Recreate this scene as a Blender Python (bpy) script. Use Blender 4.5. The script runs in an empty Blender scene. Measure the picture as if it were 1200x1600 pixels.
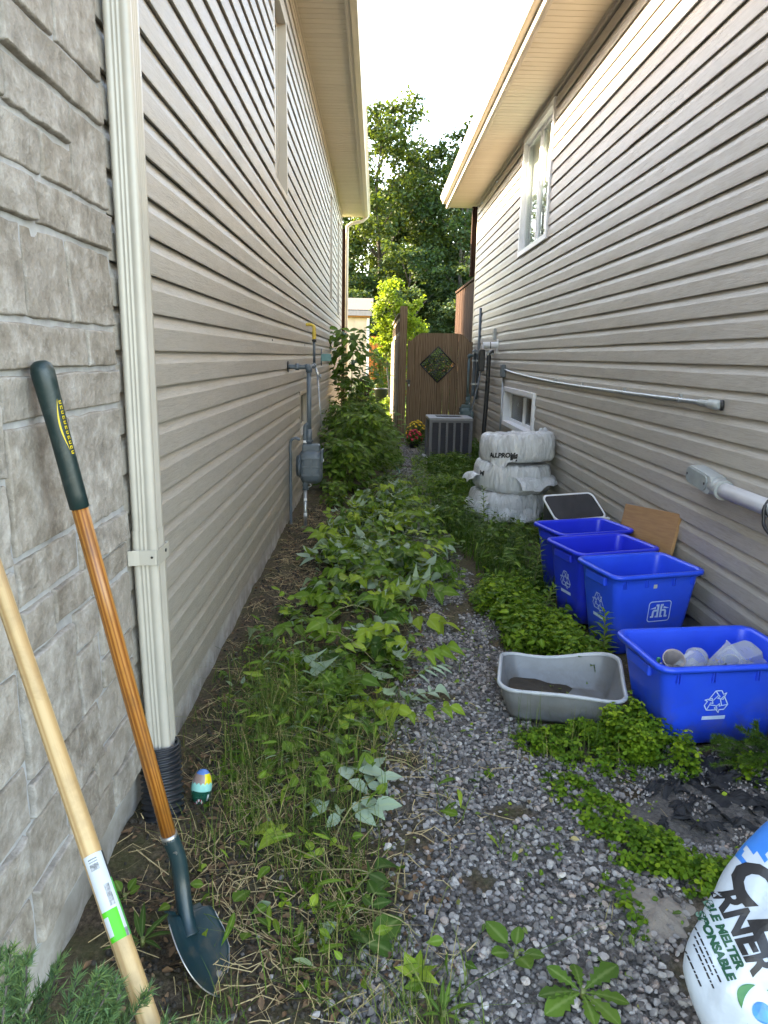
import bpy, bmesh, math, random
import numpy as np
from mathutils import Vector, Matrix, Euler

random.seed(7)
RNG = np.random.default_rng(11)
sc = bpy.context.scene
COL = sc.collection

# ------------------------------------------------------------------ camera
H_EYE = 1.56
cam_d = bpy.data.cameras.new('camera')
cam_d.sensor_fit = 'AUTO'
cam_d.sensor_width = 36.0
cam_d.lens = 1109.0 / 1600.0 * 36.0
cam_d.clip_start = 0.05
cam_d.clip_end = 600
cam = bpy.data.objects.new('camera', cam_d)
COL.objects.link(cam)


def camera_rows():
    f = 1109.0
    y = np.array([(586 - 600) / f, (800 - 556) / f, -1.0]); y /= np.linalg.norm(y)
    r = math.radians(1.0)
    up = np.array([math.sin(r), math.cos(r), 0.0])
    z = up - np.dot(up, y) * y; z /= np.linalg.norm(z)
    x = np.cross(y, z)
    return np.stack([x, y, z])


_R = camera_rows()
mw = Matrix([list(_R[0]) + [0], list(_R[1]) + [0], list(_R[2]) + [H_EYE], [0, 0, 0, 1]])
cam.matrix_world = mw
sc.camera = cam

# ------------------------------------------------------------------ sky, sun, exposure
SUN_TO = Vector((-1.0, 0.45, 0.555)).normalized()
SUN_EL = math.asin(SUN_TO.z)
world = bpy.data.worlds.new('World')
sc.world = world
world.use_nodes = True
wn = world.node_tree
for n in list(wn.nodes):
    wn.nodes.remove(n)
wo = wn.nodes.new('ShaderNodeOutputWorld')
wb = wn.nodes.new('ShaderNodeBackground')
sky = wn.nodes.new('ShaderNodeTexSky')
sky.sky_type = 'NISHITA'
sky.sun_disc = False
sky.sun_elevation = SUN_EL
sky.sun_rotation = math.atan2(SUN_TO.x, SUN_TO.y)
sky.air_density = 1.0
sky.dust_density = 1.2
sky.ozone_density = 1.0
wb.inputs['Strength'].default_value = 0.15
wn.links.new(sky.outputs[0], wb.inputs['Color'])
wn.links.new(wb.outputs[0], wo.inputs['Surface'])
sd = bpy.data.lights.new('sun', 'SUN')
sd.energy = 4.2
sd.angle = math.radians(0.5)
sd.color = (1.0, 0.90, 0.74)
sun = bpy.data.objects.new('sun', sd)
sun.rotation_euler = SUN_TO.to_track_quat('Z', 'Y').to_euler()
sun.location = (-20, 9, 12)
COL.objects.link(sun)
sc.view_settings.view_transform = 'Standard'
sc.view_settings.look = 'None'
sc.view_settings.gamma = 1.0
sc.view_settings.use_curve_mapping = False
sc.view_settings.exposure = 3.76
sc.view_settings.use_white_balance = True
sc.view_settings.white_balance_temperature = 8300
sc.view_settings.white_balance_tint = 12
sc.render.engine = 'CYCLES'
sc.cycles.use_denoising = True
sc.cycles.max_bounces = 10
sc.cycles.diffuse_bounces = 5
sc.cycles.transparent_max_bounces = 16
sc.cycles.sample_clamp_indirect = 8.0

# ------------------------------------------------------------------ helpers: objects
WORLD = {}


def wm_of(o):
    return WORLD[o.name]


def thing(name, label, cat, loc=(0, 0, 0), rot=(0, 0, 0), group=None):
    o = bpy.data.objects.new(name, None)
    o.empty_display_size = 0.1
    COL.objects.link(o)
    o.location = loc
    o.rotation_euler = rot
    o['label'] = label
    o['category'] = cat
    if group:
        o['group'] = group
    WORLD[o.name] = Matrix.LocRotScale(Vector(loc), Euler(rot), None)
    return o


def tag(o, label, cat, group=None):
    o['label'] = label
    o['category'] = cat
    if group:
        o['group'] = group
    return o


def link(name, me, parent=None, world_space=True, loc=None, rot=None):
    o = bpy.data.objects.new(name, me)
    COL.objects.link(o)
    L = Matrix.Identity(4)
    if loc is not None or rot is not None:
        L = Matrix.LocRotScale(Vector(loc or (0, 0, 0)), Euler(rot or (0, 0, 0)), None)
    if parent is not None:
        o.parent = parent
        if world_space:
            L = wm_of(parent).inverted() @ L
        WORLD[o.name] = wm_of(parent) @ L
    else:
        WORLD[o.name] = L
    o.matrix_local = L
    return o


def stuff(o):
    o['kind'] = 'stuff'
    return o


def structure(o):
    o['kind'] = 'structure'
    return o


class MB:
    """collects faces for ONE mesh object"""

    def __init__(self):
        self.v = []; self.f = []; self.m = []; self.s = []

    def add(self, vs, fs, mat=0, smooth=False):
        b = len(self.v)
        self.v += [tuple(p) for p in vs]
        for q in fs:
            self.f.append(tuple(b + i for i in q)); self.m.append(mat); self.s.append(smooth)
        return self

    def box(self, x0, x1, y0, y1, z0, z1, mat=0, M=None):
        vs = [(x, y, z) for z in (z0, z1) for y in (y0, y1) for x in (x0, x1)]
        if M is not None:
            vs = [tuple(M @ Vector(p)) for p in vs]
        return self.add(vs, [(0, 2, 3, 1), (4, 5, 7, 6), (0, 1, 5, 4), (2, 6, 7, 3), (0, 4, 6, 2), (1, 3, 7, 5)], mat)

    def tube(self, pts, r, n=10, mat=0, caps=True, smooth=True, close=False):
        pts = [Vector(p) for p in pts]
        k = len(pts)
        rr = r if hasattr(r, '__len__') else [r] * k
        tans = []
        for i in range(k):
            a = pts[max(i - 1, 0)]; b = pts[min(i + 1, k - 1)]
            if close:
                a = pts[(i - 1) % k]; b = pts[(i + 1) % k]
            tans.append((b - a).normalized())
        t0 = tans[0]
        ref = Vector((0, 0, 1)) if abs(t0.z) < 0.9 else Vector((1, 0, 0))
        u = t0.cross(ref).normalized()
        vs = []
        for i in range(k):
            t = tans[i]
            u = (u - t * u.dot(t)).normalized()
            w = t.cross(u)
            for j in range(n):
                a = 2 * math.pi * j / n
                vs.append(pts[i] + (u * math.cos(a) + w * math.sin(a)) * rr[i])
        fs = []
        for i in range(k if close else k - 1):
            i2 = (i + 1) % k
            for j in range(n):
                j2 = (j + 1) % n
                fs.append((i * n + j, i * n + j2, i2 * n + j2, i2 * n + j))
        self.add(vs, fs, mat, smooth)
        if caps and not close:
            b = len(self.v) - k * n
            self.f.append(tuple(b + j for j in reversed(range(n)))); self.m.append(mat); self.s.append(False)
            self.f.append(tuple(b + (k - 1) * n + j for j in range(n))); self.m.append(mat); self.s.append(False)
        return self

    def lathe(self, prof, n=24, mat=0, M=None, smooth=True, cap=True):
        vs = []
        for (r, z) in prof:
            for j in range(n):
                a = 2 * math.pi * j / n
                p = Vector((r * math.cos(a), r * math.sin(a), z))
                vs.append(M @ p if M is not None else p)
        fs = []
        for i in range(len(prof) - 1):
            for j in range(n):
                j2 = (j + 1) % n
                fs.append((i * n + j, i * n + j2, (i + 1) * n + j2, (i + 1) * n + j))
        b = len(self.v)
        self.add(vs, fs, mat, smooth)
        if cap:
            self.f.append(tuple(b + j for j in reversed(range(n)))); self.m.append(mat); self.s.append(False)
            k = len(prof) - 1
            self.f.append(tuple(b + k * n + j for j in range(n))); self.m.append(mat); self.s.append(False)
        return self

    def grid(self, fn, nu, nv, mat=0, smooth=True, matfn=None, wrap_u=False):
        vs = [fn(i / nu, j / nv) for j in range(nv + 1) for i in range(nu + (0 if wrap_u else 1))]
        w = nu if wrap_u else nu + 1
        b = len(self.v)
        self.v += [tuple(p) for p in vs]
        for j in range(nv):
            for i in range(nu):
                i2 = (i + 1) % w
                self.f.append((b + j * w + i, b + j * w + i2, b + (j + 1) * w + i2, b + (j + 1) * w + i))
                self.m.append(matfn((i + .5) / nu, (j + .5) / nv) if matfn else mat); self.s.append(smooth)
        return self

    def extrude(self, prof, p0, p1, ax, az, mat=0, closed=True, caps=True, smooth=False):
        """profile points (a,b) -> p + a*ax + b*az, swept from p0 to p1"""
        ax = Vector(ax); az = Vector(az)
        vs = []
        for p in (Vector(p0), Vector(p1)):
            for (a, b_) in prof:
                vs.append(p + ax * a + az * b_)
        n = len(prof)
        fs = [(i, (i + 1) % n, n + (i + 1) % n, n + i) for i in range(n if closed else n - 1)]
        b = len(self.v)
        self.add(vs, fs, mat, smooth)
        if caps and closed:
            self.f.append(tuple(b + j for j in reversed(range(n)))); self.m.append(mat); self.s.append(False)
            self.f.append(tuple(b + n + j for j in range(n))); self.m.append(mat); self.s.append(False)
        return self

    def mesh(self, name, mats):
        me = bpy.data.meshes.new(name)
        me.from_pydata(self.v, [], self.f)
        for m in (mats if isinstance(mats, (list, tuple)) else [mats]):
            me.materials.append(m)
        me.polygons.foreach_set('material_index', self.m)
        me.polygons.foreach_set('use_smooth', self.s)
        me.update()
        return me

    def build(self, name, mats, parent=None, world_space=True, loc=None, rot=None, bevel=0, fix=True):
        me = self.mesh(name, mats)
        if fix:
            bm = bmesh.new(); bm.from_mesh(me)
            bmesh.ops.recalc_face_normals(bm, faces=bm.faces)
            bm.to_mesh(me); bm.free()
        o = link(name, me, parent, world_space, loc, rot)
        if bevel:
            bv = o.modifiers.new('bevel', 'BEVEL'); bv.width = bevel; bv.segments = 2; bv.limit_method = 'ANGLE'
        return o


def np_mesh(name, V, F, mats, tint=None, smooth=False, mi=None):
    V = np.asarray(V, np.float32); F = np.asarray(F, np.int32)
    me = bpy.data.meshes.new(name)
    me.vertices.add(len(V)); me.vertices.foreach_set('co', V.ravel())
    k = F.shape[1]
    me.loops.add(F.size); me.loops.foreach_set('vertex_index', F.ravel())
    me.polygons.add(len(F))
    me.polygons.foreach_set('loop_start', np.arange(0, F.size, k, dtype=np.int32))
    me.polygons.foreach_set('loop_total', np.full(len(F), k, np.int32))
    me.polygons.foreach_set('use_smooth', np.full(len(F), smooth, bool))
    for m in (mats if isinstance(mats, (list, tuple)) else [mats]):
        me.materials.append(m)
    if mi is not None:
        me.polygons.foreach_set('material_index', np.asarray(mi, np.int32))
    if tint is not None:
        tint = np.asarray(tint, np.float32)
        if tint.ndim == 2:
            rb = me.attributes.new('rib', 'FLOAT', 'POINT')
            rb.data.foreach_set('value', np.ascontiguousarray(tint[:, 1]))
            tint = np.ascontiguousarray(tint[:, 0])
        a = me.attributes.new('tint', 'FLOAT', 'POINT')
        a.data.foreach_set('value', tint)
    me.update(calc_edges=True)
    me.validate()
    return me


def frames(D, N):
    """rotation matrices with x along D, z near N (arrays n,3)"""
    D = D / np.maximum(np.linalg.norm(D, axis=1, keepdims=True), 1e-9)
    Y = np.cross(N, D)
    Y /= np.maximum(np.linalg.norm(Y, axis=1, keepdims=True), 1e-6)
    Z = np.cross(D, Y)
    return np.stack([D, Y, Z], axis=2)


def scatter(TV, TF, P, R, S):
    """many copies of one template -> vertices, faces"""
    TV = np.asarray(TV, float); TF = np.asarray(TF)
    n = len(P)
    S = np.asarray(S, float)
    if S.ndim == 1:
        S = np.repeat(S[:, None], 3, 1)
    X = TV[None, :, :] * S[:, None, :]
    V = np.einsum('nij,nkj->nki', R, X) + P[:, None, :]
    F = TF[None, :, :] + (np.arange(n) * len(TV))[:, None, None]
    return V.reshape(-1, 3), F.reshape(-1, TF.shape[1])


def merge(parts):
    Vs = []; Fs = []; Ts = []; Ms = []; b = 0
    for (V, F, T, m) in parts:
        if len(V) == 0:
            continue
        Vs.append(V); Fs.append(F + b); T = np.broadcast_to(np.asarray(T, float), (len(V),)) if np.ndim(T) == 0 else np.asarray(T, float)
        if T.ndim == 1:
            T = np.stack([T, np.zeros(len(T))], 1)
        Ts.append(T)
        Ms.append(np.full(len(F), m)); b += len(V)
    return np.concatenate(Vs), np.concatenate(Fs), np.concatenate(Ts), np.concatenate(Ms)


def hash2(ix, iy, seed):
    h = (ix * 374761393 + iy * 668265263 + seed * 2147483647) & 0xffffffff
    h = ((h ^ (h >> 13)) * 1274126177) & 0xffffffff
    return ((h ^ (h >> 16)) & 0xffff) / 65535.0


def vnoise(x, y, s, seed=0):
    x = np.asarray(x, float) / s; y = np.asarray(y, float) / s
    ix = np.floor(x).astype(np.int64); iy = np.floor(y).astype(np.int64)
    fx = x - ix; fy = y - iy
    fx = fx * fx * (3 - 2 * fx); fy = fy * fy * (3 - 2 * fy)
    a = hash2(ix, iy, seed); b = hash2(ix + 1, iy, seed); c = hash2(ix, iy + 1, seed); d = hash2(ix + 1, iy + 1, seed)
    return a + (b - a) * fx + (c - a) * fy + (a - b - c + d) * fx * fy


def gz(x, y):
    """height of the ground"""
    x = np.asarray(x, float); y = np.asarray(y, float)
    z = (vnoise(x, y, .35, 1) - .5) * .030 + (vnoise(x, y, .11, 2) - .5) * .014
    left = np.clip((-x - .05) / .5, 0, 1)
    z = z + left * ((vnoise(x, y, .06, 3) - .5) * .022 + .006)
    # loosened earth where the shovel stands
    z = z - .035 * np.exp(-(((x + .60) / .12) ** 2 + ((y - 1.86) / .12) ** 2))
    z = z + .02 * np.exp(-(((x + .42) / .12) ** 2 + ((y - 1.8) / .1) ** 2))
    return z


def gz1(x, y):
    return float(gz(np.array([x]), np.array([y]))[0])


# ------------------------------------------------------------------ helpers: materials
def new_mat(name):
    m = bpy.data.materials.new(name)
    m.use_nodes = True
    nt = m.node_tree
    return m, nt, nt.nodes['Principled BSDF']


def nd(nt, t, **kw):
    n = nt.nodes.new(t)
    for k, v in kw.items():
        if k in n.inputs:
            n.inputs[k].default_value = v
        else:
            setattr(n, k, v)
    return n


def ramp(nt, fac, stops):
    r = nt.nodes.new('ShaderNodeValToRGB')
    el = r.color_ramp.elements
    while len(el) > 1:
        el.remove(el[-1])
    el[0].position = stops[0][0]; el[0].color = (*stops[0][1], 1)
    for p, c in stops[1:]:
        e = el.new(p); e.color = (*c, 1)
    nt.links.new(fac, r.inputs[0])
    return r.outputs[0]


def math_n(nt, op, a, b=None, clamp=False):
    n = nt.nodes.new('ShaderNodeMath'); n.operation = op; n.use_clamp = clamp
    for i, v in enumerate((a, b)):
        if v is None:
            continue
        if isinstance(v, (int, float)):
            n.inputs[i].default_value = v
        else:
            nt.links.new(v, n.inputs[i])
    return n.outputs[0]


def mixc(nt, fac, a, b, mode='MIX'):
    n = nt.nodes.new('ShaderNodeMix'); n.data_type = 'RGBA'; n.blend_type = mode
    ins = [i for i in n.inputs if i.type == 'RGBA']
    for s, v in ((n.inputs[0], fac), (ins[0], a), (ins[1], b)):
        if isinstance(v, (int, float)):
            s.default_value = v
        elif isinstance(v, (tuple, list)):
            s.default_value = (*v, 1)
        else:
            nt.links.new(v, s)
    return [o for o in n.outputs if o.type == 'RGBA'][0]


def coords(nt, kind='pos', scale=(1, 1, 1), rnd=False):
    if kind == 'pos':
        c = nt.nodes.new('ShaderNodeNewGeometry').outputs['Position']
    else:
        c = nt.nodes.new('ShaderNodeTexCoord').outputs['Object']
    if rnd:
        oi = nt.nodes.new('ShaderNodeObjectInfo')
        v = nt.nodes.new('ShaderNodeVectorMath'); v.operation = 'SCALE'
        cb = nt.nodes.new('ShaderNodeCombineXYZ')
        nt.links.new(oi.outputs['Random'], cb.inputs[0]); nt.links.new(oi.outputs['Random'], cb.inputs[2])
        nt.links.new(cb.outputs[0], v.inputs[0]); v.inputs['Scale'].default_value = 37.0
        ad = nt.nodes.new('ShaderNodeVectorMath'); ad.operation = 'ADD'
        nt.links.new(c, ad.inputs[0]); nt.links.new(v.outputs[0], ad.inputs[1]); c = ad.outputs[0]
    mp = nt.nodes.new('ShaderNodeMapping'); mp.inputs['Scale'].default_value = scale
    nt.links.new(c, mp.inputs[0])
    return mp.outputs[0]


def noise(nt, vec, scale=5, detail=4, rough=.55, dist=0):
    n = nd(nt, 'ShaderNodeTexNoise', Scale=scale, Detail=detail, Roughness=rough, Distortion=dist)
    nt.links.new(vec, n.inputs['Vector'])
    return n.outputs['Fac']


def bump(nt, bs, h, strength=.3, dist=.01, prev=None):
    b = nd(nt, 'ShaderNodeBump', Strength=strength, Distance=dist)
    nt.links.new(h, b.inputs['Height'])
    if prev is not None:
        nt.links.new(prev, b.inputs['Normal'])
    nt.links.new(b.outputs[0], bs.inputs['Normal'])
    return b.outputs[0]


def simple(name, c, rough=.5, metal=0.0, c2=None, ns=12, bs=None, bstr=.2, bdist=.004, spec=.5, kind='obj', stretch=(1, 1, 1), rvar=0.12):
    m, nt, p = new_mat(name)
    p.inputs['Metallic'].default_value = metal
    p.inputs['Specular IOR Level'].default_value = spec
    v = coords(nt, kind, stretch)
    f = noise(nt, v, ns, 5)
    if c2 is None:
        c2 = tuple(x * .78 for x in c)
    nt.links.new(ramp(nt, f, [(.3, c2), (.65, c)]), p.inputs['Base Color'])
    rr = nt.nodes.new('ShaderNodeMapRange')
    rr.inputs['To Min'].default_value = max(rough - rvar, .02); rr.inputs['To Max'].default_value = min(rough + rvar, 1)
    nt.links.new(f, rr.inputs[0]); nt.links.new(rr.outputs[0], p.inputs['Roughness'])
    if bs:
        bump(nt, p, noise(nt, v, bs, 4), bstr, bdist)
    return m


def make_siding():
    m, nt, p = new_mat('vinyl_siding')
    v = coords(nt, 'pos', (3, 3.4, 62))
    g = noise(nt, v, 1.7, 7, .66, 1.6)
    v2 = coords(nt, 'pos')
    big = noise(nt, v2, .8, 3)
    oi = nt.nodes.new('ShaderNodeObjectInfo')
    c = ramp(nt, g, [(.30, (.285, .256, .220)), (.50, (.365, .333, .291)), (.75, (.405, .372, .328))])
    c = mixc(nt, math_n(nt, 'MULTIPLY', oi.outputs['Random'], .22), c, (.345, .325, .298))
    dirt = ramp(nt, big, [(.45, (1, 1, 1)), (.75, (.86, .85, .83))])
    c = mixc(nt, .6, c, dirt, 'MULTIPLY')
    # mould and splash dirt on the lowest courses
    sep = nt.nodes.new('ShaderNodeSeparateXYZ'); geo = nt.nodes.new('ShaderNodeNewGeometry')
    nt.links.new(geo.outputs['Position'], sep.inputs[0])
    low = nt.nodes.new('ShaderNodeMapRange'); low.inputs['From Min'].default_value = .75; low.inputs['From Max'].default_value = .12
    nt.links.new(sep.outputs['Z'], low.inputs[0])
    spl = math_n(nt, 'MULTIPLY', low.outputs[0], noise(nt, coords(nt, 'pos', (6, 6, 6)), 1.5, 6, .7), True)
    c = mixc(nt, math_n(nt, 'MULTIPLY', spl, .85), c, (.15, .135, .09))
    nt.links.new(c, p.inputs['Base Color'])
    p.inputs['Roughness'].default_value = .42
    p.inputs['Specular IOR Level'].default_value = .45
    b = bump(nt, p, g, .75, .003)
    bump(nt, p, noise(nt, coords(nt, 'pos', (1, 1.3, 3.2)), 2.0, 2), .45, .022, b)
    return m


def make_stone():
    m, nt, p = new_mat('veneer_stone')
    v = coords(nt, 'obj', (1, 1, 1), True)
    a = noise(nt, v, 14, 8, .68)
    b = noise(nt, v, 55, 5, .7)
    big = noise(nt, v, 4.5, 3)
    oi = nt.nodes.new('ShaderNodeObjectInfo')
    c = ramp(nt, a, [(.30, (.13, .112, .090)), (.43, (.25, .222, .188)), (.54, (.365, .335, .298)), (.68, (.53, .505, .47))])
    c = mixc(nt, math_n(nt, 'MULTIPLY', oi.outputs['Random'], .5), c, (.265, .225, .18))
    o2 = math_n(nt, 'FRACT', math_n(nt, 'MULTIPLY', oi.outputs['Random'], 7.31))
    c = mixc(nt, math_n(nt, 'MULTIPLY', o2, .25), c, (.42, .40, .375))
    c = mixc(nt, .5, c, ramp(nt, big, [(.35, (.72, .70, .68)), (.65, (1, 1, 1))]), 'MULTIPLY')
    c = mixc(nt, ramp(nt, b, [(.56, (0, 0, 0)), (.70, (.28, .28, .28))]), c, (.56, .54, .51))
    nt.links.new(c, p.inputs['Base Color'])
    p.inputs['Roughness'].default_value = .9
    p.inputs['Specular IOR Level'].default_value = .2
    vo = nd(nt, 'ShaderNodeTexVoronoi', Scale=30.0)
    nt.links.new(v, vo.inputs['Vector'])
    bb = bump(nt, p, a, .9, .012)
    bb = bump(nt, p, vo.outputs['Distance'], .35, .006, bb)
    bump(nt, p, b, 1.0, .005, bb)
    return m


def make_wood(name, c1, c2, c3, scale=(1, 1, 1), rough=.6, ring=9, spec=.35, bstr=.25):
    m, nt, p = new_mat(name)
    v = coords(nt, 'obj', scale, True)
    w = nt.nodes.new('ShaderNodeTexWave'); w.wave_type = 'BANDS'; w.bands_direction = 'X'
    w.inputs['Scale'].default_value = ring; w.inputs['Distortion'].default_value = 7; w.inputs['Detail'].default_value = 3
    w.inputs['Detail Scale'].default_value = 1.2
    nt.links.new(v, w.inputs['Vector'])
    n = noise(nt, v, 16, 6, .65)
    f = math_n(nt, 'ADD', math_n(nt, 'MULTIPLY', w.outputs['Fac'], .55), math_n(nt, 'MULTIPLY', n, .5))
    c = ramp(nt, f, [(.22, c1), (.5, c2), (.8, c3)])
    oi = nt.nodes.new('ShaderNodeObjectInfo')
    c = mixc(nt, math_n(nt, 'MULTIPLY', oi.outputs['Random'], .35), c, c1)
    nt.links.new(c, p.inputs['Base Color'])
    p.inputs['Roughness'].default_value = rough
    p.inputs['Specular IOR Level'].default_value = spec
    bump(nt, p, f, bstr, .003)
    return m


def make_leaf(name, stops, back, trans=.3, single=False, veins=True, rough=.55, spec=.16):
    """thin leaf: colour per leaf from its tint, paler on the underside, lets light through"""
    m, nt, p = new_mat(name)
    if single:
        t = nt.nodes.new('ShaderNodeObjectInfo').outputs['Random']
    else:
        at = nt.nodes.new('ShaderNodeAttribute'); at.attribute_name = 'tint'; t = at.outputs['Fac']
    n = noise(nt, coords(nt, 'pos'), 60, 3)
    f = math_n(nt, 'ADD', t, math_n(nt, 'MULTIPLY', math_n(nt, 'SUBTRACT', n, .5), .25))
    c = ramp(nt, f, stops)
    rb = nt.nodes.new('ShaderNodeAttribute'); rb.attribute_name = 'rib'
    rib = ramp(nt, rb.outputs['Fac'], [(.72, (0, 0, 0)), (.95, (1, 1, 1))])
    c = mixc(nt, math_n(nt, 'MULTIPLY', rib, .38), c, mixc(nt, .6, c, (.42, .50, .20)))
    geo = nt.nodes.new('ShaderNodeNewGeometry')
    if back is not None:
        c = mixc(nt, geo.outputs['Backfacing'], c, mixc(nt, .82, c, back))
    nt.links.new(c, p.inputs['Base Color'])
    p.inputs['Roughness'].default_value = rough
    p.inputs['Specular IOR Level'].default_value = spec
    tr = nt.nodes.new('ShaderNodeBsdfTranslucent')
    nt.links.new(mixc(nt, .5, c, (.55, .7, .12), 'MULTIPLY'), tr.inputs['Color'])
    tc = mixc(nt, .35, c, (.30, .42, .03))
    nt.links.new(tc, tr.inputs['Color'])
    mx = nt.nodes.new('ShaderNodeMixShader'); mx.inputs[0].default_value = trans
    nt.links.new(p.outputs[0], mx.inputs[1]); nt.links.new(tr.outputs[0], mx.inputs[2])
    nt.links.new(mx.outputs[0], nt.nodes['Material Output'].inputs['Surface'])
    return m


def make_glass(name, tint=(.9, .95, .95), gloss=.5, rough=.0):
    """pane: mirror-like reflection by angle, otherwise clear"""
    m, nt, p = new_mat(name)
    nt.nodes.remove(p)
    fr = nd(nt, 'ShaderNodeFresnel', IOR=1.5)
    f = math_n(nt, 'ADD', math_n(nt, 'MULTIPLY', fr.outputs[0], .55), gloss, True)
    tr = nt.nodes.new('ShaderNodeBsdfTransparent'); tr.inputs[0].default_value = (*tint, 1)
    gl = nt.nodes.new('ShaderNodeBsdfGlossy'); gl.inputs['Roughness'].default_value = rough
    mx = nt.nodes.new('ShaderNodeMixShader')
    nt.links.new(f, mx.inputs[0]); nt.links.new(tr.outputs[0], mx.inputs[1]); nt.links.new(gl.outputs[0], mx.inputs[2])
    nt.links.new(mx.outputs[0], nt.nodes['Material Output'].inputs['Surface'])
    return m


def soil_over(m, col=(.10, .08, .055), amount=.6, scale=7, thresh=.52, zlow=None, scuff=None):
    """dried soil in blotches, thicker towards the foot, and pale scuffs"""
    nt = m.node_tree; p = nt.nodes['Principled BSDF']
    src = p.inputs['Base Color'].links[0].from_socket
    v = coords(nt, 'pos')
    f = ramp(nt, noise(nt, v, scale, 7, .68, .4), [(thresh - .06, (0, 0, 0)), (thresh + .12, (1, 1, 1))])
    if zlow:
        sep = nt.nodes.new('ShaderNodeSeparateXYZ'); nt.links.new(v, sep.inputs[0])
        mr = nt.nodes.new('ShaderNodeMapRange'); mr.inputs['From Min'].default_value = zlow[1]; mr.inputs['From Max'].default_value = zlow[0]
        nt.links.new(sep.outputs['Z'], mr.inputs[0])
        f = math_n(nt, 'MULTIPLY', f, math_n(nt, 'ADD', mr.outputs[0], .06), True)
    c = mixc(nt, math_n(nt, 'MULTIPLY', f, amount, True), src, col)
    if scuff:
        g = noise(nt, coords(nt, 'pos', (9, 9, 60)), 6, 5, .7, .8)
        c = mixc(nt, ramp(nt, g, [(.66, (0, 0, 0)), (.74, (.55, .55, .55))]), c, scuff)
        g = noise(nt, coords(nt, 'pos', (1, 1, 1)), 3.2, 3, .6)
        c = mixc(nt, ramp(nt, g, [(.45, (0, 0, 0)), (.75, (.22, .22, .22))]), c, scuff)
    nt.links.new(c, p.inputs['Base Color'])
    return m


M_SIDING = make_siding()
M_STONE = make_stone()
M_MORTAR = simple('mortar', (.40, .405, .41), .95, c2=(.29, .29, .295), ns=25, bs=90, bstr=.6)
M_CONCRETE = simple('concrete', (.42, .41, .385), .9, c2=(.27, .255, .235), ns=6, bs=70, bstr=.35, kind='pos')
M_TRIM = simple('beige_trim', (.43, .385, .32), .4, c2=(.37, .33, .275), ns=3)
M_DOWN = simple('beige_aluminium', (.47, .435, .375), .36, c2=(.40, .37, .315), ns=5, bs=4, bstr=.1, bdist=.01)
M_SOFFIT = simple('soffit_vinyl', (.52, .46, .365), .5, c2=(.47, .415, .33), ns=2)
M_GUTTER = simple('gutter_cream', (.56, .50, .40), .35, c2=(.47, .42, .335), ns=3)
M_SHINGLE = simple('roof_shingle', (.06, .055, .05), .95, c2=(.03, .028, .026), ns=30, bs=40, bstr=.8, kind='pos')
M_WHITE = simple('white_vinyl', (.70, .71, .72), .35, c2=(.62, .63, .65), ns=4)
M_DARKPANE = simple('dark_screen', (.018, .02, .022), .25, c2=(.010, .011, .013), ns=3)
M_BLIND = simple('window_blind', (.72, .74, .70), .8, c2=(.62, .65, .62), ns=3)
M_GLASS = make_glass('window_glass', (.92, .96, .95), .04)
M_BROWNPOST = make_wood('stained_wood', (.016, .008, .006), (.026, .014, .010), (.042, .024, .017), (1, 1, .12), .9, spec=.06)
M_FENCE = make_wood('weathered_cedar', (.105, .066, .040), (.195, .13, .08), (.29, .205, .135), (1, 1, .10), .85, 11, .12)
M_FENCEGREY = make_wood('grey_cedar', (.11, .085, .062), (.19, .15, .115), (.27, .225, .18), (1, 1, .10), .88, 11, .12)
M_ORANGE = make_wood('orange_cedar', (.20, .07, .013), (.28, .11, .025), (.36, .16, .045), (1, 1, .10), .8, 11)
M_HANDLE = make_wood('ash_handle_varnished', (.17, .05, .008), (.36, .13, .020), (.48, .21, .045), (24, 24, .55), .38, 1.6, .5, .05)
M_HANDLE2 = make_wood('pale_ash_handle', (.33, .20, .085), (.41, .27, .125), (.48, .34, .175), (24, 24, .5), .5, 1.3, .4, .05)
M_GRIP = simple('green_grip', (.004, .020, .019), .45, c2=(.003, .015, .015), ns=14, bs=120, bstr=.15, bdist=.001)
M_SHOVEL = simple('green_painted_steel', (.003, .021, .028), .36, c2=(.008, .028, .033), ns=10, bs=60, bstr=.15, bdist=.002)
M_STEEL = simple('bare_steel', (.42, .42, .42), .38, .9, c2=(.30, .29, .28), ns=30)
M_YELLOW = simple('yellow_print', (.62, .46, .02), .5)
M_BLACKPIPE = simple('black_corrugated', (.010, .012, .017), .42, c2=(.015, .018, .022), ns=8)
M_BLACK = simple('black_plastic', (.014, .014, .015), .42, c2=(.02, .02, .021), ns=8)
M_GASGREY = simple('gas_grey_paint', (.10, .125, .145), .42, c2=(.075, .095, .11), ns=9, bs=30, bstr=.12)
M_GASGREEN = simple('meter_green_grey', (.10, .15, .15), .5, c2=(.07, .105, .105), ns=9)
M_GALV = simple('galvanised', (.45, .47, .49), .35, .75, c2=(.33, .35, .37), ns=18)
M_TEAL = simple('teal_box', (.09, .22, .22), .5)
M_YPIPE = simple('yellow_pipe', (.62, .45, .06), .4, c2=(.45, .30, .04), ns=16)
M_PVC = simple('grey_pvc', (.36, .385, .375), .45, c2=(.29, .31, .30), ns=6)
M_PVCW = simple('white_pvc', (.70, .72, .74), .38, c2=(.60, .62, .65), ns=5)
M_ACGREY = simple('ac_grey', (.125, .122, .13), .45, c2=(.105, .103, .112), ns=6)
M_ACDARK = simple('ac_louver', (.036, .036, .045), .5, c2=(.026, .026, .034), ns=10)
M_BLUE = simple('blue_bin_plastic', (.001, .072, .70), .34, c2=(.001, .060, .62), ns=5, bs=240, bstr=.05, bdist=.001)
M_BLUE_OLD = simple('deep_blue_bin_plastic', (.001, .028, .60), .36, c2=(.001, .023, .53), ns=5, bs=240, bstr=.05, bdist=.001)
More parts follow.
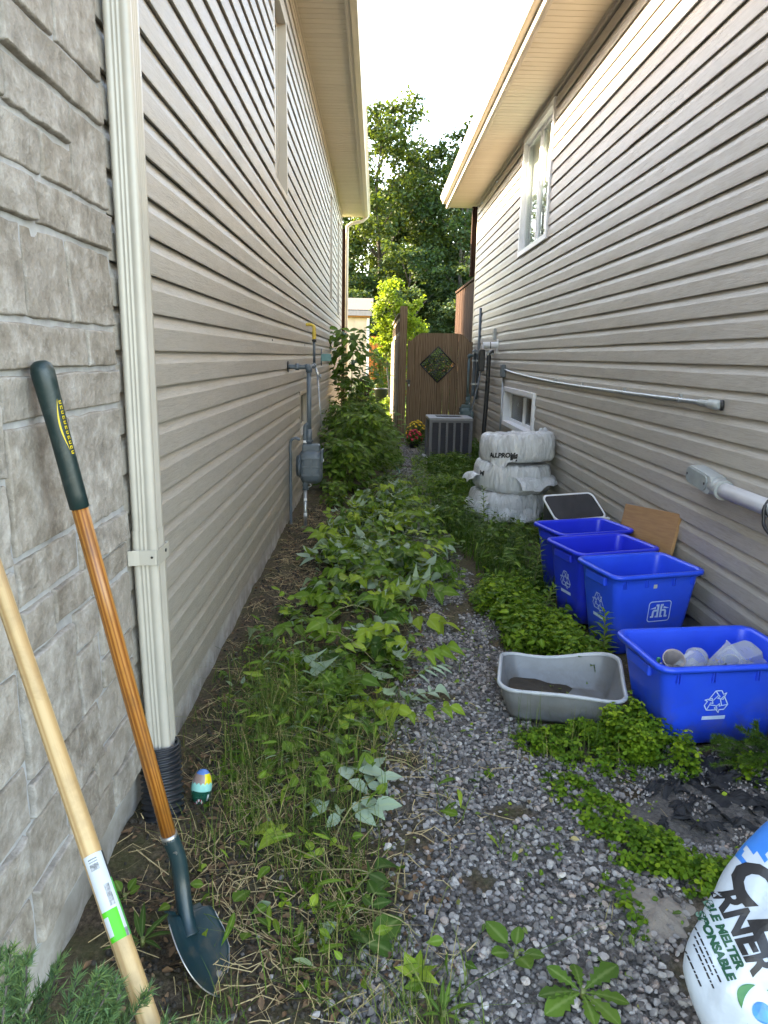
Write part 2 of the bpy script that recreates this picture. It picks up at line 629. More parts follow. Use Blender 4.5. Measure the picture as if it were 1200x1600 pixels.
M_PRINT = simple('white_print', (.50, .62, .80), .5, c2=(.38, .52, .74), ns=30)
M_PAN = simple('grey_pan_plastic', (.19, .195, .20), .38, c2=(.135, .14, .143), ns=6)
M_PANRIM = simple('pale_rim', (.40, .42, .44), .3)
M_SOIL = simple('wet_dirt', (.05, .040, .028), .9, c2=(.026, .02, .014), ns=25, bs=60, bstr=.8)
M_TIRE = simple('tire_rubber', (.022, .022, .023), .7)
M_CARD = simple('plywood', (.36, .20, .085), .7, c2=(.28, .145, .06), ns=6, stretch=(1, 1, 12))
M_RED = simple('red_petals', (.55, .03, .045), .6, c2=(.42, .02, .035), ns=40)
M_YELP = simple('yellow_petals', (.75, .50, .03), .6, c2=(.62, .38, .02), ns=40)
M_BARK = simple('bark', (.085, .075, .062), .95, c2=(.045, .038, .03), ns=8, bs=14, bstr=.9, bdist=.03, stretch=(1, 1, .25))
M_STEM = simple('plant_stem', (.16, .19, .05), .6, c2=(.12, .13, .045), ns=20)
M_DRY = simple('dry_straw', (.42, .33, .17), .8, c2=(.27, .19, .09), ns=50, kind='pos')
M_BROWNLEAF = simple('dead_leaf', (.17, .095, .045), .85, c2=(.085, .05, .028), ns=40, kind='pos')
M_FABRIC = simple('black_landscape_fabric', (.006, .006, .008), .75, c2=(.011, .011, .013), ns=20, bs=200, bstr=.5, bdist=.002)
M_SAND = simple('spilled_sand', (.22, .19, .16), .95, c2=(.22, .19, .16), ns=30, bs=220, bstr=.8, bdist=.004, kind='pos')
M_HOSE = simple('green_hose', (.03, .16, .10), .4)
soil_over(M_BLUE, (.10, .10, .11), .6, 9, .50, (.0, .26), (.03, .13, .66))
soil_over(M_BLUE_OLD, (.08, .09, .11), .55, 9, .50, (.0, .28), (.02, .08, .55))
soil_over(M_SHOVEL, (.085, .066, .045), .75, 16, .55, (.0, .24), (.05, .085, .085))
soil_over(M_HANDLE2, (.16, .10, .05), .35, 14, .56)
soil_over(M_HANDLE, (.10, .05, .02), .45, 12, .55)
soil_over(M_GRIP, (.06, .075, .07), .5, 18, .58)
soil_over(M_DOWN, (.25, .22, .17), .55, 6, .54, (.05, .9))
soil_over(M_CONCRETE, (.12, .095, .065), .7, 7, .46, (-.02, .16))
soil_over(M_PAN, (.10, .085, .06), .5, 10, .52, (.0, .2))

# ================================================================== THE SETTING
XL, XR = -0.796, 1.835
CRS = 0.127
GL_Y = [1.0, 1.41, 1.69, 2.1, 2.56, 2.88, 3.76, 4.95, 7.1, 9.5, 12.3, 13.4]
GL_X = [-.02, .0, .05, .12, .05, .10, .30, .32, .28, .24, .38, .45]
GR_X = [.85, .86, .84, .80, .74, .68, .72, .68, .72, .80, .92, 1.0]


def gravel_mask(x, y):
    """how much of the ground is gravel, 0..1"""
    l = np.interp(y, GL_Y, GL_X); r = np.interp(y, GL_Y, GR_X)
    w = (vnoise(x, y, .22, 21) - .5) * .22 + (vnoise(x, y, .07, 22) - .5) * .08
    a = np.clip((x - l + w) / .16 + .5, 0, 1) * np.clip((r - x + w) / .16 + .5, 0, 1)
    a = a * np.clip(1.25 - 1.2 * np.clip((vnoise(x, y, .17, 25) - .66) * 6, 0, 1), 0, 1)
    # thin loose gravel out to the bag and the bins
    near = np.clip((x - .55) / .2, 0, 1) * np.clip((1.75 - x) / .2, 0, 1) * np.clip((2.75 - y) / .3, 0, 1)
    a = np.maximum(a, near * np.clip((vnoise(x, y, .2, 23) - .34) * 3.2, 0, .85))
    return a * np.clip((14.5 - y) / .8, 0, 1)


def make_ground():
    xs = np.arange(-.86, 1.92, .035); ys = np.arange(.2, 16.9, .035)
    gx, gy = np.meshgrid(xs, ys)
    x = gx.ravel(); y = gy.ravel()
    V = np.stack([x, y, gz(x, y)], 1)
    nx, ny = len(xs), len(ys)
    i, j = np.meshgrid(np.arange(nx - 1), np.arange(ny - 1))
    a = (j * nx + i).ravel()
    F = np.stack([a, a + 1, a + nx + 1, a + nx], 1)
    b = len(V)
    R = 160
    V2 = np.array([[-R, -R, -.03], [R, -R, -.03], [R, R, -.03], [-R, R, -.03]])
    F2 = np.array([[b, b + 1, b + 2, b + 3]])
    V = np.concatenate([V, V2]); F = np.concatenate([F, F2])
    m, nt, p = new_mat('ground_earth')
    at = nt.nodes.new('ShaderNodeAttribute'); at.attribute_name = 'tint'
    v = coords(nt, 'pos')
    n1 = noise(nt, v, 9, 8, .7); n2 = noise(nt, v, 70, 5, .7); n3 = noise(nt, v, 2.2, 3)
    soil = ramp(nt, n2, [(.3, (.028, .020, .013)), (.5, (.075, .056, .038)), (.66, (.135, .10, .07)), (.78, (.25, .20, .145))])
    soil = mixc(nt, ramp(nt, n1, [(.42, (0, 0, 0)), (.62, (1, 1, 1))]), soil, mixc(nt, .55, soil, (.075, .08, .03)))
    grit = ramp(nt, n2, [(.3, (.04, .036, .032)), (.5, (.12, .11, .10)), (.7, (.23, .215, .20))])
    c = mixc(nt, at.outputs['Fac'], soil, grit)
    # turf out past the houses
    sep = nt.nodes.new('ShaderNodeSeparateXYZ'); nt.links.new(v, sep.inputs[0])
    far = nt.nodes.new('ShaderNodeMapRange'); far.inputs['From Min'].default_value = 13.5; far.inputs['From Max'].default_value = 15.5
    nt.links.new(sep.outputs['Y'], far.inputs[0])
    turf = ramp(nt, n1, [(.3, (.055, .085, .018)), (.6, (.10, .15, .03)), (.8, (.15, .17, .05))])
    c = mixc(nt, far.outputs[0], c, turf)
    nt.links.new(c, p.inputs['Base Color'])
    p.inputs['Roughness'].default_value = .95; p.inputs['Specular IOR Level'].default_value = .15
    bb = bump(nt, p, n1, .8, .03); bump(nt, p, n2, .8, .008, bb)
    t = np.concatenate([gravel_mask(x, y), np.zeros(4)])
    me = np_mesh('ground', V, F, m, t, smooth=True)
    structure(link('ground', me))


make_ground()


def ico(sub):
    bm = bmesh.new(); bmesh.ops.create_icosphere(bm, subdivisions=sub, radius=1)
    V = np.array([v.co[:] for v in bm.verts]); F = np.array([[v.index for v in f.verts] for f in bm.faces])
    bm.free(); return V, F


def make_gravel():
    parts = []
    rng = np.random.default_rng(3)
    m, nt, p = new_mat('crushed_stone')
    at = nt.nodes.new('ShaderNodeAttribute'); at.attribute_name = 'tint'
    n = noise(nt, coords(nt, 'pos'), 130, 5, .7)
    f = math_n(nt, 'ADD', at.outputs['Fac'], math_n(nt, 'MULTIPLY', math_n(nt, 'SUBTRACT', n, .5), .3))
    c = ramp(nt, f, [(0, (.056, .050, .048)), (.28, (.135, .122, .115)), (.52, (.235, .217, .204)), (.74, (.36, .338, .318)), (.86, (.28, .205, .165)), (1.0, (.50, .47, .43))])
    nt.links.new(c, p.inputs['Base Color']); p.inputs['Roughness'].default_value = .82
    p.inputs['Specular IOR Level'].default_value = .3
    bump(nt, p, n, .5, .004)

    def variants(sub, k):
        V0, F0 = ico(sub)
        out = []
        for s in range(k):
            V = V0.copy()
            for _ in range(9):
                d = rng.normal(size=3); d /= np.linalg.norm(d)
                cut = rng.uniform(.45, .8)
                h = V @ d
                V = V - np.maximum(h - cut, 0)[:, None] * d
            V = V * np.array([1.0, rng.uniform(.65, .95), rng.uniform(.5, .75)])
            out.append(V)
        return out, F0

    def zone(y0, y1, count, sub, k, smin, smax, layers):
        vs, F0 = variants(sub, k)
        x = rng.uniform(-.5, 1.8, count); y = rng.uniform(y0, y1, count)
        keep = rng.uniform(size=count) < np.clip(gravel_mask(x, y) * 1.15, 0, 1) + np.where((x > -.4) & (x < .3) & (y < 4), .018, 0)
        x, y = x[keep], y[keep]
        s = rng.uniform(smin, smax, len(x)) * np.exp(rng.normal(0, .16, len(x)))
        s *= np.where(rng.uniform(size=len(x)) < .2, .62, 1)
        z = gz(x, y) + rng.uniform(-.1, layers, len(x)) * s
        g = rng.integers(0, k, len(x))
        A = rng.normal(size=(len(x), 3)) * np.array([.35, .35, 0]) + np.array([0, 0, 1])
        ang = rng.uniform(0, 6.283, len(x))
        D = np.stack([np.cos(ang), np.sin(ang), rng.normal(size=len(x)) * .35], 1)
        R = frames(D, A)
        t = np.clip(rng.normal(.40, .23, len(x)), 0, .82); t = np.where(rng.uniform(size=len(x)) < .05, rng.uniform(.86, 1, len(x)), t)
        for q in range(k):
            w = g == q
            V, F = scatter(vs[q], F0, np.stack([x, y, z], 1)[w], R[w], s[w])
            parts.append((V, F, np.repeat(t[w], len(vs[q])), 0))

    zone(1.1, 2.9, 26000, 2, 8, .0075, .0135, .9)
    zone(2.9, 5.2, 30000, 1, 8, .008, .0140, .8)
    zone(5.2, 14.2, 48000, 1, 6, .010, .017, .6)
    V, F, T, mi = merge(parts)
    o = link('gravel', np_mesh('gravel', V, F, m, T, smooth=False))
    stuff(o)


make_gravel()

# ------------------------------------------------------------------ siding and houses
_board_mesh = {}


def board_mesh(length, side):
    key = (round(length, 2), side)
    if key in _board_mesh:
        return _board_mesh[key]
    L = key[0]
    prof = [(.0005, .005), (.0195, 0.0), (.0205, .0045), (.0180, .080), (.0145, .089), (.0035, .123), (.0025, .1275)]
    mb = MB()
    vs = []
    for y in (0.0, L + .007):
        for (d, z) in prof:
            vs.append((side * (d + (.0012 if y > 0 else 0)), y, z))
    n = len(prof)
    fs = [(i, i + 1, n + i + 1, n + i) if side > 0 else (i, n + i, n + i + 1, i + 1) for i in range(n - 1)]
    mb.add(vs, fs, 0, False)
    _board_mesh[key] = mb.mesh('siding_board', M_SIDING)
    return _board_mesh[key]


def siding(house, X, side, y0, y1, z0, n, openings, seed):
    rng = random.Random(seed)
    for k in range(n):
        z = z0 + k * CRS
        iv = [(y0, y1)]
        for (a, b, za, zb) in openings:
            if min(z + CRS, zb) - max(z, za) > CRS * .5:
                nv = []
                for (p, q) in iv:
                    if b <= p or a >= q:
                        nv.append((p, q))
                    else:
                        if a - p > .02: nv.append((p, a))
                        if q - b > .02: nv.append((b, q))
                iv = nv
        off = [0.9, 2.3, 3.2, 1.6, 2.9][(k // 2 * 3 + seed) % 5]
        for (p, q) in iv:
            cuts = [p]
            c = y0 + off
            while c < q - .12:
                if c > p + .12:
                    cuts.append(c)
                c += 3.66
            cuts.append(q)
            for a, b in zip(cuts[:-1], cuts[1:]):
                link('siding_board', board_mesh(b - a, side), house,
                     loc=(X + side * rng.uniform(0, .0022), a, z + rng.uniform(-.0012, .0012)),
                     rot=(rng.uniform(-.0006, .0006), rng.uniform(-.008, .008), rng.uniform(-.0007, .0007)))


def soffit(house, y0, y1, xa, xb, z, mesh_store={}):
    """grooved soffit strips, each a piece of its own"""
    w = .1016
    lo, hi = min(xa, xb), max(xa, xb)
    mb = MB()
    prof = [(0, .012), (.004, .001), (.010, 0.0), (w - .010, 0.0), (w - .004, .001), (w, .012)]
    vs = []
    for x in (0, hi - lo):
        for (y, zz) in prof:
            vs.append((x, y, zz))
    n = len(prof)
    mb.add(vs, [(i, i + 1, n + i + 1, n + i) for i in range(n - 1)], 0)
    me = mb.mesh('soffit_panel', M_SOFFITP)
    y = y0
    while y < y1 - .05:
        link('soffit_panel', me, house, loc=(lo, y, z + random.uniform(0, .0008)))
        y += w


def make_soffit_mat():
    m, nt, p = new_mat('perforated_soffit')
    v = coords(nt, 'pos')
    vo = nd(nt, 'ShaderNodeTexVoronoi', Scale=105.0, Randomness=0.0)
    nt.links.new(v, vo.inputs['Vector'])
    hole = ramp(nt, vo.outputs['Distance'], [(.20, (1, 1, 1)), (.28, (0, 0, 0))])
    oi = nt.nodes.new('ShaderNodeObjectInfo')
    base = mixc(nt, oi.outputs['Random'], (.50, .44, .345), (.545, .485, .385))
    nt.links.new(mixc(nt, math_n(nt, 'MULTIPLY', hole, .6), base, (.12, .10, .075)), p.inputs['Base Color'])
    p.inputs['Roughness'].default_value = .5
    return m


M_SOFFITP = make_soffit_mat()
GUT = [(0, 0), (.062, 0), (.066, .006), (.070, .030), (.080, .048), (.096, .070), (.104, .082), (.104, .108), (.112, .112), (.112, .124), (.100, .124), (.100, .114), (.096, .110),
       (.096, .086), (.088, .076), (.072, .054), (.062, .032), (.058, .008), (.006, .008), (.006, .124), (0, .124)]


def house_shell(house, X, side, y0, y1, ztop, sof_z, over, fz_low, zroof):
    """core walls, soffit, fascia, gutter and roof of one house; side=+1: its wall faces +X"""
    back = X - side * 9.0
    core = X - side * .125
    xs = sorted((core, back))
    mb = MB().box(xs[0], xs[1], y0 + .02, y1 - .02, -.4, ztop)
    mb.build('wall_core', M_CONCRETE, house)
    xe = X + side * over
    soffit(house, y0 - .35, y1 + .32, X + side * .01, xe, sof_z)
    # frieze channel under the soffit, against the siding
    mb = MB().box(*sorted((X + side * .002, X + side * .026)), y0, y1, sof_z - .045, sof_z - .002)
    mb.box(*sorted((X + side * .002, X + side * .045)), y0, y1, sof_z - .014, sof_z - .003)
    mb.build('frieze_channel', M_TRIM, house)
    f = MB().box(*sorted((xe, xe + side * .022)), y0 - .36, y1 + .34, sof_z - .022, sof_z + zroof - .005)
    f.box(*sorted((xe - side * .03, xe)), y0 - .36, y1 + .34, sof_z - .024, sof_z - .004)
    f.build('fascia', M_TRIM, house, bevel=.003)
    g = MB().extrude(GUT, (xe + side * .0235, y0 - .36, sof_z + fz_low), (xe + side * .0235, y1 + .34, sof_z + fz_low), (side, 0, 0), (0, 0, 1))
    g.build('gutter', M_GUTTER, house)
    zr = sof_z + zroof
    rx = X - side * 4.5
    zri = zr + (4.5 + over) * .30
    r = MB()
    xo = xe + side * .055
    ring = [(xo, zr), (rx, zri), (back - side * .6, zr)]
    vs = []
    for y in (y0 - .42, y1 + .40):
        for (x, z) in ring:
            vs += [(x, y, z), (x, y, z + .02)]
    r.add(vs, [(0, 2, 8, 6), (1, 7, 9, 3), (2, 4, 10, 8), (3, 9, 11, 5), (0, 6, 7, 1), (4, 5, 11, 10), (0, 1, 3, 2), (2, 3, 5, 4), (6, 8, 9, 7), (8, 10, 11, 9)])
    r.build('roof', M_SHINGLE, house)
    gb = MB()
    for y in (y0 + .02, y1 - .02):
        gb.add([(core, y, ztop), (back, y, ztop), (back, y, zr), (rx, y, zri - .02), (core, y, zr)], [(0, 1, 2, 3, 4)])
    gb.build('gable', M_TRIM, house)


def recess_window(house, X, side, ya, yb, za, zb, mat, depth=.10, proud=.024, w=.045, panes=1, pane_mat=None, name='window', backing=None):
    """frame standing a little proud of the siding, jambs running back to a recessed pane"""
    xo = X + side * proud; xi = X - side * depth
    lo, hi = sorted((xo, xi))
    mb = MB()
    mb.box(lo, hi, ya, ya + w, za, zb); mb.box(lo, hi, yb - w, yb, za, zb)
    mb.box(lo, hi, ya + w, yb - w, za, za + w); mb.box(lo, hi, ya + w, yb - w, zb - w, zb)
    win = mb.build(name, mat, house, bevel=.004)
    sash = MB()
    s0, s1 = sorted((X - side * (depth - .012), X - side * (depth - .05)))
    yy0, yy1 = ya + w, yb - w
    step = (yy1 - yy0) / panes
    sw = .038
    for i in range(panes):
        a = yy0 + i * step; b = a + step
        sh = side * .012 * i
        sash.box(s0 + sh, s1 + sh, a + .001, a + sw, za + w, zb - w); sash.box(s0 + sh, s1 + sh, b - sw, b - .001, za + w, zb - w)
        sash.box(s0 + sh, s1 + sh, a + sw, b - sw, za + w, za + w + sw); sash.box(s0 + sh, s1 + sh, a + sw, b - sw, zb - w - sw, zb - w)
    sash.build('sash', mat, win, bevel=.003)
    for i in range(panes):
        a = yy0 + i * step + sw; b = yy0 + (i + 1) * step - sw
        px = X - side * (depth - .03) + side * .012 * i
        pm = MB().box(px - .003, px + .003, a, b, za + w + sw, zb - w - sw)
        pm.build('pane', pane_mat or M_GLASS, win)
    if backing:
        bx = X - side * (depth + .012)
        MB().box(bx - .002, bx + .002, yy0, yy1, za + w, zb - w).build('blind', backing, win)
    return win


# ---- left house
LH = thing('house', 'beige vinyl-sided house on the left with a corner of grey stone veneer', 'house', (XL, 2.17, 0))
LZ0 = .165
L_OPEN = [(5.78, 6.56, LZ0 + 21 * CRS, LZ0 + 32 * CRS), (12.35, 13.05, LZ0 + 18 * CRS, LZ0 + 32 * CRS), (14.75, 15.5, LZ0 + 17 * CRS, LZ0 + 32 * CRS), (7.5, 8.85, LZ0 + 4 * CRS, LZ0 + 8 * CRS)]
siding(LH, XL, 1, 2.10, 16.60, LZ0, 35, L_OPEN, 1)
house_shell(LH, XL, 1, .45, 16.7, 4.66, 4.60, .50, -.03, .115)
recess_window(LH, XL, 1, *L_OPEN[0], M_TRIM, .10)
recess_window(LH, XL, 1, *L_OPEN[1], M_TRIM, .09)
recess_window(LH, XL, 1, *L_OPEN[2], M_TRIM, .09)
recess_window(LH, XL, 1, *L_OPEN[3], M_TRIM, .11, pane_mat=M_DARKPANE)
# concrete foundation with a form-tie crack
mb = MB()
for a, b in ((.45, 2.95), (2.955, 6.6), (6.605, 10.2), (10.205, 16.68)):
    mb.box(XL - .1, XL - .002, a, b, -.4, LZ0 + .03)
mb.build('foundation', M_CONCRETE, LH)
mb = MB().box(XL - .02, XL + .024, 16.60, 16.68, LZ0, 4.64)
mb.build('corner_post', M_TRIM, LH, bevel=.004)
# rear downspout with its elbow
mb = MB()
mb.tube([(-.235, 16.86, 4.66), (-.245, 16.86, 4.56), (-.33, 16.86, 4.49), (-.58, 16.86, 4.43), (-.665, 16.84, 4.36), (-.675, 16.84, 4.2), (-.675, 16.84, .1)], .038, 8)
mb.build('rear_downspout', M_GUTTER, LH)
MB().box(-.78, -.70, 16.72, 16.78, 0, 4.3).build('deck_post', M_BROWNPOST, LH)
# a few nail and pipe holes patched dark
for (y, z) in ((5.55, 1.66), (8.1, 1.66), (6.95, 1.70)):
    MB().tube([(XL + .012, y, z), (XL + .0178, y, z)], .008, 8).build('screw', M_BLACK, LH)

# ---- stone veneer on the near corner
SX = XL + .016
wall_m = MB().box(XL - .09, SX + .008, .45, 2.165, .17, 4.6)
wall_m.build('mortar_bed', M_MORTAR, LH)


def stone_piece(ya, yb, za, zb, seed, slant=0.0):
    rng = random.Random(seed)
    ng = 9; nh = 7
    t = .0185 + rng.uniform(-.004, .005)
    g = .0052
    ya += g; yb -= g; za += g; zb -= g
    mb = MB()
    e = [[rng.uniform(-.0036, .0022) for _ in range(12)] for _ in range(4)]
    tilt_y = rng.uniform(-.004, .004); tilt_z = rng.uniform(-.005, .002)
    ph = [rng.uniform(0, 6.28) for _ in range(6)]

    def fn(u, v):
        iu = u * 10; iv = v * 10
        k = int(iu); f = iu - k
        kb = e[0][k] * (1 - f) + e[0][k + 1] * f; kt = e[1][k] * (1 - f) + e[1][k + 1] * f
        k2 = int(iv); f2 = iv - k2
        kl = e[2][k2] * (1 - f2) + e[2][k2 + 1] * f2; kr = e[3][k2] * (1 - f2) + e[3][k2 + 1] * f2
        y = ya + kl + (yb + kr - ya - kl) * u
        z = za + kb + (zb + kt - za - kb) * v + slant * (u - .5)
        edge = min(u, 1 - u, 1e9) * (yb - ya); edge2 = min(v, 1 - v) * (zb - za)
        d = min(edge, edge2)
        rim = min(d / .0045, 1.0)
        rim = math.sqrt(max(0, 1 - (1 - rim) ** 2))
        h = t * (.15 + .85 * rim) + tilt_y * (u - .5) * 2 + tilt_z * (v - .5) * 2
        h += rim * (.0016 * math.sin(7 * u + ph[0] + 3 * v) + .0014 * math.sin(9 * v + ph[1] - 4 * u) + .0008 * math.sin(23 * u + 17 * v + ph[2]) + .0006 * math.sin(31 * v - 19 * u + ph[3]))
        if u <= 0 or u >= 1 or v <= 0 or v >= 1:
            h = 0.0
        return (SX + h, y, z)

    nu = max(4, int((yb - ya) / .034)); nv = max(3, int((zb - za) / .032))
    # denser rows at the rim
    eu = .0042 / (yb - ya); ev = .0042 / (zb - za)
    us = [0, .0001, eu * .35, eu, eu * 1.6] + [i / nu for i in range(1, nu) if 1.8 * eu < i / nu < 1 - 1.8 * eu] + [1 - eu * 1.6, 1 - eu, 1 - eu * .35, .9999, 1]
    vs_ = [0, .0001, ev * .35, ev, ev * 1.6] + [i / nv for i in range(1, nv) if 1.8 * ev < i / nv < 1 - 1.8 * ev] + [1 - ev * 1.6, 1 - ev, 1 - ev * .35, .9999, 1]
    lu, lv = len(us), len(vs_)
    V = [fn(u, v) for v in vs_ for u in us]
    F = [(j * lu + i, j * lu + i + 1, (j + 1) * lu + i + 1, (j + 1) * lu + i) for j in range(lv - 1) for i in range(lu - 1)]
    mb.add(V, F, 0, True)
    o = mb.build('stone', M_STONE, LH, fix=False)
    return o


YE = 2.162
STONES = [  # rows read off the wall: (y0, y1, z0, z1)
    (1.875, YE, 2.265, 2.62), (1.60, 1.872, 2.265, 2.45), (1.60, 1.872, 2.453, 2.62), (1.30, 1.597, 2.265, 2.62),
    (1.60, YE, 2.158, 2.262), (1.30, 1.597, 2.05, 2.262),
    (1.60, 1.925, 2.05, 2.155), (1.928, YE, 1.94, 2.155),
    (1.30, 1.75, 1.94, 2.047), (1.753, 1.925, 1.94, 2.047),
    (1.30, 1.705, 1.832, 1.937), (1.708, YE, 1.832, 1.937),
    (1.30, 1.625, 1.622, 1.829), (1.628, 1.855, 1.622, 1.829), (1.858, YE, 1.622, 1.829),
    (1.46, 1.93, 1.512, 1.619), (1.933, YE, 1.512, 1.619), (1.20, 1.457, 1.512, 1.619),
    (1.475, YE, 1.403, 1.509), (1.20, 1.472, 1.29, 1.509),
    (1.475, 1.80, 1.115, 1.40), (1.803, YE, 1.085, 1.40), (1.20, 1.472, 1.10, 1.287),
    (1.475, 1.80, 1.00, 1.112), (1.803, YE, .985, 1.082),
    (1.475, 1.635, .885, .997), (1.638, 1.865, .90, .997), (1.868, YE, .89, .982),
    (1.445, 1.735, .60, .882), (1.738, 1.90, .785, .897), (1.903, YE, .70, .887), (1.20, 1.472, .88, 1.097),
    (1.738, 1.90, .60, .782), (1.903, YE, .60, .697), (1.20, 1.442, .66, .877),
    (1.445, 1.62, .50, .597), (1.623, 1.86, .42, .597), (1.863, YE, .44, .597), (1.20, 1.442, .50, .657),
    (1.42, 1.62, .34, .497), (1.623, 1.80, .31, .417), (1.803, YE, .31, .437), (1.20, 1.417, .34, .497),
    (1.42, 1.68, .185, .337), (1.683, 1.93, .185, .307), (1.933, YE, .185, .307), (1.20, 1.417, .185, .337)]
for i, (a, b, c, d) in enumerate(STONES):
    stone_piece(a, b, c, d, 100 + i)
rs = random.Random(5)
z = .185
while z < 4.5:  # plainer courses towards the street corner and above the frame
    hgt = rs.choice([.105, .16, .21])
    z1 = min(z + hgt, 4.55)
    y = .46
    ymax = 1.197 if z < 2.0 else (1.297 if z < 2.62 else YE)
    while y < ymax - .02:
        w = rs.choice([.2, .28, .4, .46])
        y2 = y + w if y + w < ymax - .1 else ymax
        stone_piece(y, y2, z, z1 - .003, int(z * 1000) + int(y * 100))
        y = y2 + .003
    z = z1

# ---- right house
RH = thing('house', 'beige vinyl-sided house on the right with a white slider window under its eave', 'house', (XR, 1.0, 0))
RZ0 = .155
R_OPEN = [(8.0, 9.55, RZ0 + 21 * CRS, RZ0 + 32 * CRS), (8.05, 9.95, RZ0 + 4 * CRS, RZ0 + 8.1 * CRS)]
siding(RH, XR, -1, 1.0, 13.60, RZ0, 32, R_OPEN, 2)
house_shell(RH, XR, -1, 1.0, 13.7, 4.33, 4.27, .545, .06, .20)
recess_window(RH, XR, -1, R_OPEN[0][0], R_OPEN[0][1], R_OPEN[0][2], R_OPEN[0][3] - .02, M_WHITE, .075, .04, .06, 2, M_GLASS, backing=M_BLIND)
recess_window(RH, XR, -1, *R_OPEN[1], M_WHITE, .11, .05, .06, 2, M_DARKPANE)
mb = MB()
for a, b in ((1.0, 4.4), (4.405, 8.2), (8.205, 13.68)):
    mb.box(XR + .004, XR + .1, a, b, -.4, RZ0 + .03)
mb.build('foundation', M_CONCRETE, RH)
MB().box(XR - .024, XR + .02, 13.60, 13.68, RZ0, 4.22).build('corner_post', M_TRIM, RH, bevel=.004)

# ================================================================== THINGS ON AND BY THE LEFT WALL
def rounded_rect(w, d, r, n=5):
    pts = []
    for (cx, cy, a0) in ((w / 2 - r, d / 2 - r, 0), (-w / 2 + r, d / 2 - r, 90), (-w / 2 + r, -d / 2 + r, 180), (w / 2 - r, -d / 2 + r, 270)):
        for i in range(n + 1):
            a = math.radians(a0 + 90 * i / n)
            pts.append((cx + r * math.cos(a), cy + r * math.sin(a)))
    return pts


def loft(mb, rings, mat=0, smooth=True, close=True, cap0=False, cap1=False):
    n = len(rings[0]); b = len(mb.v)
    for r in rings:
        mb.v += [tuple(p) for p in r]
    for i in range(len(rings) - 1):
        for j in range(n if close else n - 1):
            j2 = (j + 1) % n
            mb.f.append((b + i * n + j, b + i * n + j2, b + (i + 1) * n + j2, b + (i + 1) * n + j)); mb.m.append(mat); mb.s.append(smooth)
    if cap0:
        mb.f.append(tuple(b + j for j in reversed(range(n)))); mb.m.append(mat); mb.s.append(False)
    if cap1:
        k = len(rings) - 1
        mb.f.append(tuple(b + k * n + j for j in range(n))); mb.m.append(mat); mb.s.append(False)
    return mb


def bez(p, n=8):
    """smooth polyline through points (Catmull-Rom)"""
    p = [Vector(q) for q in p]
    out = []
    for i in range(len(p) - 1):
        a = p[max(i - 1, 0)]; b = p[i]; c = p[i + 1]; d = p[min(i + 2, len(p) - 1)]
        for k in range(n):
            t = k / n
            out.append(.5 * ((2 * b) + (c - a) * t + (2 * a - 5 * b + 4 * c - d) * t * t + (3 * b - a - 3 * c + d) * t ** 3))
    out.append(p[-1])
    return out


# ---- front downspout
DS = thing('downspout', 'ribbed beige downspout strapped to the left wall beside the stone corner', 'downspout', (-.728, 2.25, .2))


def spout_section(w, d):
    """box pipe with shallow grooves on the broad sides"""
    pts = []
    hw, hd = w / 2, d / 2
    r = .008

    def side(a, b, nx, ny):
        ax, ay = a; bx, by = b
        L = math.hypot(bx - ax, by - ay)
        prof = [(.10, 0), (.24, 0), (.27, .0022), (.34, .0022), (.37, 0), (.40, 0), (.43, .0022), (.50, .0022), (.53, 0), (.56, 0), (.59, .0022), (.66, .0022), (.69, 0), (.90, 0)]
        for t, dd in prof:
            pts.append((ax + (bx - ax) * t - nx * dd, ay + (by - ay) * t - ny * dd))

    side((-hw, -hd), (hw, -hd), 0, -1)
    side((hw, -hd), (hw, hd), 1, 0)
    side((hw, hd), (-hw, hd), 0, 1)
    side((-hw, hd), (-hw, -hd), -1, 0)
    return pts


sec = spout_section(.076, .098)
sec_in = [(x * .94, y * .95) for x, y in sec]
mb = MB()
zs = [.985, 1.6, 2.4, 3.2, 4.3]
loft(mb, [[(-.728 + x, 2.25 + y, z) for x, y in sec] for z in zs])
mb.build('upper_pipe', M_DOWN, DS)
mb = MB()
loft(mb, [[(-.728 + x * s + .004 * t, 2.25 + y * s, z) for x, y in sec] for z, s, t in ((.19, 1.0, 3), (.5, 1.03, 1.4), (.96, 1.05, 0), (1.0, 1.055, 0))], cap0=False)
loft(mb, [[(-.728 + x * 1.0, 2.25 + y * 1.0, z) for x, y in sec] for z in (1.0, .95)])
mb.build('lower_pipe', M_DOWN, DS)
mb = MB()
loft(mb, [[(-.728 + x, 2.25 + y, z) for x, y in sec] for z in (4.3, 4.36)])
loft(mb, [[(-.728 + x + .36 * t, 2.25 + y, 4.36 + .20 * t) for x, y in sec] for t in (0, .35, .7, 1.0)])
mb.build('elbow', M_DOWN, DS)
# strap: bowed in front of the pipe, screwed to the wall on either side
mb = MB()
pts = [(-.776, 2.178), (-.772, 2.176), (-.755, 2.181), (-.74, 2.187), (-.71, 2.189), (-.69, 2.190), (-.683, 2.196)]
rings = []
for (x, y) in pts:
    rings.append([(x, y, .89), (x, y, .94), (x, y + .002, .94), (x, y + .002, .89)])
loft(mb, rings, 0, False, True, True, True)
mb.box(-.6825, -.6805, 2.19, 2.305, .89, .94)
mb.box(-.779, -.680, 2.305, 2.307, .89, .94)
st = mb.build('strap', M_DOWN, DS, bevel=.0008)
MB().tube([(-.70, 2.1888, .917), (-.70, 2.1868, .917)], .004, 8).build('screw', M_BLACK, st)
MB().tube([(-.6805, 2.27, .92), (-.6775, 2.27, .92)], .006, 8).build('screw', M_BLACK, st)

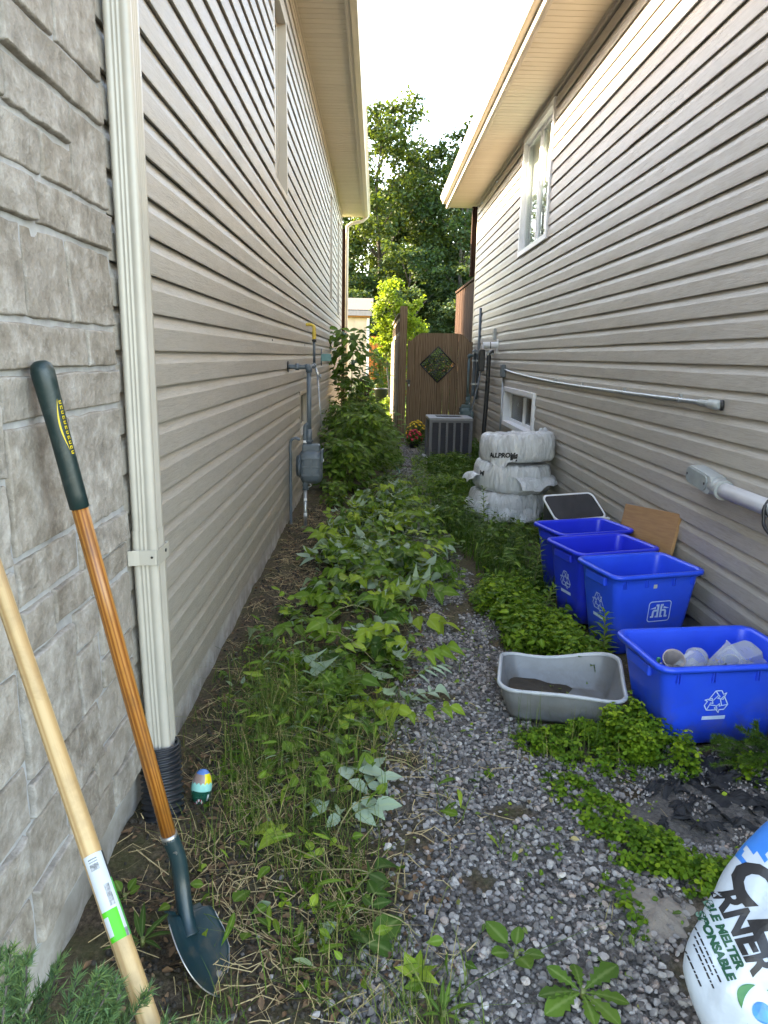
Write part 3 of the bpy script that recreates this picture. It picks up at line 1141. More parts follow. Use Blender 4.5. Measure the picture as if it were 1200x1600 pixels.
# ---- corrugated drain pipe
PIPE = thing('drain_pipe', 'black corrugated drain pipe sleeved over the foot of the downspout', 'drain pipe', (-.70, 2.2, 0))
path = bez([(-.722, 2.235, .232), (-.716, 2.22, .16), (-.705, 2.19, .08), (-.698, 2.16, .0), (-.695, 2.14, -.06)], 24)
mb = MB()
rad = [.066 + .0055 * math.sin(i * 2 * math.pi / 5.33) for i in range(len(path))]
mb.tube(path, rad, 28, caps=False)
mb.tube(path[:18], [r - .006 for r in rad[:18]], 28, caps=False)
n = 28
mb.build('sleeve', M_BLACKPIPE, PIPE)
mb = MB()
mb.tube([Vector(path[0]) + Vector((0.0635 * math.cos(a), .0635 * math.sin(a) * .98, .002)) for a in [i * 2 * math.pi / 28 for i in range(28)]], .0045, 6, close=True)
mb.build('lip', M_BLACKPIPE, PIPE)


# ---- round point shovel
SH = thing('shovel', 'round point shovel with a dark green blade and grip leaning on the stone corner', 'shovel', (-.42, 1.52, 0))
TIP = Vector((-.352, 1.452, .012)); COLLAR = Vector((-.519, 1.636, .34)); TOP = Vector((-.728, 1.585, 1.535))
hd = (TOP - COLLAR).normalized()
NECK0 = Vector((-.486, 1.625, .20)); NECK1 = Vector((-.474, 1.60, .145))
HL = (TOP - COLLAR).length
# shaft in its own axes so that the grain runs along it
Q = hd.to_track_quat('Z', 'X').to_matrix().to_4x4(); Q.translation = COLLAR


def on_shaft(name, mb, mats, parent):
    me = mb.mesh(name, mats)
    o = bpy.data.objects.new(name, me); COL.objects.link(o); o.parent = parent
    L = wm_of(parent).inverted() @ Q
    o.matrix_local = L; WORLD[o.name] = Q.copy()
    return o


mb = MB().tube([(0, 0, -.03), (0, 0, .2), (0, 0, .6), (0, 0, HL - .30)], [.0185, .0195, .019, .0185], 20)
on_shaft('shaft', mb, M_HANDLE, SH)
mb = MB().tube([(0, 0, z) for z in (HL - .335, HL - .333, HL - .3, HL - .15, HL - .06, HL - .025, HL - .008, HL - .001, HL)],
               [.0195, .0215, .0218, .0218, .0245, .0255, .021, .012, .003], 24)
grip = on_shaft('grip', mb, M_GRIP, SH)
# yellow emblem: a thin crescent beside a row of letter-like strokes
camL = Vector((0, 0, H_EYE)) - (COLLAR + hd * (HL - .15))
inv = Q.to_3x3().inverted()
cl = inv @ camL
a0 = math.atan2(cl.y, cl.x)
mb = MB()


def gp(a, z, r=.0226):
    k = (z - (HL - .15)) / .09
    rr = .0219 + max(0, min(1, k)) * .0027 + .0004
    return (rr * math.cos(a0 + a), rr * math.sin(a0 + a), z)


SGN = 1 if (Q.to_3x3() @ Vector((math.cos(a0 + .5), math.sin(a0 + .5), 0))).dot(Vector((1, 0, 0))) > (Q.to_3x3() @ Vector((math.cos(a0 - .5), math.sin(a0 - .5), 0))).dot(Vector((1, 0, 0))) else -1
for i in range(16):
    t0, t1 = i / 16, (i + 1) / 16
    z0 = HL - .085 - .115 * t0; z1 = HL - .085 - .115 * t1
    c0 = .58 - .42 * math.sin(math.pi * t0); c1 = .58 - .42 * math.sin(math.pi * t1)
    w0 = .02 + .15 * math.sin(math.pi * t0); w1 = .02 + .15 * math.sin(math.pi * t1)
    mb.add([gp(SGN * c0, z0), gp(SGN * (c0 + w0), z0), gp(SGN * (c1 + w1), z1), gp(SGN * c1, z1)], [(0, 1, 2, 3)])
for i in range(11):
    z0 = HL - .090 - .0112 * i
    for (u0, u1, s0, s1) in ((.68, 1.02, 0, .0022), (.68, .78, 0, .0075), (.92, 1.02, .002, .0075)) if i % 2 else ((.68, 1.02, .005, .0072), (.68, 1.02, 0, .002), (.68, .77, 0, .007)):
        mb.add([gp(SGN * u0, z0 - s0), gp(SGN * u1, z0 - s0), gp(SGN * u1, z0 - s1), gp(SGN * u0, z0 - s1)], [(0, 1, 2, 3)])
on_shaft('emblem', mb, M_YELLOW, SH)
mb = MB().tube([(0, 0, -.028), (0, 0, -.008)], [.0215, .0212], 20)
on_shaft('ferrule', mb, M_STEEL, SH)
# socket: tube that flattens into the neck of the blade
soc = bez([tuple(COLLAR - hd * .02), tuple(COLLAR.lerp(NECK0, .55) + Vector((.004, .006, 0))), tuple(NECK0), tuple(NECK1), (-.462, 1.578, .105), (-.452, 1.562, .085)], 6)
kk = len(soc)
mb = MB().tube(soc, [.0215 - .0015 * i / kk + (.006 * max(0, (i - kk * .7)) / (kk * .3)) for i in range(kk)], 18)
mb.build('socket', M_SHOVEL, SH)
MB().tube([COLLAR - hd * .055 + Vector((.012, -.018, 0)), COLLAR - hd * .055 + Vector((.0125, -.0215, .0))], .006, 10).build('rivet', M_STEEL, SH)
# blade
hub = Vector((-.480, 1.592, .125))
bd = (TIP - hub).normalized(); BL = (TIP - hub).length
vw = Vector((-.41, 1.52, -1.48)).normalized(); vw = (vw - bd * vw.dot(bd)).normalized()
pr = bd.cross(vw); pr = pr if pr.x > 0 else -pr
bw = (pr * .58 + vw * .80).normalized()
bn = bd.cross(bw).normalized()
if bn.z < 0: bn = -bn


def blade(u, v, lift=0.0):
    u = u * 2 - 1
    prof = [(0, .068), (.04, .088), (.12, .094), (.35, .100), (.55, .094), (.72, .074), (.86, .045), (.95, .018), (1, .002)]
    for (a, wa), (b, wb_) in zip(prof[:-1], prof[1:]):
        if v <= b:
            w = wa + (wb_ - wa) * (v - a) / (b - a); break
    dish = .034 * (u * u) * (w / .1) ** 2 + .012 * math.sin(math.pi * v) * -1
    crease = .012 * max(0, 1 - abs(u) * 3.2) * max(0, 1 - v * 2.2)
    return hub + bd * (BL * v) + bw * (w * u) + bn * (dish + crease + lift)


mb = MB()
mb.grid(lambda u, v: blade(u, v), 22, 26)
b_o = mb.build('blade', M_SHOVEL, SH, fix=False)
so = b_o.modifiers.new('thickness', 'SOLIDIFY'); so.thickness = .0024; so.offset = 0
# rolled foot rests at the shoulders
for s in (0, 1):
    mb = MB()
    us = [(.02 + .30 * i / 8) if s == 0 else (.68 + .30 * i / 8) for i in range(9)]
    rings = []
    for u in us:
        p = blade(u, .002)
        rings.append([p + bn * .002, p - bd * .010 + bn * .0025, p - bd * .016 - bn * .008, p - bd * .012 - bn * .008, p - bd * .008, p - bn * .001])
    loft(mb, rings, 0, False, True, True, True)
    mb.build('foot_rest', M_SHOVEL, SH)
mb = MB()
edge = [blade(0, v / 24, .0) for v in range(3, 24)] + [TIP] + [blade(1, v / 24) for v in range(23, 2, -1)]
mb.tube(edge, .0017, 6)
mb.build('worn_edge', M_STEEL, SH)

# ---- second long handled tool, its head out of the picture by the street
P0 = Vector((.10, .42, .02)); PT = Vector((-.7435, 1.30, 1.262))
P_A = Vector((-.66, 1.22, 1.13)); P_B = Vector((-.311, .846, .623))
td = (P_A - P_B).normalized()
PB0 = P_B - td * .87
PT = P_A + td * .135
TL = (PT - PB0).length
TH = thing('garden_tool', 'long pale wooden handle with a white and green paper label, nearest the camera', 'garden tool', tuple(PB0))
Q = td.to_track_quat('Z', 'X').to_matrix().to_4x4(); Q.translation = PB0
RT = .0150
mb = MB().tube([(0, 0, 0), (0, 0, .3), (0, 0, TL - .2), (0, 0, TL - .01), (0, 0, TL)], [.0155, RT + .0004, RT, RT, .010], 22)
on_shaft('shaft', mb, M_HANDLE2, TH)
mb = MB()
mb.box(-.2, .2, -.014, .014, -.02, .02)
for i in range(13):
    mb.tube([(-.19 + i * .0317, 0, 0), (-.19 + i * .0317, -.03, -.008), (-.19 + i * .0317, -.075, -.006)], .004, 6)
on_shaft('rake_head', mb, M_BLACK, TH)
# paper label wrapped on the shaft
s_lab1 = (Vector((-.383, .878, H_EYE - .694)) - Vector((0, 0, H_EYE)))
inv = Q.to_3x3().inverted()


def along(px_dir):
    """distance along the shaft where a sight line passes closest"""
    o = Vector((0, 0, H_EYE)); d = Vector(px_dir).normalized()
    w0 = PB0 - o
    b = td.dot(d)
    return (b * d.dot(w0) - td.dot(w0)) / (1 - b * b)


S1 = along((-.383, .878, -.694)); S0 = along((-.347, .851, -.812))
cl = inv @ (Vector((0, 0, H_EYE)) - (PB0 + td * (S0 + S1) / 2))
a0 = math.atan2(cl.y, cl.x)
SG = 1 if (Q.to_3x3() @ Vector((-math.sin(a0), math.cos(a0), 0))).x > 0 else -1
M_LABW = simple('label_white', (.40, .425, .44), .4, c2=(.36, .385, .40)); M_LABG = simple('label_green', (.03, .42, .01), .4); M_LABD = simple('label_dark_green', (.04, .30, .05), .4)
M_LABK = simple('label_black', (.02, .02, .022), .5); M_LABT = simple('label_grey_print', (.10, .105, .11), .6, c2=(.34, .35, .36), ns=160, kind='obj', stretch=(1, 1, 1))


def lab_mat(u, v):
    # u across the label left to right, v from its top to its foot
    if u > .80:
        return 3 if v < .33 else 2
    if v > .66 and u > .02:
        if u > .62: return 0 if v < .9 else 4
        if u < .22 and .72 < v < .93: return 0
        return 1
    if .05 < v < .19 and .16 < u < .48 and int(v * 90) % 3: return 4
    if .38 < v < .63 and .42 < u < .62: return 4
    return 0


mb = MB()
mb.grid(lambda u, v: ((RT + .0009) * math.cos(a0 + SG * (-.95 + 2.5 * u)), (RT + .0009) * math.sin(a0 + SG * (-.95 + 2.5 * u)), S1 + (S0 - S1) * v), 24, 64, matfn=lab_mat)
on_shaft('paper_label', mb, [M_LABW, M_LABG, M_LABD, M_LABK, M_LABT], TH)

# ---- painted egg-shaped stone
M_PAINT = [simple('paint_' + n, c, .28, spec=.5) for n, c in (('green', (.006, .085, .055)), ('aqua', (.30, .72, .64)), ('yellow', (.75, .62, .02)), ('blue', (.08, .22, .55)), ('pinkish', (.34, .24, .21)), ('white', (.75, .74, .72)), ('red', (.45, .03, .05)))]


def egg_mat(u, v):
    a = (u - .5) * 2 * math.pi  # 0 = facing the path
    z = v
    if abs(a) < 1.5:
        sx = a
        # candy striped snake
        yy = .25 + .075 * math.sin(sx * 4.2 + 2.3)
        if -1.1 < sx < .75 and abs(z - yy) < .032:
            return 5 if math.sin(sx * 20) > -.1 else 6
        if .6 < sx < .9 and .30 < z < .44: return 5
    zig = .60 + .035 * (abs(((a * 2.2) % 1) - .5) * 2)
    if z < .46 + .03 * math.cos(a): return 0
    if z < zig: return 1
    if .15 < a < 1.25 and z < .82: return 2
    if z > .80: return 3
    return 4


mb = MB()


def egg(u, v):
    a = (u - .5) * 2 * math.pi - math.pi / 2 + .25
    ph = (v - .5) * math.pi
    r = .036 * math.cos(ph) ** .85 if v not in (0, 1) else .0
    return (r * math.cos(a), r * .85 * math.sin(a), .064 + .066 * math.sin(ph))


mb.grid(egg, 72, 60, matfn=egg_mat)
e = mb.build('painted_stone', M_PAINT, None, False, loc=(-.592, 2.235, -.004), rot=(-.18, .1, 0), fix=False)
tag(e, 'egg-shaped stone painted green, aqua, yellow and blue beside the black drain pipe', 'painted stone')


# ---- gas meter (used at both houses)
def gas_meter(label, loc, rotz, mat, group, feed_z, full=True):
    g = thing('gas_meter', label, 'gas meter', loc, (0, 0, rotz), group)

    def B(name, mb, m=mat, par=None, bevel=0):
        return mb.build(name, m, par or g, False, bevel=bevel)

    # local axes: x out from the wall, y along it, z up; the wall is at x = -.195
    mb = MB().tube(bez([(-.185, 0, feed_z), (-.06, 0, feed_z), (-.02, 0, feed_z), (0, 0, feed_z - .03), (0, 0, feed_z - .1)], 5), .021, 12)
    mb.tube([(-.03, 0, feed_z), (.012, 0, feed_z)], .028, 12)
    mb.tube([(0, 0, feed_z + .008), (0, 0, feed_z - .045)], .028, 12)
    mb.tube([(-.12, 0, feed_z), (-.085, 0, feed_z)], .030, 12)
    B('feed_elbow', mb)
    MB().tube([(-.188, 0, feed_z), (-.180, 0, feed_z)], .05, 16).build('wall_flange', M_BLACK, g, False)
    B('riser', MB().tube([(0, 0, feed_z - .05), (0, 0, .78)], .0215, 12))
    mb = MB().tube([(0, 0, .90), (0, 0, .76)], [.026, .03], 12).tube([(0, .0, .80), (0, 0, .785)], .037, 8)
    B('union_nut', mb)
    # body: two dished shells and a cast index cover on top
    mb = MB()
    Mx = Matrix.Translation((.02, 0, .57)) @ Matrix.Rotation(math.pi / 2, 4, 'X')
    R = rounded_rect(.19, .30, .06, 6)
    rings = []
    for (s, y) in ((.55, -.098), (.82, -.092), (.95, -.07), (1.0, -.03), (1.08, -.022), (1.08, -.006), (1.0, .0), (1.08, .006), (1.08, .022), (1.0, .03), (.95, .07), (.82, .092), (.55, .098)):
        rings.append([(.02 + x * s, y, .565 + zz * s) for x, zz in R])
    loft(mb, rings, 0, True, True, True, True)
    body = B('body', mb)
    mb = MB().box(-.06, .10, -.055, .055, .70, .765)
    B('top_casting', mb, bevel=.012)
    mb = MB()
    for zz in (.49, .565, .64):
        mb.box(-.06, .10, -.104, -.096, zz - .008, zz + .008)
    mb.box(.012, .028, -.106, -.094, .48, .65)
    B('cast_ribs', mb, par=body, bevel=.003)
    mb = MB().box(.112, .130, -.06, .06, .60, .72)
    idx = B('index_box', mb, bevel=.006)
    mb = MB().box(.1302, .132, -.045, .045, .635, .70)
    mb.build('index_window', M_DARKPANE, idx, False)
    mb = MB().box(.1302, .1318, -.045, .045, .607, .628)
    mb.build('index_plate', M_WHITE, idx, False)
    # regulator: a disc beside the wall with its vent
    mb = MB().lathe([(.02, -.035), (.09, -.03), (.10, -.008), (.108, -.006), (.108, .006), (.10, .008), (.085, .03), (.02, .04)], 24, M=Matrix.Translation((-.085, .02, .56)) @ Matrix.Rotation(math.pi / 2, 4, 'Y'))
    B('regulator', mb)
    mb = MB().tube(bez([(-.035, -.01, .72), (-.035, -.01, .86), (-.03, -.01, .93), (-.005, -.01, .945)], 5), .019, 10)
    B('inlet_bend', mb)
    MB().tube([(-.035, -.01, .775), (-.035, -.01, .80)], .0195, 10).build('seal_tape', M_WHITE, g, False)
    # stop valve and riser out of the ground
    mb = MB().tube([(-.035, -.01, .46), (-.035, -.01, .345)], .024, 12).tube([(-.035, -.01, .43), (-.035, -.01, .415)], .033, 8).tube([(-.035, -.01, .36), (-.035, -.01, .345)], .031, 8)
    B('stop_valve', mb)
    MB().tube([(-.035 + .03 * math.cos(a) + .025, -.012, .385 + .018 * math.sin(a)) for a in [i * math.pi / 6 for i in range(12)]], .004, 6, close=True).build('lock_ring', M_GALV, g, False)
    mb = MB().tube([(-.035, -.01, .345), (-.035, -.01, -.1)], .0165, 12)
    sp = B('ground_pipe', mb, M_GALV)
    for zz in (.23, .09):
        MB().tube([(-.035, -.01, zz), (-.035, -.01, zz + .035)], .017, 10).build('marker_tape', M_WHITE, sp, False)
    if full:
        mb = MB().tube(bez([(-.085, .02, .80), (-.13, .02, .815), (-.165, .02, .79), (-.172, .02, .74), (-.172, .02, .5), (-.172, .02, -.08)], 5), .013, 10)
        B('vent_pipe', mb)
    return g


gas_meter('grey gas meter on the left wall with its pipes bent out over the weeds', (-.586, 6.45, 0), 0, M_GASGREY, 'gas meters on the house walls', 1.45)
gas_meter('greenish gas meter behind the air conditioner at the far corner of the right wall', (1.655, 12.75, -.02), math.pi, M_GASGREEN, 'gas meters on the house walls', 1.62, False)

# ---- yellow-topped branch pipe and valve further along
g = thing('gas_branch_pipe', 'thin grey pipe with a yellow bend entering the left wall', 'pipe', (-.69, 8.2, 1.4))
MB().tube(bez([(-.778, 8.2, 1.885), (-.72, 8.2, 1.885), (-.69, 8.2, 1.865), (-.686, 8.2, 1.80), (-.686, 8.2, 1.73)], 6), [.017] * 6 + [.018] * 6 + [.02] * 6 + [.023] * 7, 12).build('yellow_bend', M_YPIPE, g)
MB().tube([(-.686, 8.2, 1.74), (-.686, 8.2, 1.45)], .0155, 10).build('riser', M_GASGREY, g)
MB().tube([(-.686, 8.2, 1.70), (-.686, 8.2, 1.725)], .026, 10).build('union_nut', M_BLACK, g)
mb = MB().tube([(-.586, 6.48, 1.45), (-.60, 7.3, 1.452), (-.686, 8.2, 1.455)], .017, 10)
mb.tube([(-.594, 7.0, 1.451), (-.597, 7.12, 1.4515)], .025, 8)
mb.build('header_pipe', M_GASGREY, g)
mb = MB().tube([(-.595, 7.25, 1.43), (-.57, 7.25, 1.36), (-.545, 7.26, 1.345)], .014, 8).tube([(-.55, 7.26, 1.345), (-.535, 7.26, 1.345)], .022, 8)
mb.build('tap', M_GALV, g)
MB().tube([(-.57, 7.25, 1.36), (-.55, 7.2, 1.1), (-.52, 7.15, .85)], .008, 8).build('drip_line', M_GALV, g)
g = thing('meter_transmitter', 'small teal box on a thin bracket above the grey header pipe', 'box', (-.5, 7.4, 1.5))
MB().box(-.545, -.445, 7.37, 7.42, 1.495, 1.57).build('casing', M_TEAL, g, bevel=.006)
MB().tube([(-.545, 7.395, 1.62), (-.545, 7.395, 1.452)], .006, 8).build('bracket', M_GASGREY, g)

# ================================================================== THINGS ON AND BY THE RIGHT WALL
def text_polys(s, size=1.0, shear=0.0, heavy=0.0):
    cu = bpy.data.curves.new('txt', 'FONT'); cu.body = s; cu.size = size; cu.shear = shear; cu.offset = heavy
    cu.resolution_u = 3
    o = bpy.data.objects.new('txt', cu); COL.objects.link(o)
    dg = bpy.context.evaluated_depsgraph_get(); dg.update()
    me = bpy.data.meshes.new_from_object(o.evaluated_get(dg))
    bm = bmesh.new(); bm.from_mesh(me)
    bmesh.ops.triangulate(bm, faces=bm.faces)
    V = [tuple(v.co[:2]) for v in bm.verts]; F = [tuple(v.index for v in f.verts) for f in bm.faces]
    bm.free()
    bpy.data.objects.remove(o); bpy.data.curves.remove(cu); bpy.data.meshes.remove(me)
    return V, F


# ---- metal conduit with its junction box and end fitting
CX = XR - .031
cd = thing('wall_conduit', 'thin metal conduit strapped along the right wall from a grey junction box', 'conduit', (CX, 10.1, 1.3))
mb = MB().tube(bez([(CX, 10.06, 1.415), (CX, 9.2, 1.375), (CX, 7.2, 1.338), (CX, 5.2, 1.338), (CX, 4.1, 1.345), (CX, 3.83, 1.345)], 5), .0125, 12)
mb.build('tube', M_GALV, cd)
for y, z in ((7.19, 1.338), (6.25, 1.337), (5.19, 1.338), (4.22, 1.344)):
    mb = MB().tube([(CX, y - .012, z), (CX, y + .012, z)], .0155, 12).box(CX - .004, CX + .016, y - .012, y + .012, z + .012, z + .034)
    mb.build('strap', M_GALV, cd)
mb = MB().tube([(CX, 3.95, 1.345), (CX, 3.82, 1.345)], [.019, .018], 12).tube([(CX - .001, 3.83, 1.345), (CX - .001, 3.735, 1.345), (CX - .001, 3.715, 1.345)], [.026, .027, .018], 14)
mb.tube([(CX, 3.76, 1.345), (CX + .03, 3.72, 1.343)], .022, 10)
mb.build('end_fitting', M_PVC, cd, bevel=.002)
MB().tube([(CX + .0, 3.712, 1.345), (CX + .014, 3.708, 1.345)], .028, 12).build('gasket', M_BLACK, cd)
MB().box(XR - .078, XR - .018, 10.02, 10.15, 1.31, 1.475).build('junction_box', M_GASGREY, cd, bevel=.006)
MB().tube([(CX, 10.12, 1.32), (CX, 10.12, .15)], .015, 10).build('drop_tube', M_GALV, cd)

# ---- heavy PVC conduit body
LX = XR - .065
pv = thing('pvc_conduit', 'fat grey plastic conduit elbow body with a pale pipe running out of the picture', 'conduit', (LX, 3.7, .95))
M0 = Matrix.Translation((LX, 3.70, .955)) @ Matrix.Rotation(math.radians(6), 4, 'X')
mb = MB()
R = rounded_rect(.30, .098, .046, 7)
rings = []
for (dx, s) in ((.045, .92), (.03, 1.0), (-.036, 1.0), (-.042, .97)):
    rings.append([M0 @ Vector((dx, y * (1 if s == 1 else .985), z * s)) for y, z in R])
loft(mb, rings, 0, True, True, True, True)
mb.build('body', M_PVC, pv)
mb = MB()
R2 = rounded_rect(.25, .082, .038, 7)
loft(mb, [[M0 @ Vector((dx, y * s + .02, z * s)) for y, z in R2] for dx, s in ((-.0415, 1), (-.047, 1), (-.0485, .975))], 0, False, True, True, True)
cover = mb.build('cover', simple('cover_grey', (.27, .30, .29), .5, c2=(.20, .225, .22), ns=14), pv)
for yy in (.125, -.085):
    p = M0 @ Vector((-.0487, yy, .0)); q = M0 @ Vector((-.0505, yy, .0))
    MB().tube([p, q], .007, 10).build('screw', M_BLACK, cover)
mb = MB().tube([M0 @ Vector((0, -.10, 0)), M0 @ Vector((0, -.165, 0)), M0 @ Vector((0, -.205, 0))], [.045, .048, .046], 20)
mb.tube([M0 @ Vector((0, -.185, 0)), M0 @ Vector((0, -.21, 0))], .051, 20)
mb.build('socket', M_PVC, pv)
MB().tube([M0 @ Vector((0, -.2, 0)), (LX, 2.6, .93), (LX, 1.15, .90)], .039, 22).build('pipe', M_PVCW, pv)
cb = thing('cable_tie', 'black cable looped and tied round the pale plastic pipe at the edge', 'cable', (LX - .04, 3.0, .95))
MB().tube([(LX + .046 * math.cos(a), 3.03 + .004 * math.sin(a), .944 + .046 * math.sin(a)) for a in [i * math.pi / 9 for i in range(18)]], .0055, 8, close=True).build('loop', M_BLACK, cb)
MB().tube(bez([(LX - .045, 3.03, .955), (LX - .052, 3.025, .93), (LX - .05, 3.02, .90), (LX - .05, 3.0, .86), (LX - .03, 2.9, .80)], 5), .008, 8).build('tail', M_BLACK, cb)

# ---- furnace vent, black meter box and lines near the far corner
vp = thing('furnace_vent', 'white plastic vent pipe sticking out of the right wall near the far corner', 'vent', (1.7, 10.8, 1.7))
MB().tube([(XR - .012, 10.8, 1.755), (1.60, 10.8, 1.745)], .048, 20, caps=False).tube([(XR - .012, 10.8, 1.755), (1.604, 10.8, 1.745)], .041, 20).build('pipe', M_WHITE, vp)
MB().tube([(1.70, 10.8, 1.7485), (1.712, 10.8, 1.749)], .0495, 20).build('coupling_line', M_BLACK, vp)
MB().box(XR - .024, XR - .014, 10.72, 10.88, 1.63, 1.84).build('wall_plate', M_WHITE, vp, bevel=.003)
MB().box(XR - .06, XR - .014, 10.95, 11.07, 1.83, 2.0).build('cover_box', M_PVC, vp, bevel=.008)
bl = thing('meter_box', 'black upright box with a black pipe running down to the ground', 'utility box', (1.68, 11.3, 1.0))
MB().box(1.61, 1.70, 11.2, 11.32, 1.36, 1.69).build('case', M_BLACK, bl, bevel=.012)
MB().tube(bez([(1.80, 11.05, 1.66), (1.755, 11.05, 1.64), (1.735, 11.05, 1.58), (1.735, 11.05, 1.2), (1.72, 11.06, .6), (1.70, 11.06, .0)], 5), .034, 12).build('pipe', M_BLACK, bl)
MB().tube([(1.66, 11.28, 1.36), (1.56, 11.2, .9), (1.47, 11.05, .62)], .010, 8).build('lead', M_GASGREY, bl)
MB().box(1.70, 1.80, 11.02, 11.09, 1.60, 1.66).build('clamp', M_PVC, bl, bevel=.006)
gp_ = thing('grey_riser', 'fat grey pipe with a bent top up the far corner of the right wall', 'pipe', (1.72, 12.7, 1.0))
MB().tube(bez([(1.60, 11.6, 1.665), (1.66, 12.2, 1.67), (1.715, 12.5, 1.665), (1.735, 12.58, 1.60), (1.735, 12.6, 1.45), (1.73, 12.6, .9)], 6), .030, 12).build('pipe', M_GASGREY, gp_)
MB().tube([(1.80, 12.62, 2.4), (1.80, 12.62, .85)], .026, 12).build('conduit', M_GASGREY, gp_)
for zz in (1.5, 1.1):
    MB().box(1.69, XR - .012, 12.57, 12.63, zz, zz + .03).build('bracket', M_GALV, gp_)

# ---- air conditioner
ac = thing('air_conditioner', 'grey outdoor air conditioner with vertical louvre panels standing before the gate', 'air conditioner', (1.155, 11.0, 0), (0, 0, .02))
W, D, Z0, Z1 = .66, .62, .04, .635
MB().box(-W / 2 - .04, W / 2 + .04, -D / 2 - .04, D / 2 + .04, -.04, .04).build('pad', M_CONCRETE, ac, False, bevel=.01)
MB().box(-W / 2 + .03, W / 2 - .03, -D / 2 + .03, D / 2 - .03, Z0, Z1 - .01).build('coil', M_ACDARK, ac, False)
for sx in (-1, 1):
    for sy in (-1, 1):
        x0, x1 = sorted((sx * W / 2, sx * (W / 2 - .05))); y0, y1 = sorted((sy * D / 2, sy * (D / 2 - .05)))
        MB().box(x0, x1, y0, y1, Z0, Z1).build('corner_post', M_ACGREY, ac, False, bevel=.008)
rib_me = {}


def ac_panel(x0, x1, face):
    mb = MB()
    for i in range(22):
        z = Z0 + .05 + i * .0245
        mb.add([(x0, -D / 2 + .016, z), (x1, -D / 2 + .016, z), (x1, -D / 2 + .004, z - .013), (x0, -D / 2 + .004, z - .013)], [(0, 1, 2, 3)])
        mb.add([(x0, -D / 2 + .004, z - .013), (x1, -D / 2 + .004, z - .013), (x1, -D / 2 + .018, z - .0135), (x0, -D / 2 + .018, z - .0135)], [(0, 1, 2, 3)])
    M = Matrix.Rotation(face * math.pi / 2, 4, 'Z')
    mb.v = [tuple(M @ Vector(p)) for p in mb.v]
    mb.build('louvre_panel', M_ACDARK, ac, False)


for face in range(4):
    M = Matrix.Rotation(face * math.pi / 2, 4, 'Z')
    xs = [-W / 2 + .05 + i * (W - .10) / 5 for i in range(6)]
    for i in range(5):
        ac_panel(xs[i] + .015, xs[i + 1] - .015, face)
    for i in range(1, 5):
        mb = MB().box(xs[i] - .016, xs[i] + .016, -D / 2 - .001, -D / 2 + .03, Z0 + .02, Z1 - .03)
        mb.v = [tuple(M @ Vector(p)) for p in mb.v]
        mb.build('rib', M_ACGREY, ac, False, bevel=.003)
    mb = MB().box(-W / 2 + .045, W / 2 - .045, -D / 2 + .001, -D / 2 + .03, Z1 - .035, Z1 - .001).box(-W / 2 + .045, W / 2 - .045, -D / 2 + .001, -D / 2 + .03, Z0, Z0 + .025)
    mb.v = [tuple(M @ Vector(p)) for p in mb.v]
    mb.build('rail', M_ACGREY, ac, False)
mb = MB()
R = rounded_rect(W + .012, D + .012, .03, 4)
C_ = [(.27 * math.cos(math.atan2(y, x)), .27 * math.sin(math.atan2(y, x))) for x, y in R]
C2 = [(.25 * math.cos(math.atan2(y, x)), .25 * math.sin(math.atan2(y, x))) for x, y in R]
loft(mb, [[(x, y, Z1) for x, y in R], [(x, y, Z1 + .028) for x, y in R], [(x * .985, y * .985, Z1 + .036) for x, y in R], [(x, y, Z1 + .04) for x, y in C_], [(x, y, Z1 + .02) for x, y in C2], [(x * .98, y * .98, Z1 - .06) for x, y in C2]], 0, False)
mb.build('top_cover', simple('ac_top', (.25, .25, .255), .45), ac, False)
mb = MB()
for r in (.05, .09, .13, .17, .21, .245):
    mb.tube([(r * math.cos(a), r * math.sin(a), Z1 + .03) for a in [i * math.pi / 16 for i in range(32)]], .003, 5, close=True)
for k in range(4):
    a = k * math.pi / 4
    mb.tube([(-.25 * math.cos(a), -.25 * math.sin(a), Z1 + .026), (.25 * math.cos(a), .25 * math.sin(a), Z1 + .026)], .003, 5)
mb.build('fan_grille', M_BLACK, ac, False)
mb = MB().lathe([(.02, Z1 - .04), (.05, Z1 - .03), (.05, Z1 - .005), (.01, Z1)], 12)
for k in range(4):
    a = k * math.pi / 2 + .3
    M = Matrix.Rotation(a, 4, 'Z') @ Matrix.Rotation(.4, 4, 'X')
    mb.add([M @ Vector(p) + Vector((0, 0, Z1 - .02)) for p in ((.04, -.03, 0), (.22, -.06, 0), (.235, .06, 0), (.04, .03, 0))], [(0, 1, 2, 3)])
mb.build('fan', M_BLACK, ac, False)

# ---- gate with its post, and the fence running back from the post
GY = 13.42
gate = thing('gate', 'brown board gate with an arched top and a black diamond lattice inset', 'gate', (1.2, GY, 0))


def gate_top(x):
    t = (x - .60) / (1.80 - .60)
    return 1.99 - .235 * max(0, (abs(t - .5) - .27) / .23) ** 1.8


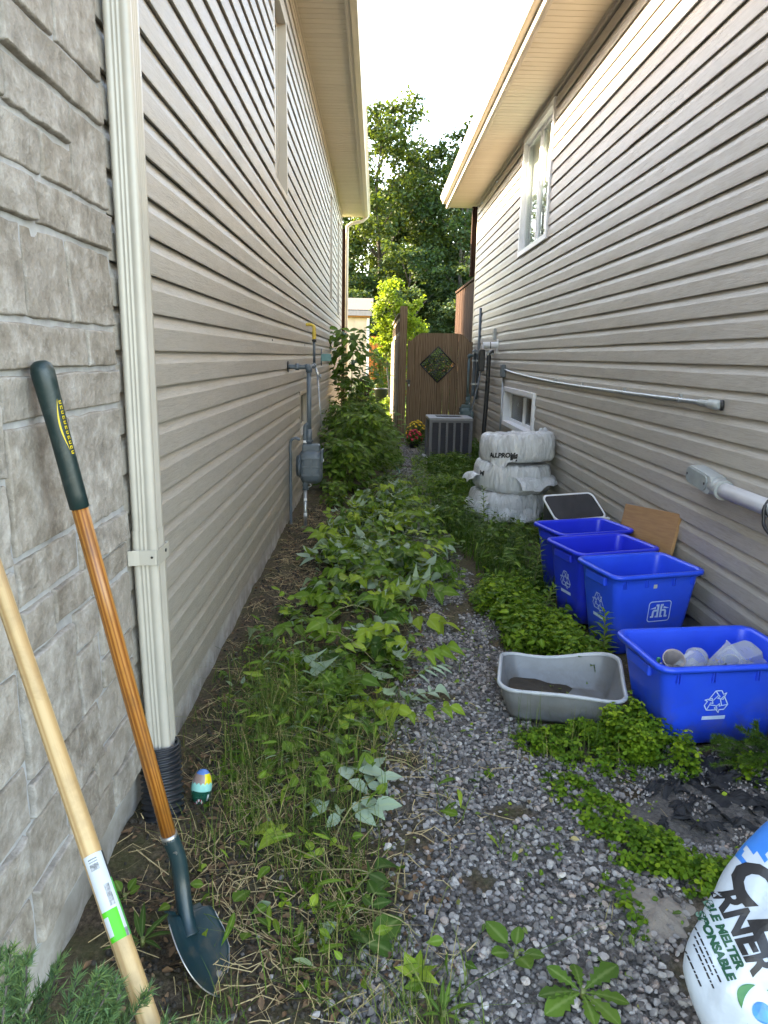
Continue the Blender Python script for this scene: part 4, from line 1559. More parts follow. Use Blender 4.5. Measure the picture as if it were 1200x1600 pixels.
DC = Vector((1.165, GY, 1.425)); DH = .325
GB0, GB1 = .597, 1.805
NB = 9
bw_ = (GB1 - GB0) / NB
for i in range(NB):
    x0 = GB0 + i * bw_ + .0008; x1 = GB0 + (i + 1) * bw_ - (.0045 if i in (4, 5, 6) else .001)
    dy = random.uniform(-.003, .003); zb = .06 + random.uniform(-.01, .01)

    def cols(x):
        h = DH - abs(x - DC.x)
        return h

    mb = MB()
    N = 6
    xs = [x0 + (x1 - x0) * k / N for k in range(N + 1)]
    if min(abs(x0 - DC.x), abs(x1 - DC.x)) < DH or x0 < DC.x < x1:
        segs = []
        for (lo_fn, hi_fn) in ((lambda x: zb, lambda x: DC.z - max(0.0, cols(x))), (lambda x: DC.z + max(0.0, cols(x)), gate_top)):
            for a, b in zip(xs[:-1], xs[1:]):
                vs = []
                for y in (GY - .009 + dy, GY + .009 + dy):
                    vs += [(a, y, lo_fn(a)), (b, y, lo_fn(b)), (b, y, hi_fn(b)), (a, y, hi_fn(a))]
                mb.add(vs, [(0, 1, 2, 3), (7, 6, 5, 4), (0, 4, 5, 1), (3, 2, 6, 7), (0, 3, 7, 4), (1, 5, 6, 2)])
    else:
        for a, b in zip(xs[:-1], xs[1:]):
            vs = []
            for y in (GY - .009 + dy, GY + .009 + dy):
                vs += [(a, y, zb), (b, y, zb), (b, y, gate_top(b)), (a, y, gate_top(a))]
            mb.add(vs, [(0, 1, 2, 3), (7, 6, 5, 4), (0, 4, 5, 1), (3, 2, 6, 7), (0, 3, 7, 4), (1, 5, 6, 2)])
    mb.build('board', M_FENCE, gate, fix=True)
for zz in (.30, 1.02, 1.76):
    for a, b in ((GB0, 1.8),):
        MB().box(a, b, GY + .013, GY + .05, zz, zz + .085).build('rail', M_FENCE, gate)
fr = MB()
pts = [(DC.x - DH, DC.z), (DC.x, DC.z + DH), (DC.x + DH, DC.z), (DC.x, DC.z - DH)]
for k in range(4):
    (xa, za), (xb, zb) = pts[k], pts[(k + 1) % 4]
    fr.tube([(xa, GY - .014, za), (xb, GY - .014, zb)], .013, 6)
inset = fr.build('diamond_frame', M_BLACK, gate)
mb = MB()
for s in (1, -1):
    for k in range(-5, 6):
        o = k * DH / 5.5
        # scrolls along both diagonals
        L = DH - abs(o) * .0
        n_ = 22
        line = []
        for q in range(n_ + 1):
            t = (q / n_ * 2 - 1) * DH
            wob = .018 * math.sin(q * 1.9 + k)
            u = t; w = o + wob
            x = (u + s * w) * .5 * 1.0; z_ = (s * u - w) * .5 * -1.0 if s == -1 else (u - w) * .5
            if s == 1:
                x, z_ = (u + w) / 2, (u - w) / 2
            else:
                x, z_ = (u + w) / 2, (-u + w) / 2
            if abs(x) + abs(z_) < DH - .006:
                line.append((DC.x + x, GY - .008, DC.z + z_))
        if len(line) > 2:
            mb.tube(line, .0055, 5, caps=False)
for k in range(12):
    a = k * 2.4; r = .060 * math.sqrt(k)
    if r * (abs(math.cos(a)) + abs(math.sin(a))) < DH - .03:
        cx, cz = DC.x + r * math.cos(a), DC.z + r * math.sin(a)
        mb.tube([(cx + .02 * math.cos(b), GY - .011, cz + .02 * math.sin(b)) for b in [i * math.pi / 5 for i in range(10)]], .005, 5, close=True)
mb.build('lattice', M_BLACK, inset)
lt = MB().box(.545, .66, GY - .026, GY - .012, 1.10, 1.13).box(.615, .655, GY - .032, GY - .010, 1.06, 1.145)
lt.tube([(.60, GY - .03, 1.115), (.60, GY - .06, 1.115), (.57, GY - .06, 1.115)], .008, 6)
lt.build('latch', M_BLACK, gate)
mb = MB().box(.63, .65, GY - .035, GY - .012, 1.02, 1.06)
mb.build('padlock', M_STEEL, gate, bevel=.003)

fence = thing('fence', 'grey cedar fence running back from the gate post beside the sunny lawn', 'fence', (.47, 13.4, 0))
MB().box(.445, .575, GY - .10, GY + .03, -.1, 2.45).build('post', M_FENCE, fence, bevel=.004)
FX = .44


def ftop(y):
    return 2.30 - .13 * (y - 13.5) / 1.0 if y < 14.6 else (2.13 if y < 17.0 else 2.13)


y = GY + .08
k = 0
while y < 19.4:
    if not any(abs(y + .07 - q) < .06 for q in (15.7, 18.1)):
        dx = random.uniform(-.004, .004)
        zt = 1.92 + random.uniform(-.008, .008)
        MB().box(FX - .01 + dx, FX + .008 + dx, y, y + .135, .05, zt).build('board', M_FENCEGREY, fence)
    y += .148 + (random.random() < .25) * .012
for py in (15.75, 18.15):
    MB().box(FX - .005, FX + .10, py - .05, py + .05, -.1, 2.2).build('post', M_FENCEGREY, fence)
for (a, b) in ((GY + .03, 15.7), (15.8, 18.1)):
    for zz in (.4, 1.93, 2.22):
        MB().box(FX + .012, FX + .05, a, b, zz, zz + .085).build('rail', M_FENCEGREY, fence)
    n_ = int((b - a) / .30)
    for q in range(n_ + 1):
        yy = a + .05 + q * (b - a - .1) / n_
        MB().box(FX + .02, FX + .04, yy - .012, yy + .012, 2.016, 2.219).build('spindle', M_FENCEGREY, fence)
MB().box(FX - .03, FX + .07, GY + .03, 18.2, 2.306, 2.335).build('cap_rail', M_FENCEGREY, fence)

# ---- deck behind the right house: privacy boards and a roof post
deck = thing('deck_screen', 'dark stained privacy screen of upright boards on the deck behind the right house', 'deck screen', (1.87, 15, 0))
y = 13.78
while y < 17.05:
    dx = random.uniform(-.004, .004)
    MB().box(1.86 + dx, 1.882 + dx, y, y + .135, .9, 3.0).build('board', M_BROWNPOST, deck)
    y += .142
MB().box(1.83, 1.91, 13.76, 17.08, 3.004, 3.045).build('cap_rail', M_BROWNPOST, deck)
MB().box(1.884, 1.93, 13.76, 17.08, 1.0, 1.09).build('rail', M_BROWNPOST, deck)
for py in (13.8, 16.98):
    MB().box(1.886, 1.99, py - .05, py + .05, -.1, 2.99).build('post', M_BROWNPOST, deck)
dp = MB().box(1.75, 1.86, 13.9, 14.01, 3.05, 4.75)
o = dp.build('deck_roof_post', M_BROWNPOST, None, bevel=.004)
tag(o, 'dark brown post rising from the deck rail behind the far corner of the right house', 'post')

# ---- three bagged tires
M_FILM, nt, p = new_mat('bag_film')
v = coords(nt, 'obj')
wr = noise(nt, coords(nt, 'obj', (1, 1, .28)), 15, 6, .62, 1.6)
fl = nt.nodes.new('ShaderNodeAttribute'); fl.attribute_name = 'tint'
p.inputs['Base Color'].default_value = (.90, .91, .92, 1)
p.inputs['Roughness'].default_value = .17
p.inputs['Coat Weight'].default_value = .5
p.inputs['Coat Roughness'].default_value = .12
p.inputs['Specular IOR Level'].default_value = .6
bump(nt, p, wr, 1.0, .045)
tr = nt.nodes.new('ShaderNodeBsdfTransparent'); tr.inputs[0].default_value = (.9, .93, .95, 1)
tl = nt.nodes.new('ShaderNodeBsdfTranslucent'); tl.inputs[0].default_value = (.8, .83, .85, 1)
m1 = nt.nodes.new('ShaderNodeMixShader'); m1.inputs[0].default_value = .25
nt.links.new(p.outputs[0], m1.inputs[1]); nt.links.new(tl.outputs[0], m1.inputs[2])
m2 = nt.nodes.new('ShaderNodeMixShader')
nt.links.new(ramp(nt, wr, [(.35, (.16, .16, .16)), (.6, (.0, .0, .0))]), m2.inputs[0])
nt.links.new(m1.outputs[0], m2.inputs[1]); nt.links.new(tr.outputs[0], m2.inputs[2])
nt.links.new(m2.outputs[0], nt.nodes['Material Output'].inputs['Surface'])
M_INK = simple('black_ink', (.012, .012, .014), .5)


def bagged_tire(label, loc, rot, R, h, seed, flaps, texts):
    t = thing('bagged_tire', label, 'tire', loc, rot, 'bagged tires stacked by the wall')
    rng = random.Random(seed)
    ph = [rng.uniform(0, 6.28) for _ in range(8)]

    def wrinkle(a, z):
        w = .008 * math.sin(11 * a + ph[0] + 9 * z) + .007 * abs(math.sin(17 * a + ph[1] - 10 * z)) + .004 * math.sin(41 * a + 20 * z + ph[2])
        return w * (.4 + .6 * abs(math.sin(2.5 * a + ph[3])))

    # tire: lathe
    mb = MB().lathe([(R * .58, .03), (R * .62, .01), (R * .85, .0), (R * .95, .03), (R * .975, h * .3), (R * .975, h * .7), (R * .95, h - .03), (R * .85, h), (R * .62, h - .01), (R * .58, h - .03), (R * .58, .03)], 36, cap=False)
    mb.build('tire', M_TIRE, t, False)
    prof = [(.0, h - .085), (.30, h - .075), (.50, h - .045), (.58, h - .012), (.66, h + .010), (.80, h + .018), (.92, h + .004), (.99, h - .035), (1.012, h * .7), (1.015, h * .5), (1.012, h * .3), (.99, .03), (.92, -.002), (.7, -.006), (.45, .0), (0, .0)]

    def fn(u, v):
        a = u * 2 * math.pi
        x = v * (len(prof) - 1); i = min(int(x), len(prof) - 2); f = x - i
        r = prof[i][0] + (prof[i + 1][0] - prof[i][0]) * f; z = prof[i][1] + (prof[i + 1][1] - prof[i][1]) * f
        w = wrinkle(a, z)
        return ((r * R + w * min(1, r * 1.5)) * math.cos(a), (r * R + w * min(1, r * 1.5)) * math.sin(a), z + w * .9 * (v < .45))

    mb = MB().grid(fn, 120, 44, wrap_u=True)
    mb.build('bag', M_FILM, t, False)
    for (a0, w0, L, dz, zc, drop) in flaps:
        mbf = MB()
        fp = [rng.uniform(0, 6.28) for _ in range(6)]

        def ff(u, v):
            a = a0 + (u - .5) * w0 * (1 - .25 * v)
            zz = zc + dz * (v ** 1.0) - drop * v * v
            rr = R * 1.0 + L * v + .014 * math.sin(9 * u + fp[0] + 4 * v) * v + .007 * math.sin(21 * u + fp[1]) * v
            zz += .016 * math.sin(8 * u + fp[2] + 3 * v) * v + .008 * math.sin(17 * u + fp[3] - 5 * v) * v + (u - .5) * .05 * v
            ragged = 1 - .3 * v * (.5 + .5 * math.sin(9 * u + fp[4]))
            rr = R * .99 + (rr - R * .99) * ragged
            return (rr * math.cos(a), rr * math.sin(a), zz)

        mbf.grid(ff, 40, 16)
        fo = mbf.build('bag_end', M_FILM, t, False, fix=False)
        so = fo.modifiers.new('thickness', 'SOLIDIFY'); so.thickness = .0015
    for (s, size, a0, z0, inside) in texts:
        V, F = text_polys(s, size, .12, .003)
        wd = max(v_[0] for v_ in V)
        mbt = MB()
        vs = []
        for (x, y_) in V:
            rr = R * (1.02) + .006 if not inside else R * .57
            a = a0 + (x - wd / 2) / rr * (-1 if inside else 1)
            w = wrinkle(a, z0)
            if inside:
                rad = R * .56 - y_ * .55
                vs.append((rad * math.cos(a), rad * math.sin(a), h - .022 - (R * .58 - rad) * .45 + .010))
            else:
                vs.append(((R * 1.015 + w + .003) * math.cos(a), (R * 1.015 + w + .003) * math.sin(a), z0 + y_))
        mbt.add(vs, F)
        mbt.build('print', M_INK, t, False, fix=False)
    return t


TX, TY = 1.43, 7.06
bagged_tire('lowest bagged tire of the stack of three, half hidden in weeds', (TX - .07, TY - .02, .0), (0, 0, .3), .37, .265, 1,
            [(math.radians(188), 1.1, .09, .04, .19, .17), (math.radians(250), 1.9, .04, -.10, .15, .04)], [])
bagged_tire('middle bagged tire of the stack of three with a torn loose bag end', (TX - .03, TY, .278), (.04, .02, 1.2), .375, .26, 2,
            [(math.radians(118), 1.0, .12, .05, .14, .12), (math.radians(236), 1.5, .10, -.06, .18, .04)], [('M', .07, math.radians(140), .14, False)])
bagged_tire('topmost bagged tire of the stack of three with black print on the bag', (TX + .018, TY + .01, .565), (-.07, -.05, 0), .368, .26, 3,
            [(math.radians(18), 1.0, -.02, .12, .20, .03), (math.radians(238), .8, .03, -.10, .06, -.02)], [('ALLPROM', .062, math.radians(236), .055, False), ('M', .095, math.radians(254), .02, False), ('ALLPROM M', .062, math.radians(95), 0, True)])


# ---- blue recycling bins
def recycle_symbol(cx, cy, s):
    """outline of the three chasing arrows as thin line segments in 2D"""
    segs = []
    for k in range(3):
        a = math.radians(90 + 120 * k)

        def T(x, y):
            return (cx + s * (x * math.cos(a - math.pi / 2) - y * math.sin(a - math.pi / 2)), cy + s * (x * math.sin(a - math.pi / 2) + y * math.cos(a - math.pi / 2)))

        A = [(-.62, .18), (-.22, .86), (.22, .86), (.40, .56), (.60, .68), (.44, .18), (.02, .28), (.18, .40), (.06, .52), (-.28, -.02 + .14), (-.62, .18)]
        B = [(-.22, .86), (.06, .52)]
        for L in (A, B):
            P_ = [T(*q) for q in L]
            segs += list(zip(P_[:-1], P_[1:]))
    return segs


def line_mesh(mb, segs, w, place):
    for (a, b) in segs:
        dx, dy = b[0] - a[0], b[1] - a[1]; L = math.hypot(dx, dy)
        if L < 1e-6: continue
        nx, ny = -dy / L * w / 2, dx / L * w / 2; ex, ey = dx / L * w * .3, dy / L * w * .3
        mb.add([place(a[0] - ex + nx, a[1] - ey + ny), place(a[0] - ex - nx, a[1] - ey - ny), place(b[0] + ex - nx, b[1] + ey - ny), place(b[0] + ex + nx, b[1] + ey + ny)], [(0, 1, 2, 3)])


def poly2(mb, pts, place):
    mb.add([place(*q) for q in pts], [tuple(range(len(pts)))])


def rrect_outline(w, h, r, n=5):
    return rounded_rect(w, h, r, n)


def recycling_bin(label, fl, rotz, W, D, h, mat, marks, tiltx=0.0):
    """fl = front left rim corner seen from above; the local origin is the middle of the base"""
    c, s = math.cos(rotz), math.sin(rotz)
    cx = fl[0] + c * W / 2 - s * D / 2; cy = fl[1] + s * W / 2 + c * D / 2
    b = thing('recycling_bin', label, 'recycling bin', (cx, cy, 0), (tiltx, 0, rotz), 'blue recycling bins along the right wall')
    tp = .78

    def wall_pts(k, inset=0.0, z=None):
        sc_ = tp + (1 - tp) * k
        R = rounded_rect((W - .05) * sc_ - inset * 2, (D - .05) * sc_ - inset * 2, .045, 6)
        return R

    def hand(x, y):
        """rim height: dips at the two short ends for the hand grips"""
        return 0.0

    mb = MB()
    rings = []
    for k in (0.0, .02, .3, .6, .88, .93):
        z = .012 + (h - .02) * k
        ins = .012 if k == 0 else 0
        rings.append([(x, y, z) for x, y in wall_pts(k, ins)])
    # stiffening step under the rim, then the rolled rim
    rings.append([(x, y, h * .935) for x, y in wall_pts(.93, -.008)])
    rings.append([(x, y, h - .012) for x, y in wall_pts(1, -.010)])
    rim_o = rounded_rect(W, D, .062, 6)
    rim_o2 = rounded_rect(W - .008, D - .008, .06, 6)
    def dip(x, y, z):
        e = max(0, 1 - (abs(y) / (D * .26)) ** 2) if abs(x) > W / 2 - .075 else 0
        return (x, y, z - .020 * e)
    loft(mb, rings, 0, True)
    loft(mb, [[dip(x, y, z) for x, y in R] for R, z in ((wall_pts(1, -.010), h - .012), (rim_o, h - .022), (rim_o, h - .006), (rim_o2, h), (rounded_rect(W - .045, D - .045, .05, 6), h), (wall_pts(.99, .004), h - .01))], 0, True)
    loft(mb, [[(x, y, z) for x, y in R] for R, z in ((wall_pts(.99, .004), h - .01), (wall_pts(.6, .006), .012 + h * .6), (wall_pts(.04, .01), .024), (wall_pts(.03, .05), .018))], 0, True, True, False, True)
    mb.f.append(tuple(reversed(range(len(rings[0]))))); mb.m.append(0); mb.s.append(False)
    mb.build('tub', mat, b, False)
    # ribs below the rim on the long sides and vertical panel lines
    for sy in (-1, 1):
        for fx in (-.36, -.13, .16, .36):
            for dx_ in (-.006, .006):
                x = fx * W
                yy = sy * (D - .05) / 2 * (tp + (1 - tp) * .93)
                MB().box(x + dx_ - .002, x + dx_ + .002, *sorted((yy - sy * .004, yy + sy * .010)), h - .075, h - .025).build('rim_rib', mat, b, False)
    for sx in (-1, 1):
        xx = sx * ((W - .05) / 2 * (tp + (1 - tp) * .86))
        MB().box(*sorted((xx, xx + sx * .022)), -D * .22, D * .22, h - .085, h - .035).build('handle', mat, b, False, bevel=.008)

    def front(x, z):
        k = (z - .012) / (h - .02)
        return (x, -((D - .05) / 2 * (tp + (1 - tp) * k)) - .0022, z)

    def left(y, z):
        k = (z - .012) / (h - .02)
        return (-((W - .05) / 2 * (tp + (1 - tp) * k)) - .0022, -y, z)

    # thin panel lines
    mb = MB()
    for fx in (-.20, .22):
        line_mesh(mb, [((fx * W * (tp if q == 0 else 1) , .03 if q == 0 else .03 + (h * .8) * q / 6), (fx * W, .03 + (h * .8) * (q + 1) / 6)) for q in range(0)], .004, front)
    if 'tri_front' in marks:
        cx_, cz_, s_ = marks['tri_front']
        m_ = MB(); line_mesh(m_, recycle_symbol(cx_, cz_, s_), .0042, front)
        m_.build('recycling_symbol', M_PRINT, b, False, fix=False)
        m_ = MB(); poly2(m_, [(cx_ - s_ * .85, cz_ - s_ * 1.38), (cx_ + s_ * .85, cz_ - s_ * 1.38), (cx_ + s_ * .85, cz_ - s_ * 1.10), (cx_ - s_ * .85, cz_ - s_ * 1.10)], front)
        m_.build('print_bar', M_PRINT, b, False, fix=False)
    if 'tri_left' in marks:
        cx_, cz_, s_ = marks['tri_left']
        m_ = MB(); line_mesh(m_, recycle_symbol(cx_, cz_, s_), .0042, left)
        m_.build('recycling_symbol', M_PRINT, b, False, fix=False)
        m_ = MB(); poly2(m_, [(cx_ - s_ * .85, cz_ - s_ * 1.42), (cx_ + s_ * .85, cz_ - s_ * 1.42), (cx_ + s_ * .85, cz_ - s_ * 1.12), (cx_ - s_ * .85, cz_ - s_ * 1.12)], left)
        m_.build('print_bar', M_PRINT, b, False, fix=False)
    if 'logo' in marks:
        cx_, cz_, s_ = marks['logo']
        pl = lambda x, y_: front(cx_ + x * s_, cz_ + y_ * s_)
        m_ = MB()
        o_ = rounded_rect(2.0, 1.7, .26, 6); i_ = rounded_rect(1.86, 1.56, .19, 6)
        n_ = len(o_)
        m_.add([pl(*q) for q in o_] + [pl(*q) for q in i_], [(j, (j + 1) % n_, n_ + (j + 1) % n_, n_ + j) for j in range(n_)])
        for sgn in (-1, 1):
            def S(pts):
                return [(sgn * x, y_) for x, y_ in pts]
            poly2(m_, S([(.05, -.50), (.22, -.50), (.22, .42), (.32, .42), (.32, .58), (.05, .58)]), pl)
            poly2(m_, S([(.22, -.50), (.33, -.50), (.33, -.36), (.22, -.36)]), pl)
            arc = [(.22, .00), (.22, .16)] + [(.42 + .23 * math.sin(a), -.08 + .22 * math.cos(a)) for a in [i * math.pi / 12 for i in range(0, 7)]] + [(.65, -.36), (.74, -.36), (.74, -.50), (.46, -.50), (.46, -.36 + .2)]
            poly2(m_, S([(.22, .0), (.22, .14), (.40, .16), (.40, .0)]), pl)
            poly2(m_, S([(.40, .16), (.52, .13), (.61, .04), (.63, -.08), (.46, -.08), (.45, -.02), (.40, .0)]), pl)
            poly2(m_, S([(.46, -.08), (.63, -.08), (.63, -.50), (.46, -.50)]), pl)
            poly2(m_, S([(.63, -.36), (.74, -.36), (.74, -.50), (.63, -.50)]), pl)
            poly2(m_, S([(.34, .40), (.34, .22), (.86, .22)]), pl)
        m_.build('logo', M_PRINT, b, False, fix=False)
        m_ = MB(); poly2(m_, [(-.03, h - .085), (-.008, h - .085), (-.008, h - .063), (-.03, h - .063)], front)
        m_.build('sticker', simple('sticker', (.45, .45, .42), .6), b, False, fix=False)
    return b


recycling_bin('front blue recycling bin holding clear plastic cups, with a white recycling symbol', (1.14, 2.56), math.radians(7), .66, .43, .385, M_BLUE, {'tri_front': (-.05, .215, .060)})
recycling_bin('tall blue recycling bin with a white house-shaped emblem, second from the front', (1.25, 3.46), math.radians(15), .575, .41, .475, M_BLUE, {'logo': (.03, .255, .070), 'tri_left': (.0, .27, .062)})
recycling_bin('empty deep blue recycling bin, third from the front, with a white symbol facing the path', (1.19, 3.89), math.radians(17), .575, .41, .475, M_BLUE_OLD, {'tri_left': (.0, .26, .062)})
recycling_bin('farthest of the four blue recycling bins, touching the black and white box', (1.205, 4.35), math.radians(17), .57, .40, .475, M_BLUE_OLD, {})

# recyclables in the front bin
M_CLEAR, nt, p = new_mat('clear_plastic')
nt.nodes.remove(p)
fr_ = nd(nt, 'ShaderNodeLayerWeight', Blend=.35)
tr = nt.nodes.new('ShaderNodeBsdfTransparent'); tr.inputs[0].default_value = (.93, .95, .96, 1)
pb = nt.nodes.new('ShaderNodeBsdfPrincipled'); pb.inputs['Base Color'].default_value = (.55, .58, .60, 1); pb.inputs['Roughness'].default_value = .12
mx = nt.nodes.new('ShaderNodeMixShader')
nt.links.new(math_n(nt, 'ADD', math_n(nt, 'MULTIPLY', fr_.outputs['Facing'], .7), .22, True), mx.inputs[0])
nt.links.new(tr.outputs[0], mx.inputs[1]); nt.links.new(pb.outputs[0], mx.inputs[2]); nt.links.new(mx.outputs[0], nt.nodes['Material Output'].inputs['Surface'])
M_AMBER = simple('cloudy_plastic', (.42, .36, .34), .3, c2=(.34, .29, .27))
CUP = [(.028, .0), (.030, .003), (.040, .10), (.043, .112), (.046, .114), (.046, .118), (.042, .118)]


def cup(label, loc, rot, scale=1.0, mat=None, dome=False):
    o = thing('plastic_cup', label, 'plastic cup', loc, rot, 'plastic cups in the front bin')
    mb = MB().lathe([(r * scale, z * scale) for r, z in CUP], 22, cap=False)
    mb.add([(.028 * scale * math.cos(a), .028 * scale * math.sin(a), 0) for a in [i * 2 * math.pi / 22 for i in range(22)]], [tuple(range(22))])
    c_ = mb.build('wall', mat or M_CLEAR, o, False)
    if dome:
        mb = MB().lathe([(.045, .118), (.044, .128), (.036, .148), (.022, .16), (.010, .163)], 22, cap=False)
        mb.v = [(x * scale, y * scale, z * scale) for x, y, z in mb.v]
        mb.build('dome_lid', M_CLEAR, o, False)
    mb = MB().lathe([(.0325 * scale, .03 * scale), (.0395 * scale, .09 * scale)], 22, cap=False)
    mb.v = [(x * 1.02, y * 1.02, z) for x, y, z in mb.v]
    return o


cup('cloudy plastic cup with its round mouth up against the bin wall', (1.275, 2.80, .275), (.75, -.1, -.1), 1.0, M_AMBER)
cup('clear domed cup lying on its side towards the front rim', (1.28, 2.715, .31), (1.35, .1, 2.15), 1.05, None, True)
cup('tall clear cup tilted to the right in the front bin', (1.43, 2.765, .275), (.25, .75, .3), 1.3)
cup('clear cup lying with its mouth to the left in the front bin', (1.60, 2.76, .305), (.1, -1.3, .35), 1.1)
ty = thing('food_tray', 'clear ridged food tray at the right of the cups in the bin', 'food tray', (1.62, 2.86, .31), (.35, -.12, .4))
mb = MB()
loft(mb, [[(x, y, z) for x, y in rounded_rect(w, d, .03, 5)] for w, d, z in ((.12, .09, .05), (.13, .10, .045), (.16, .125, .0), (.185, .15, -.004), (.185, .15, -.007))], 0, True, True, True)
mb.build('lid', M_CLEAR, ty, False)
for i in range(5):
    MB().tube([(-.05 + i * .025, -.055, .032), (-.05 + i * .025, 0, .052), (-.05 + i * .025, .055, .032)], .003, 5).build('ridge', M_CLEAR, ty, False)
o = MB().tube([(1.43, 2.74, .30), (1.475, 2.71, .345)], .006, 8).build('drinking_straw', M_BLACK)
tag(o, 'short black drinking straw among the clear cups', 'straw')
o = MB().box(-.008, .008, -.006, .006, 0, .035).build('plastic_scrap', simple('green_cap', (.08, .42, .22), .4), None, True, loc=(1.222, 2.80, .30), rot=(.2, .1, .3), bevel=.003)
tag(o, 'small green plastic piece at the left inside the front bin', 'plastic piece')
rng_ = random.Random(4)
pk = thing('crumpled_wrapper', 'crumpled clear and brown wrappers filling the bottom of the front bin', 'wrapper', (1.42, 2.8, .13))
mb = MB()


def heap(u, v):
    a = u * 2 * math.pi
    r = v
    return (1.43 + r * (.215 * math.cos(a)) - .012 * r * math.sin(a), 2.80 + r * .135 * math.sin(a) + .018 * r * math.cos(a), .295 - .06 * r * r + .030 * math.sin(7 * a + 3 * r) * r + .022 * math.sin(13 * a + 9 * r) * r)


mb.grid(heap, 40, 12, wrap_u=True)
mb.build('film', M_CLEAR, pk, fix=False)
for i in range(9):
    x = 1.25 + .036 * i; y = 2.70 + .012 * i + rng_.uniform(-.02, .08)
    MB().add([(x, y, .295), (x + .03, y + .01, .315), (x + .025, y + .035, .292), (x - .005, y + .03, .31)], [(0, 1, 2), (0, 2, 3)]).build('label_scrap', M_CARD, pk, fix=False)

# ---- black and white box behind the bins
bx = thing('appliance_box', 'box with rounded corners, glossy dark top and white rim, behind the blue bins', 'appliance', (1.53, 5.24, .0), (0, 0, math.radians(22)))
M_GLOSS = simple('dark_gloss', (.045, .045, .05), .16, c2=(.03, .03, .034), ns=3)
mb = MB()
R = rounded_rect(.46, .20, .04, 6)


def slant(x, y, z):
    return (x, y, z + .75 * y)


loft(mb, [[slant(x * s, y * s, z) if z > .1 else (x * s, y * s, z) for x, y in R] for z, s in ((.0, .94), (.02, .97), (.462, 1.0))], 0, True, True, True)
mb.build('case', M_GLOSS, bx, False)
mb = MB()
loft(mb, [[slant(x * s, y * s2, z) for x, y in R] for z, s, s2 in ((.462, 1.0, 1.0), (.465, 1.02, 1.04), (.477, 1.022, 1.045), (.482, 1.01, 1.02), (.479, .975, .95), (.475, .97, .94))], 0, True)
mb.build('white_rim', M_WHITE, bx, False)
mb = MB()
loft(mb, [[slant(x * s, y * s, z) for x, y in R] for z, s in ((.470, .97), (.4775, .955))], 0, False, True, False, True)
mb.build('top_panel', M_GLOSS, bx, False)
mb = MB().box(-.19, .235, -.14, -.106, .10, .405)
mb.build('front_panel', M_WHITE, bx, False, bevel=.012)

# ---- plywood offcut against the wall
pw = MB().box(-.01, .01, -.36, .36, 0, .66)
o = pw.build('plywood_board', M_CARD, None, True, loc=(1.66, 4.33, .0), rot=(math.radians(-7), math.radians(12), math.radians(4)), bevel=.002)
tag(o, 'tan plywood offcut leaning on the right wall behind the blue bins', 'board')

# ---- grey litter pan
pan = thing('litter_pan', 'grey plastic litter pan with a wavy pale rim on the gravel edge', 'litter pan', (.872, 3.0, .0), (0, 0, math.radians(-12)))
PW, PD, PHT = .545, .42, .215


def wav(x, y, z):
    a = math.atan2(y / PD, x / PW)
    k = max(0, z / PHT) ** 1.3
    return z + k * (.020 * math.cos(2 * (a - .5)) + .016 * math.cos(3 * a - 2.2) + .012 * math.cos(a - .9))


def pring(s, z, dw=0):
    return [(x, y, wav(x, y, z)) for x, y in [(px * s, py * s) for px, py in rounded_rect_fine(PW + dw, PD + dw, .085)]]


def rounded_rect_fine(w, d, r):
    base = rounded_rect(w, d, r, 7)
    out = []
    n = len(base)
    for i in range(n):
        a = base[i]; b = base[(i + 1) % n]
        L = math.hypot(b[0] - a[0], b[1] - a[1])
        k = max(1, int(L / .03))
        for q in range(k):
            out.append((a[0] + (b[0] - a[0]) * q / k, a[1] + (b[1] - a[1]) * q / k))
    return out


mb = MB()
NR = len(rounded_rect_fine(PW, PD, .085))
base_n = rounded_rect_fine(PW, PD, .085)


def ring2(s, z):
    return [(x * s, y * s, wav(x * s, y * s, z)) for x, y in base_n]


loft(mb, [ring2(.80, .006), ring2(.83, .0), ring2(.85, .02), ring2(.93, .085), ring2(.945, .09), ring2(.985, .155)], 0, True, True, True)
loft(mb, [ring2(.985, .155), ring2(.97, .150), ring2(.93, .09), ring2(.915, .085), ring2(.83, .02), ring2(.79, .014)], 0, True, True, False, True)
mb.build('tub', M_PAN, pan, False)
mb = MB()
loft(mb, [ring2(.975, .152), ring2(.985, .149), ring2(1.02, .150), ring2(1.035, .157), ring2(1.03, .165), ring2(1.0, .169), ring2(.975, .165), ring2(.968, .156)], 0, True)
mb.build('rim', M_PANRIM, pan, False)
mb = MB()


def dirt(u, v):
    a = u * 2 * math.pi
    i = u * NR; k = int(i) % NR; f = i - int(i)
    x = base_n[k][0] * (1 - f) + base_n[(k + 1) % NR][0] * f; y = base_n[k][1] * (1 - f) + base_n[(k + 1) % NR][1] * f
    s = .835 * v
    return (x * s, y * s, .022 - .09 * x + .01 * y + .004 * math.sin(40 * x) + .004 * math.sin(31 * y))


mb.grid(dirt, 60, 8, wrap_u=True)
mb.build('dirt', M_SOIL, pan, False, fix=False)

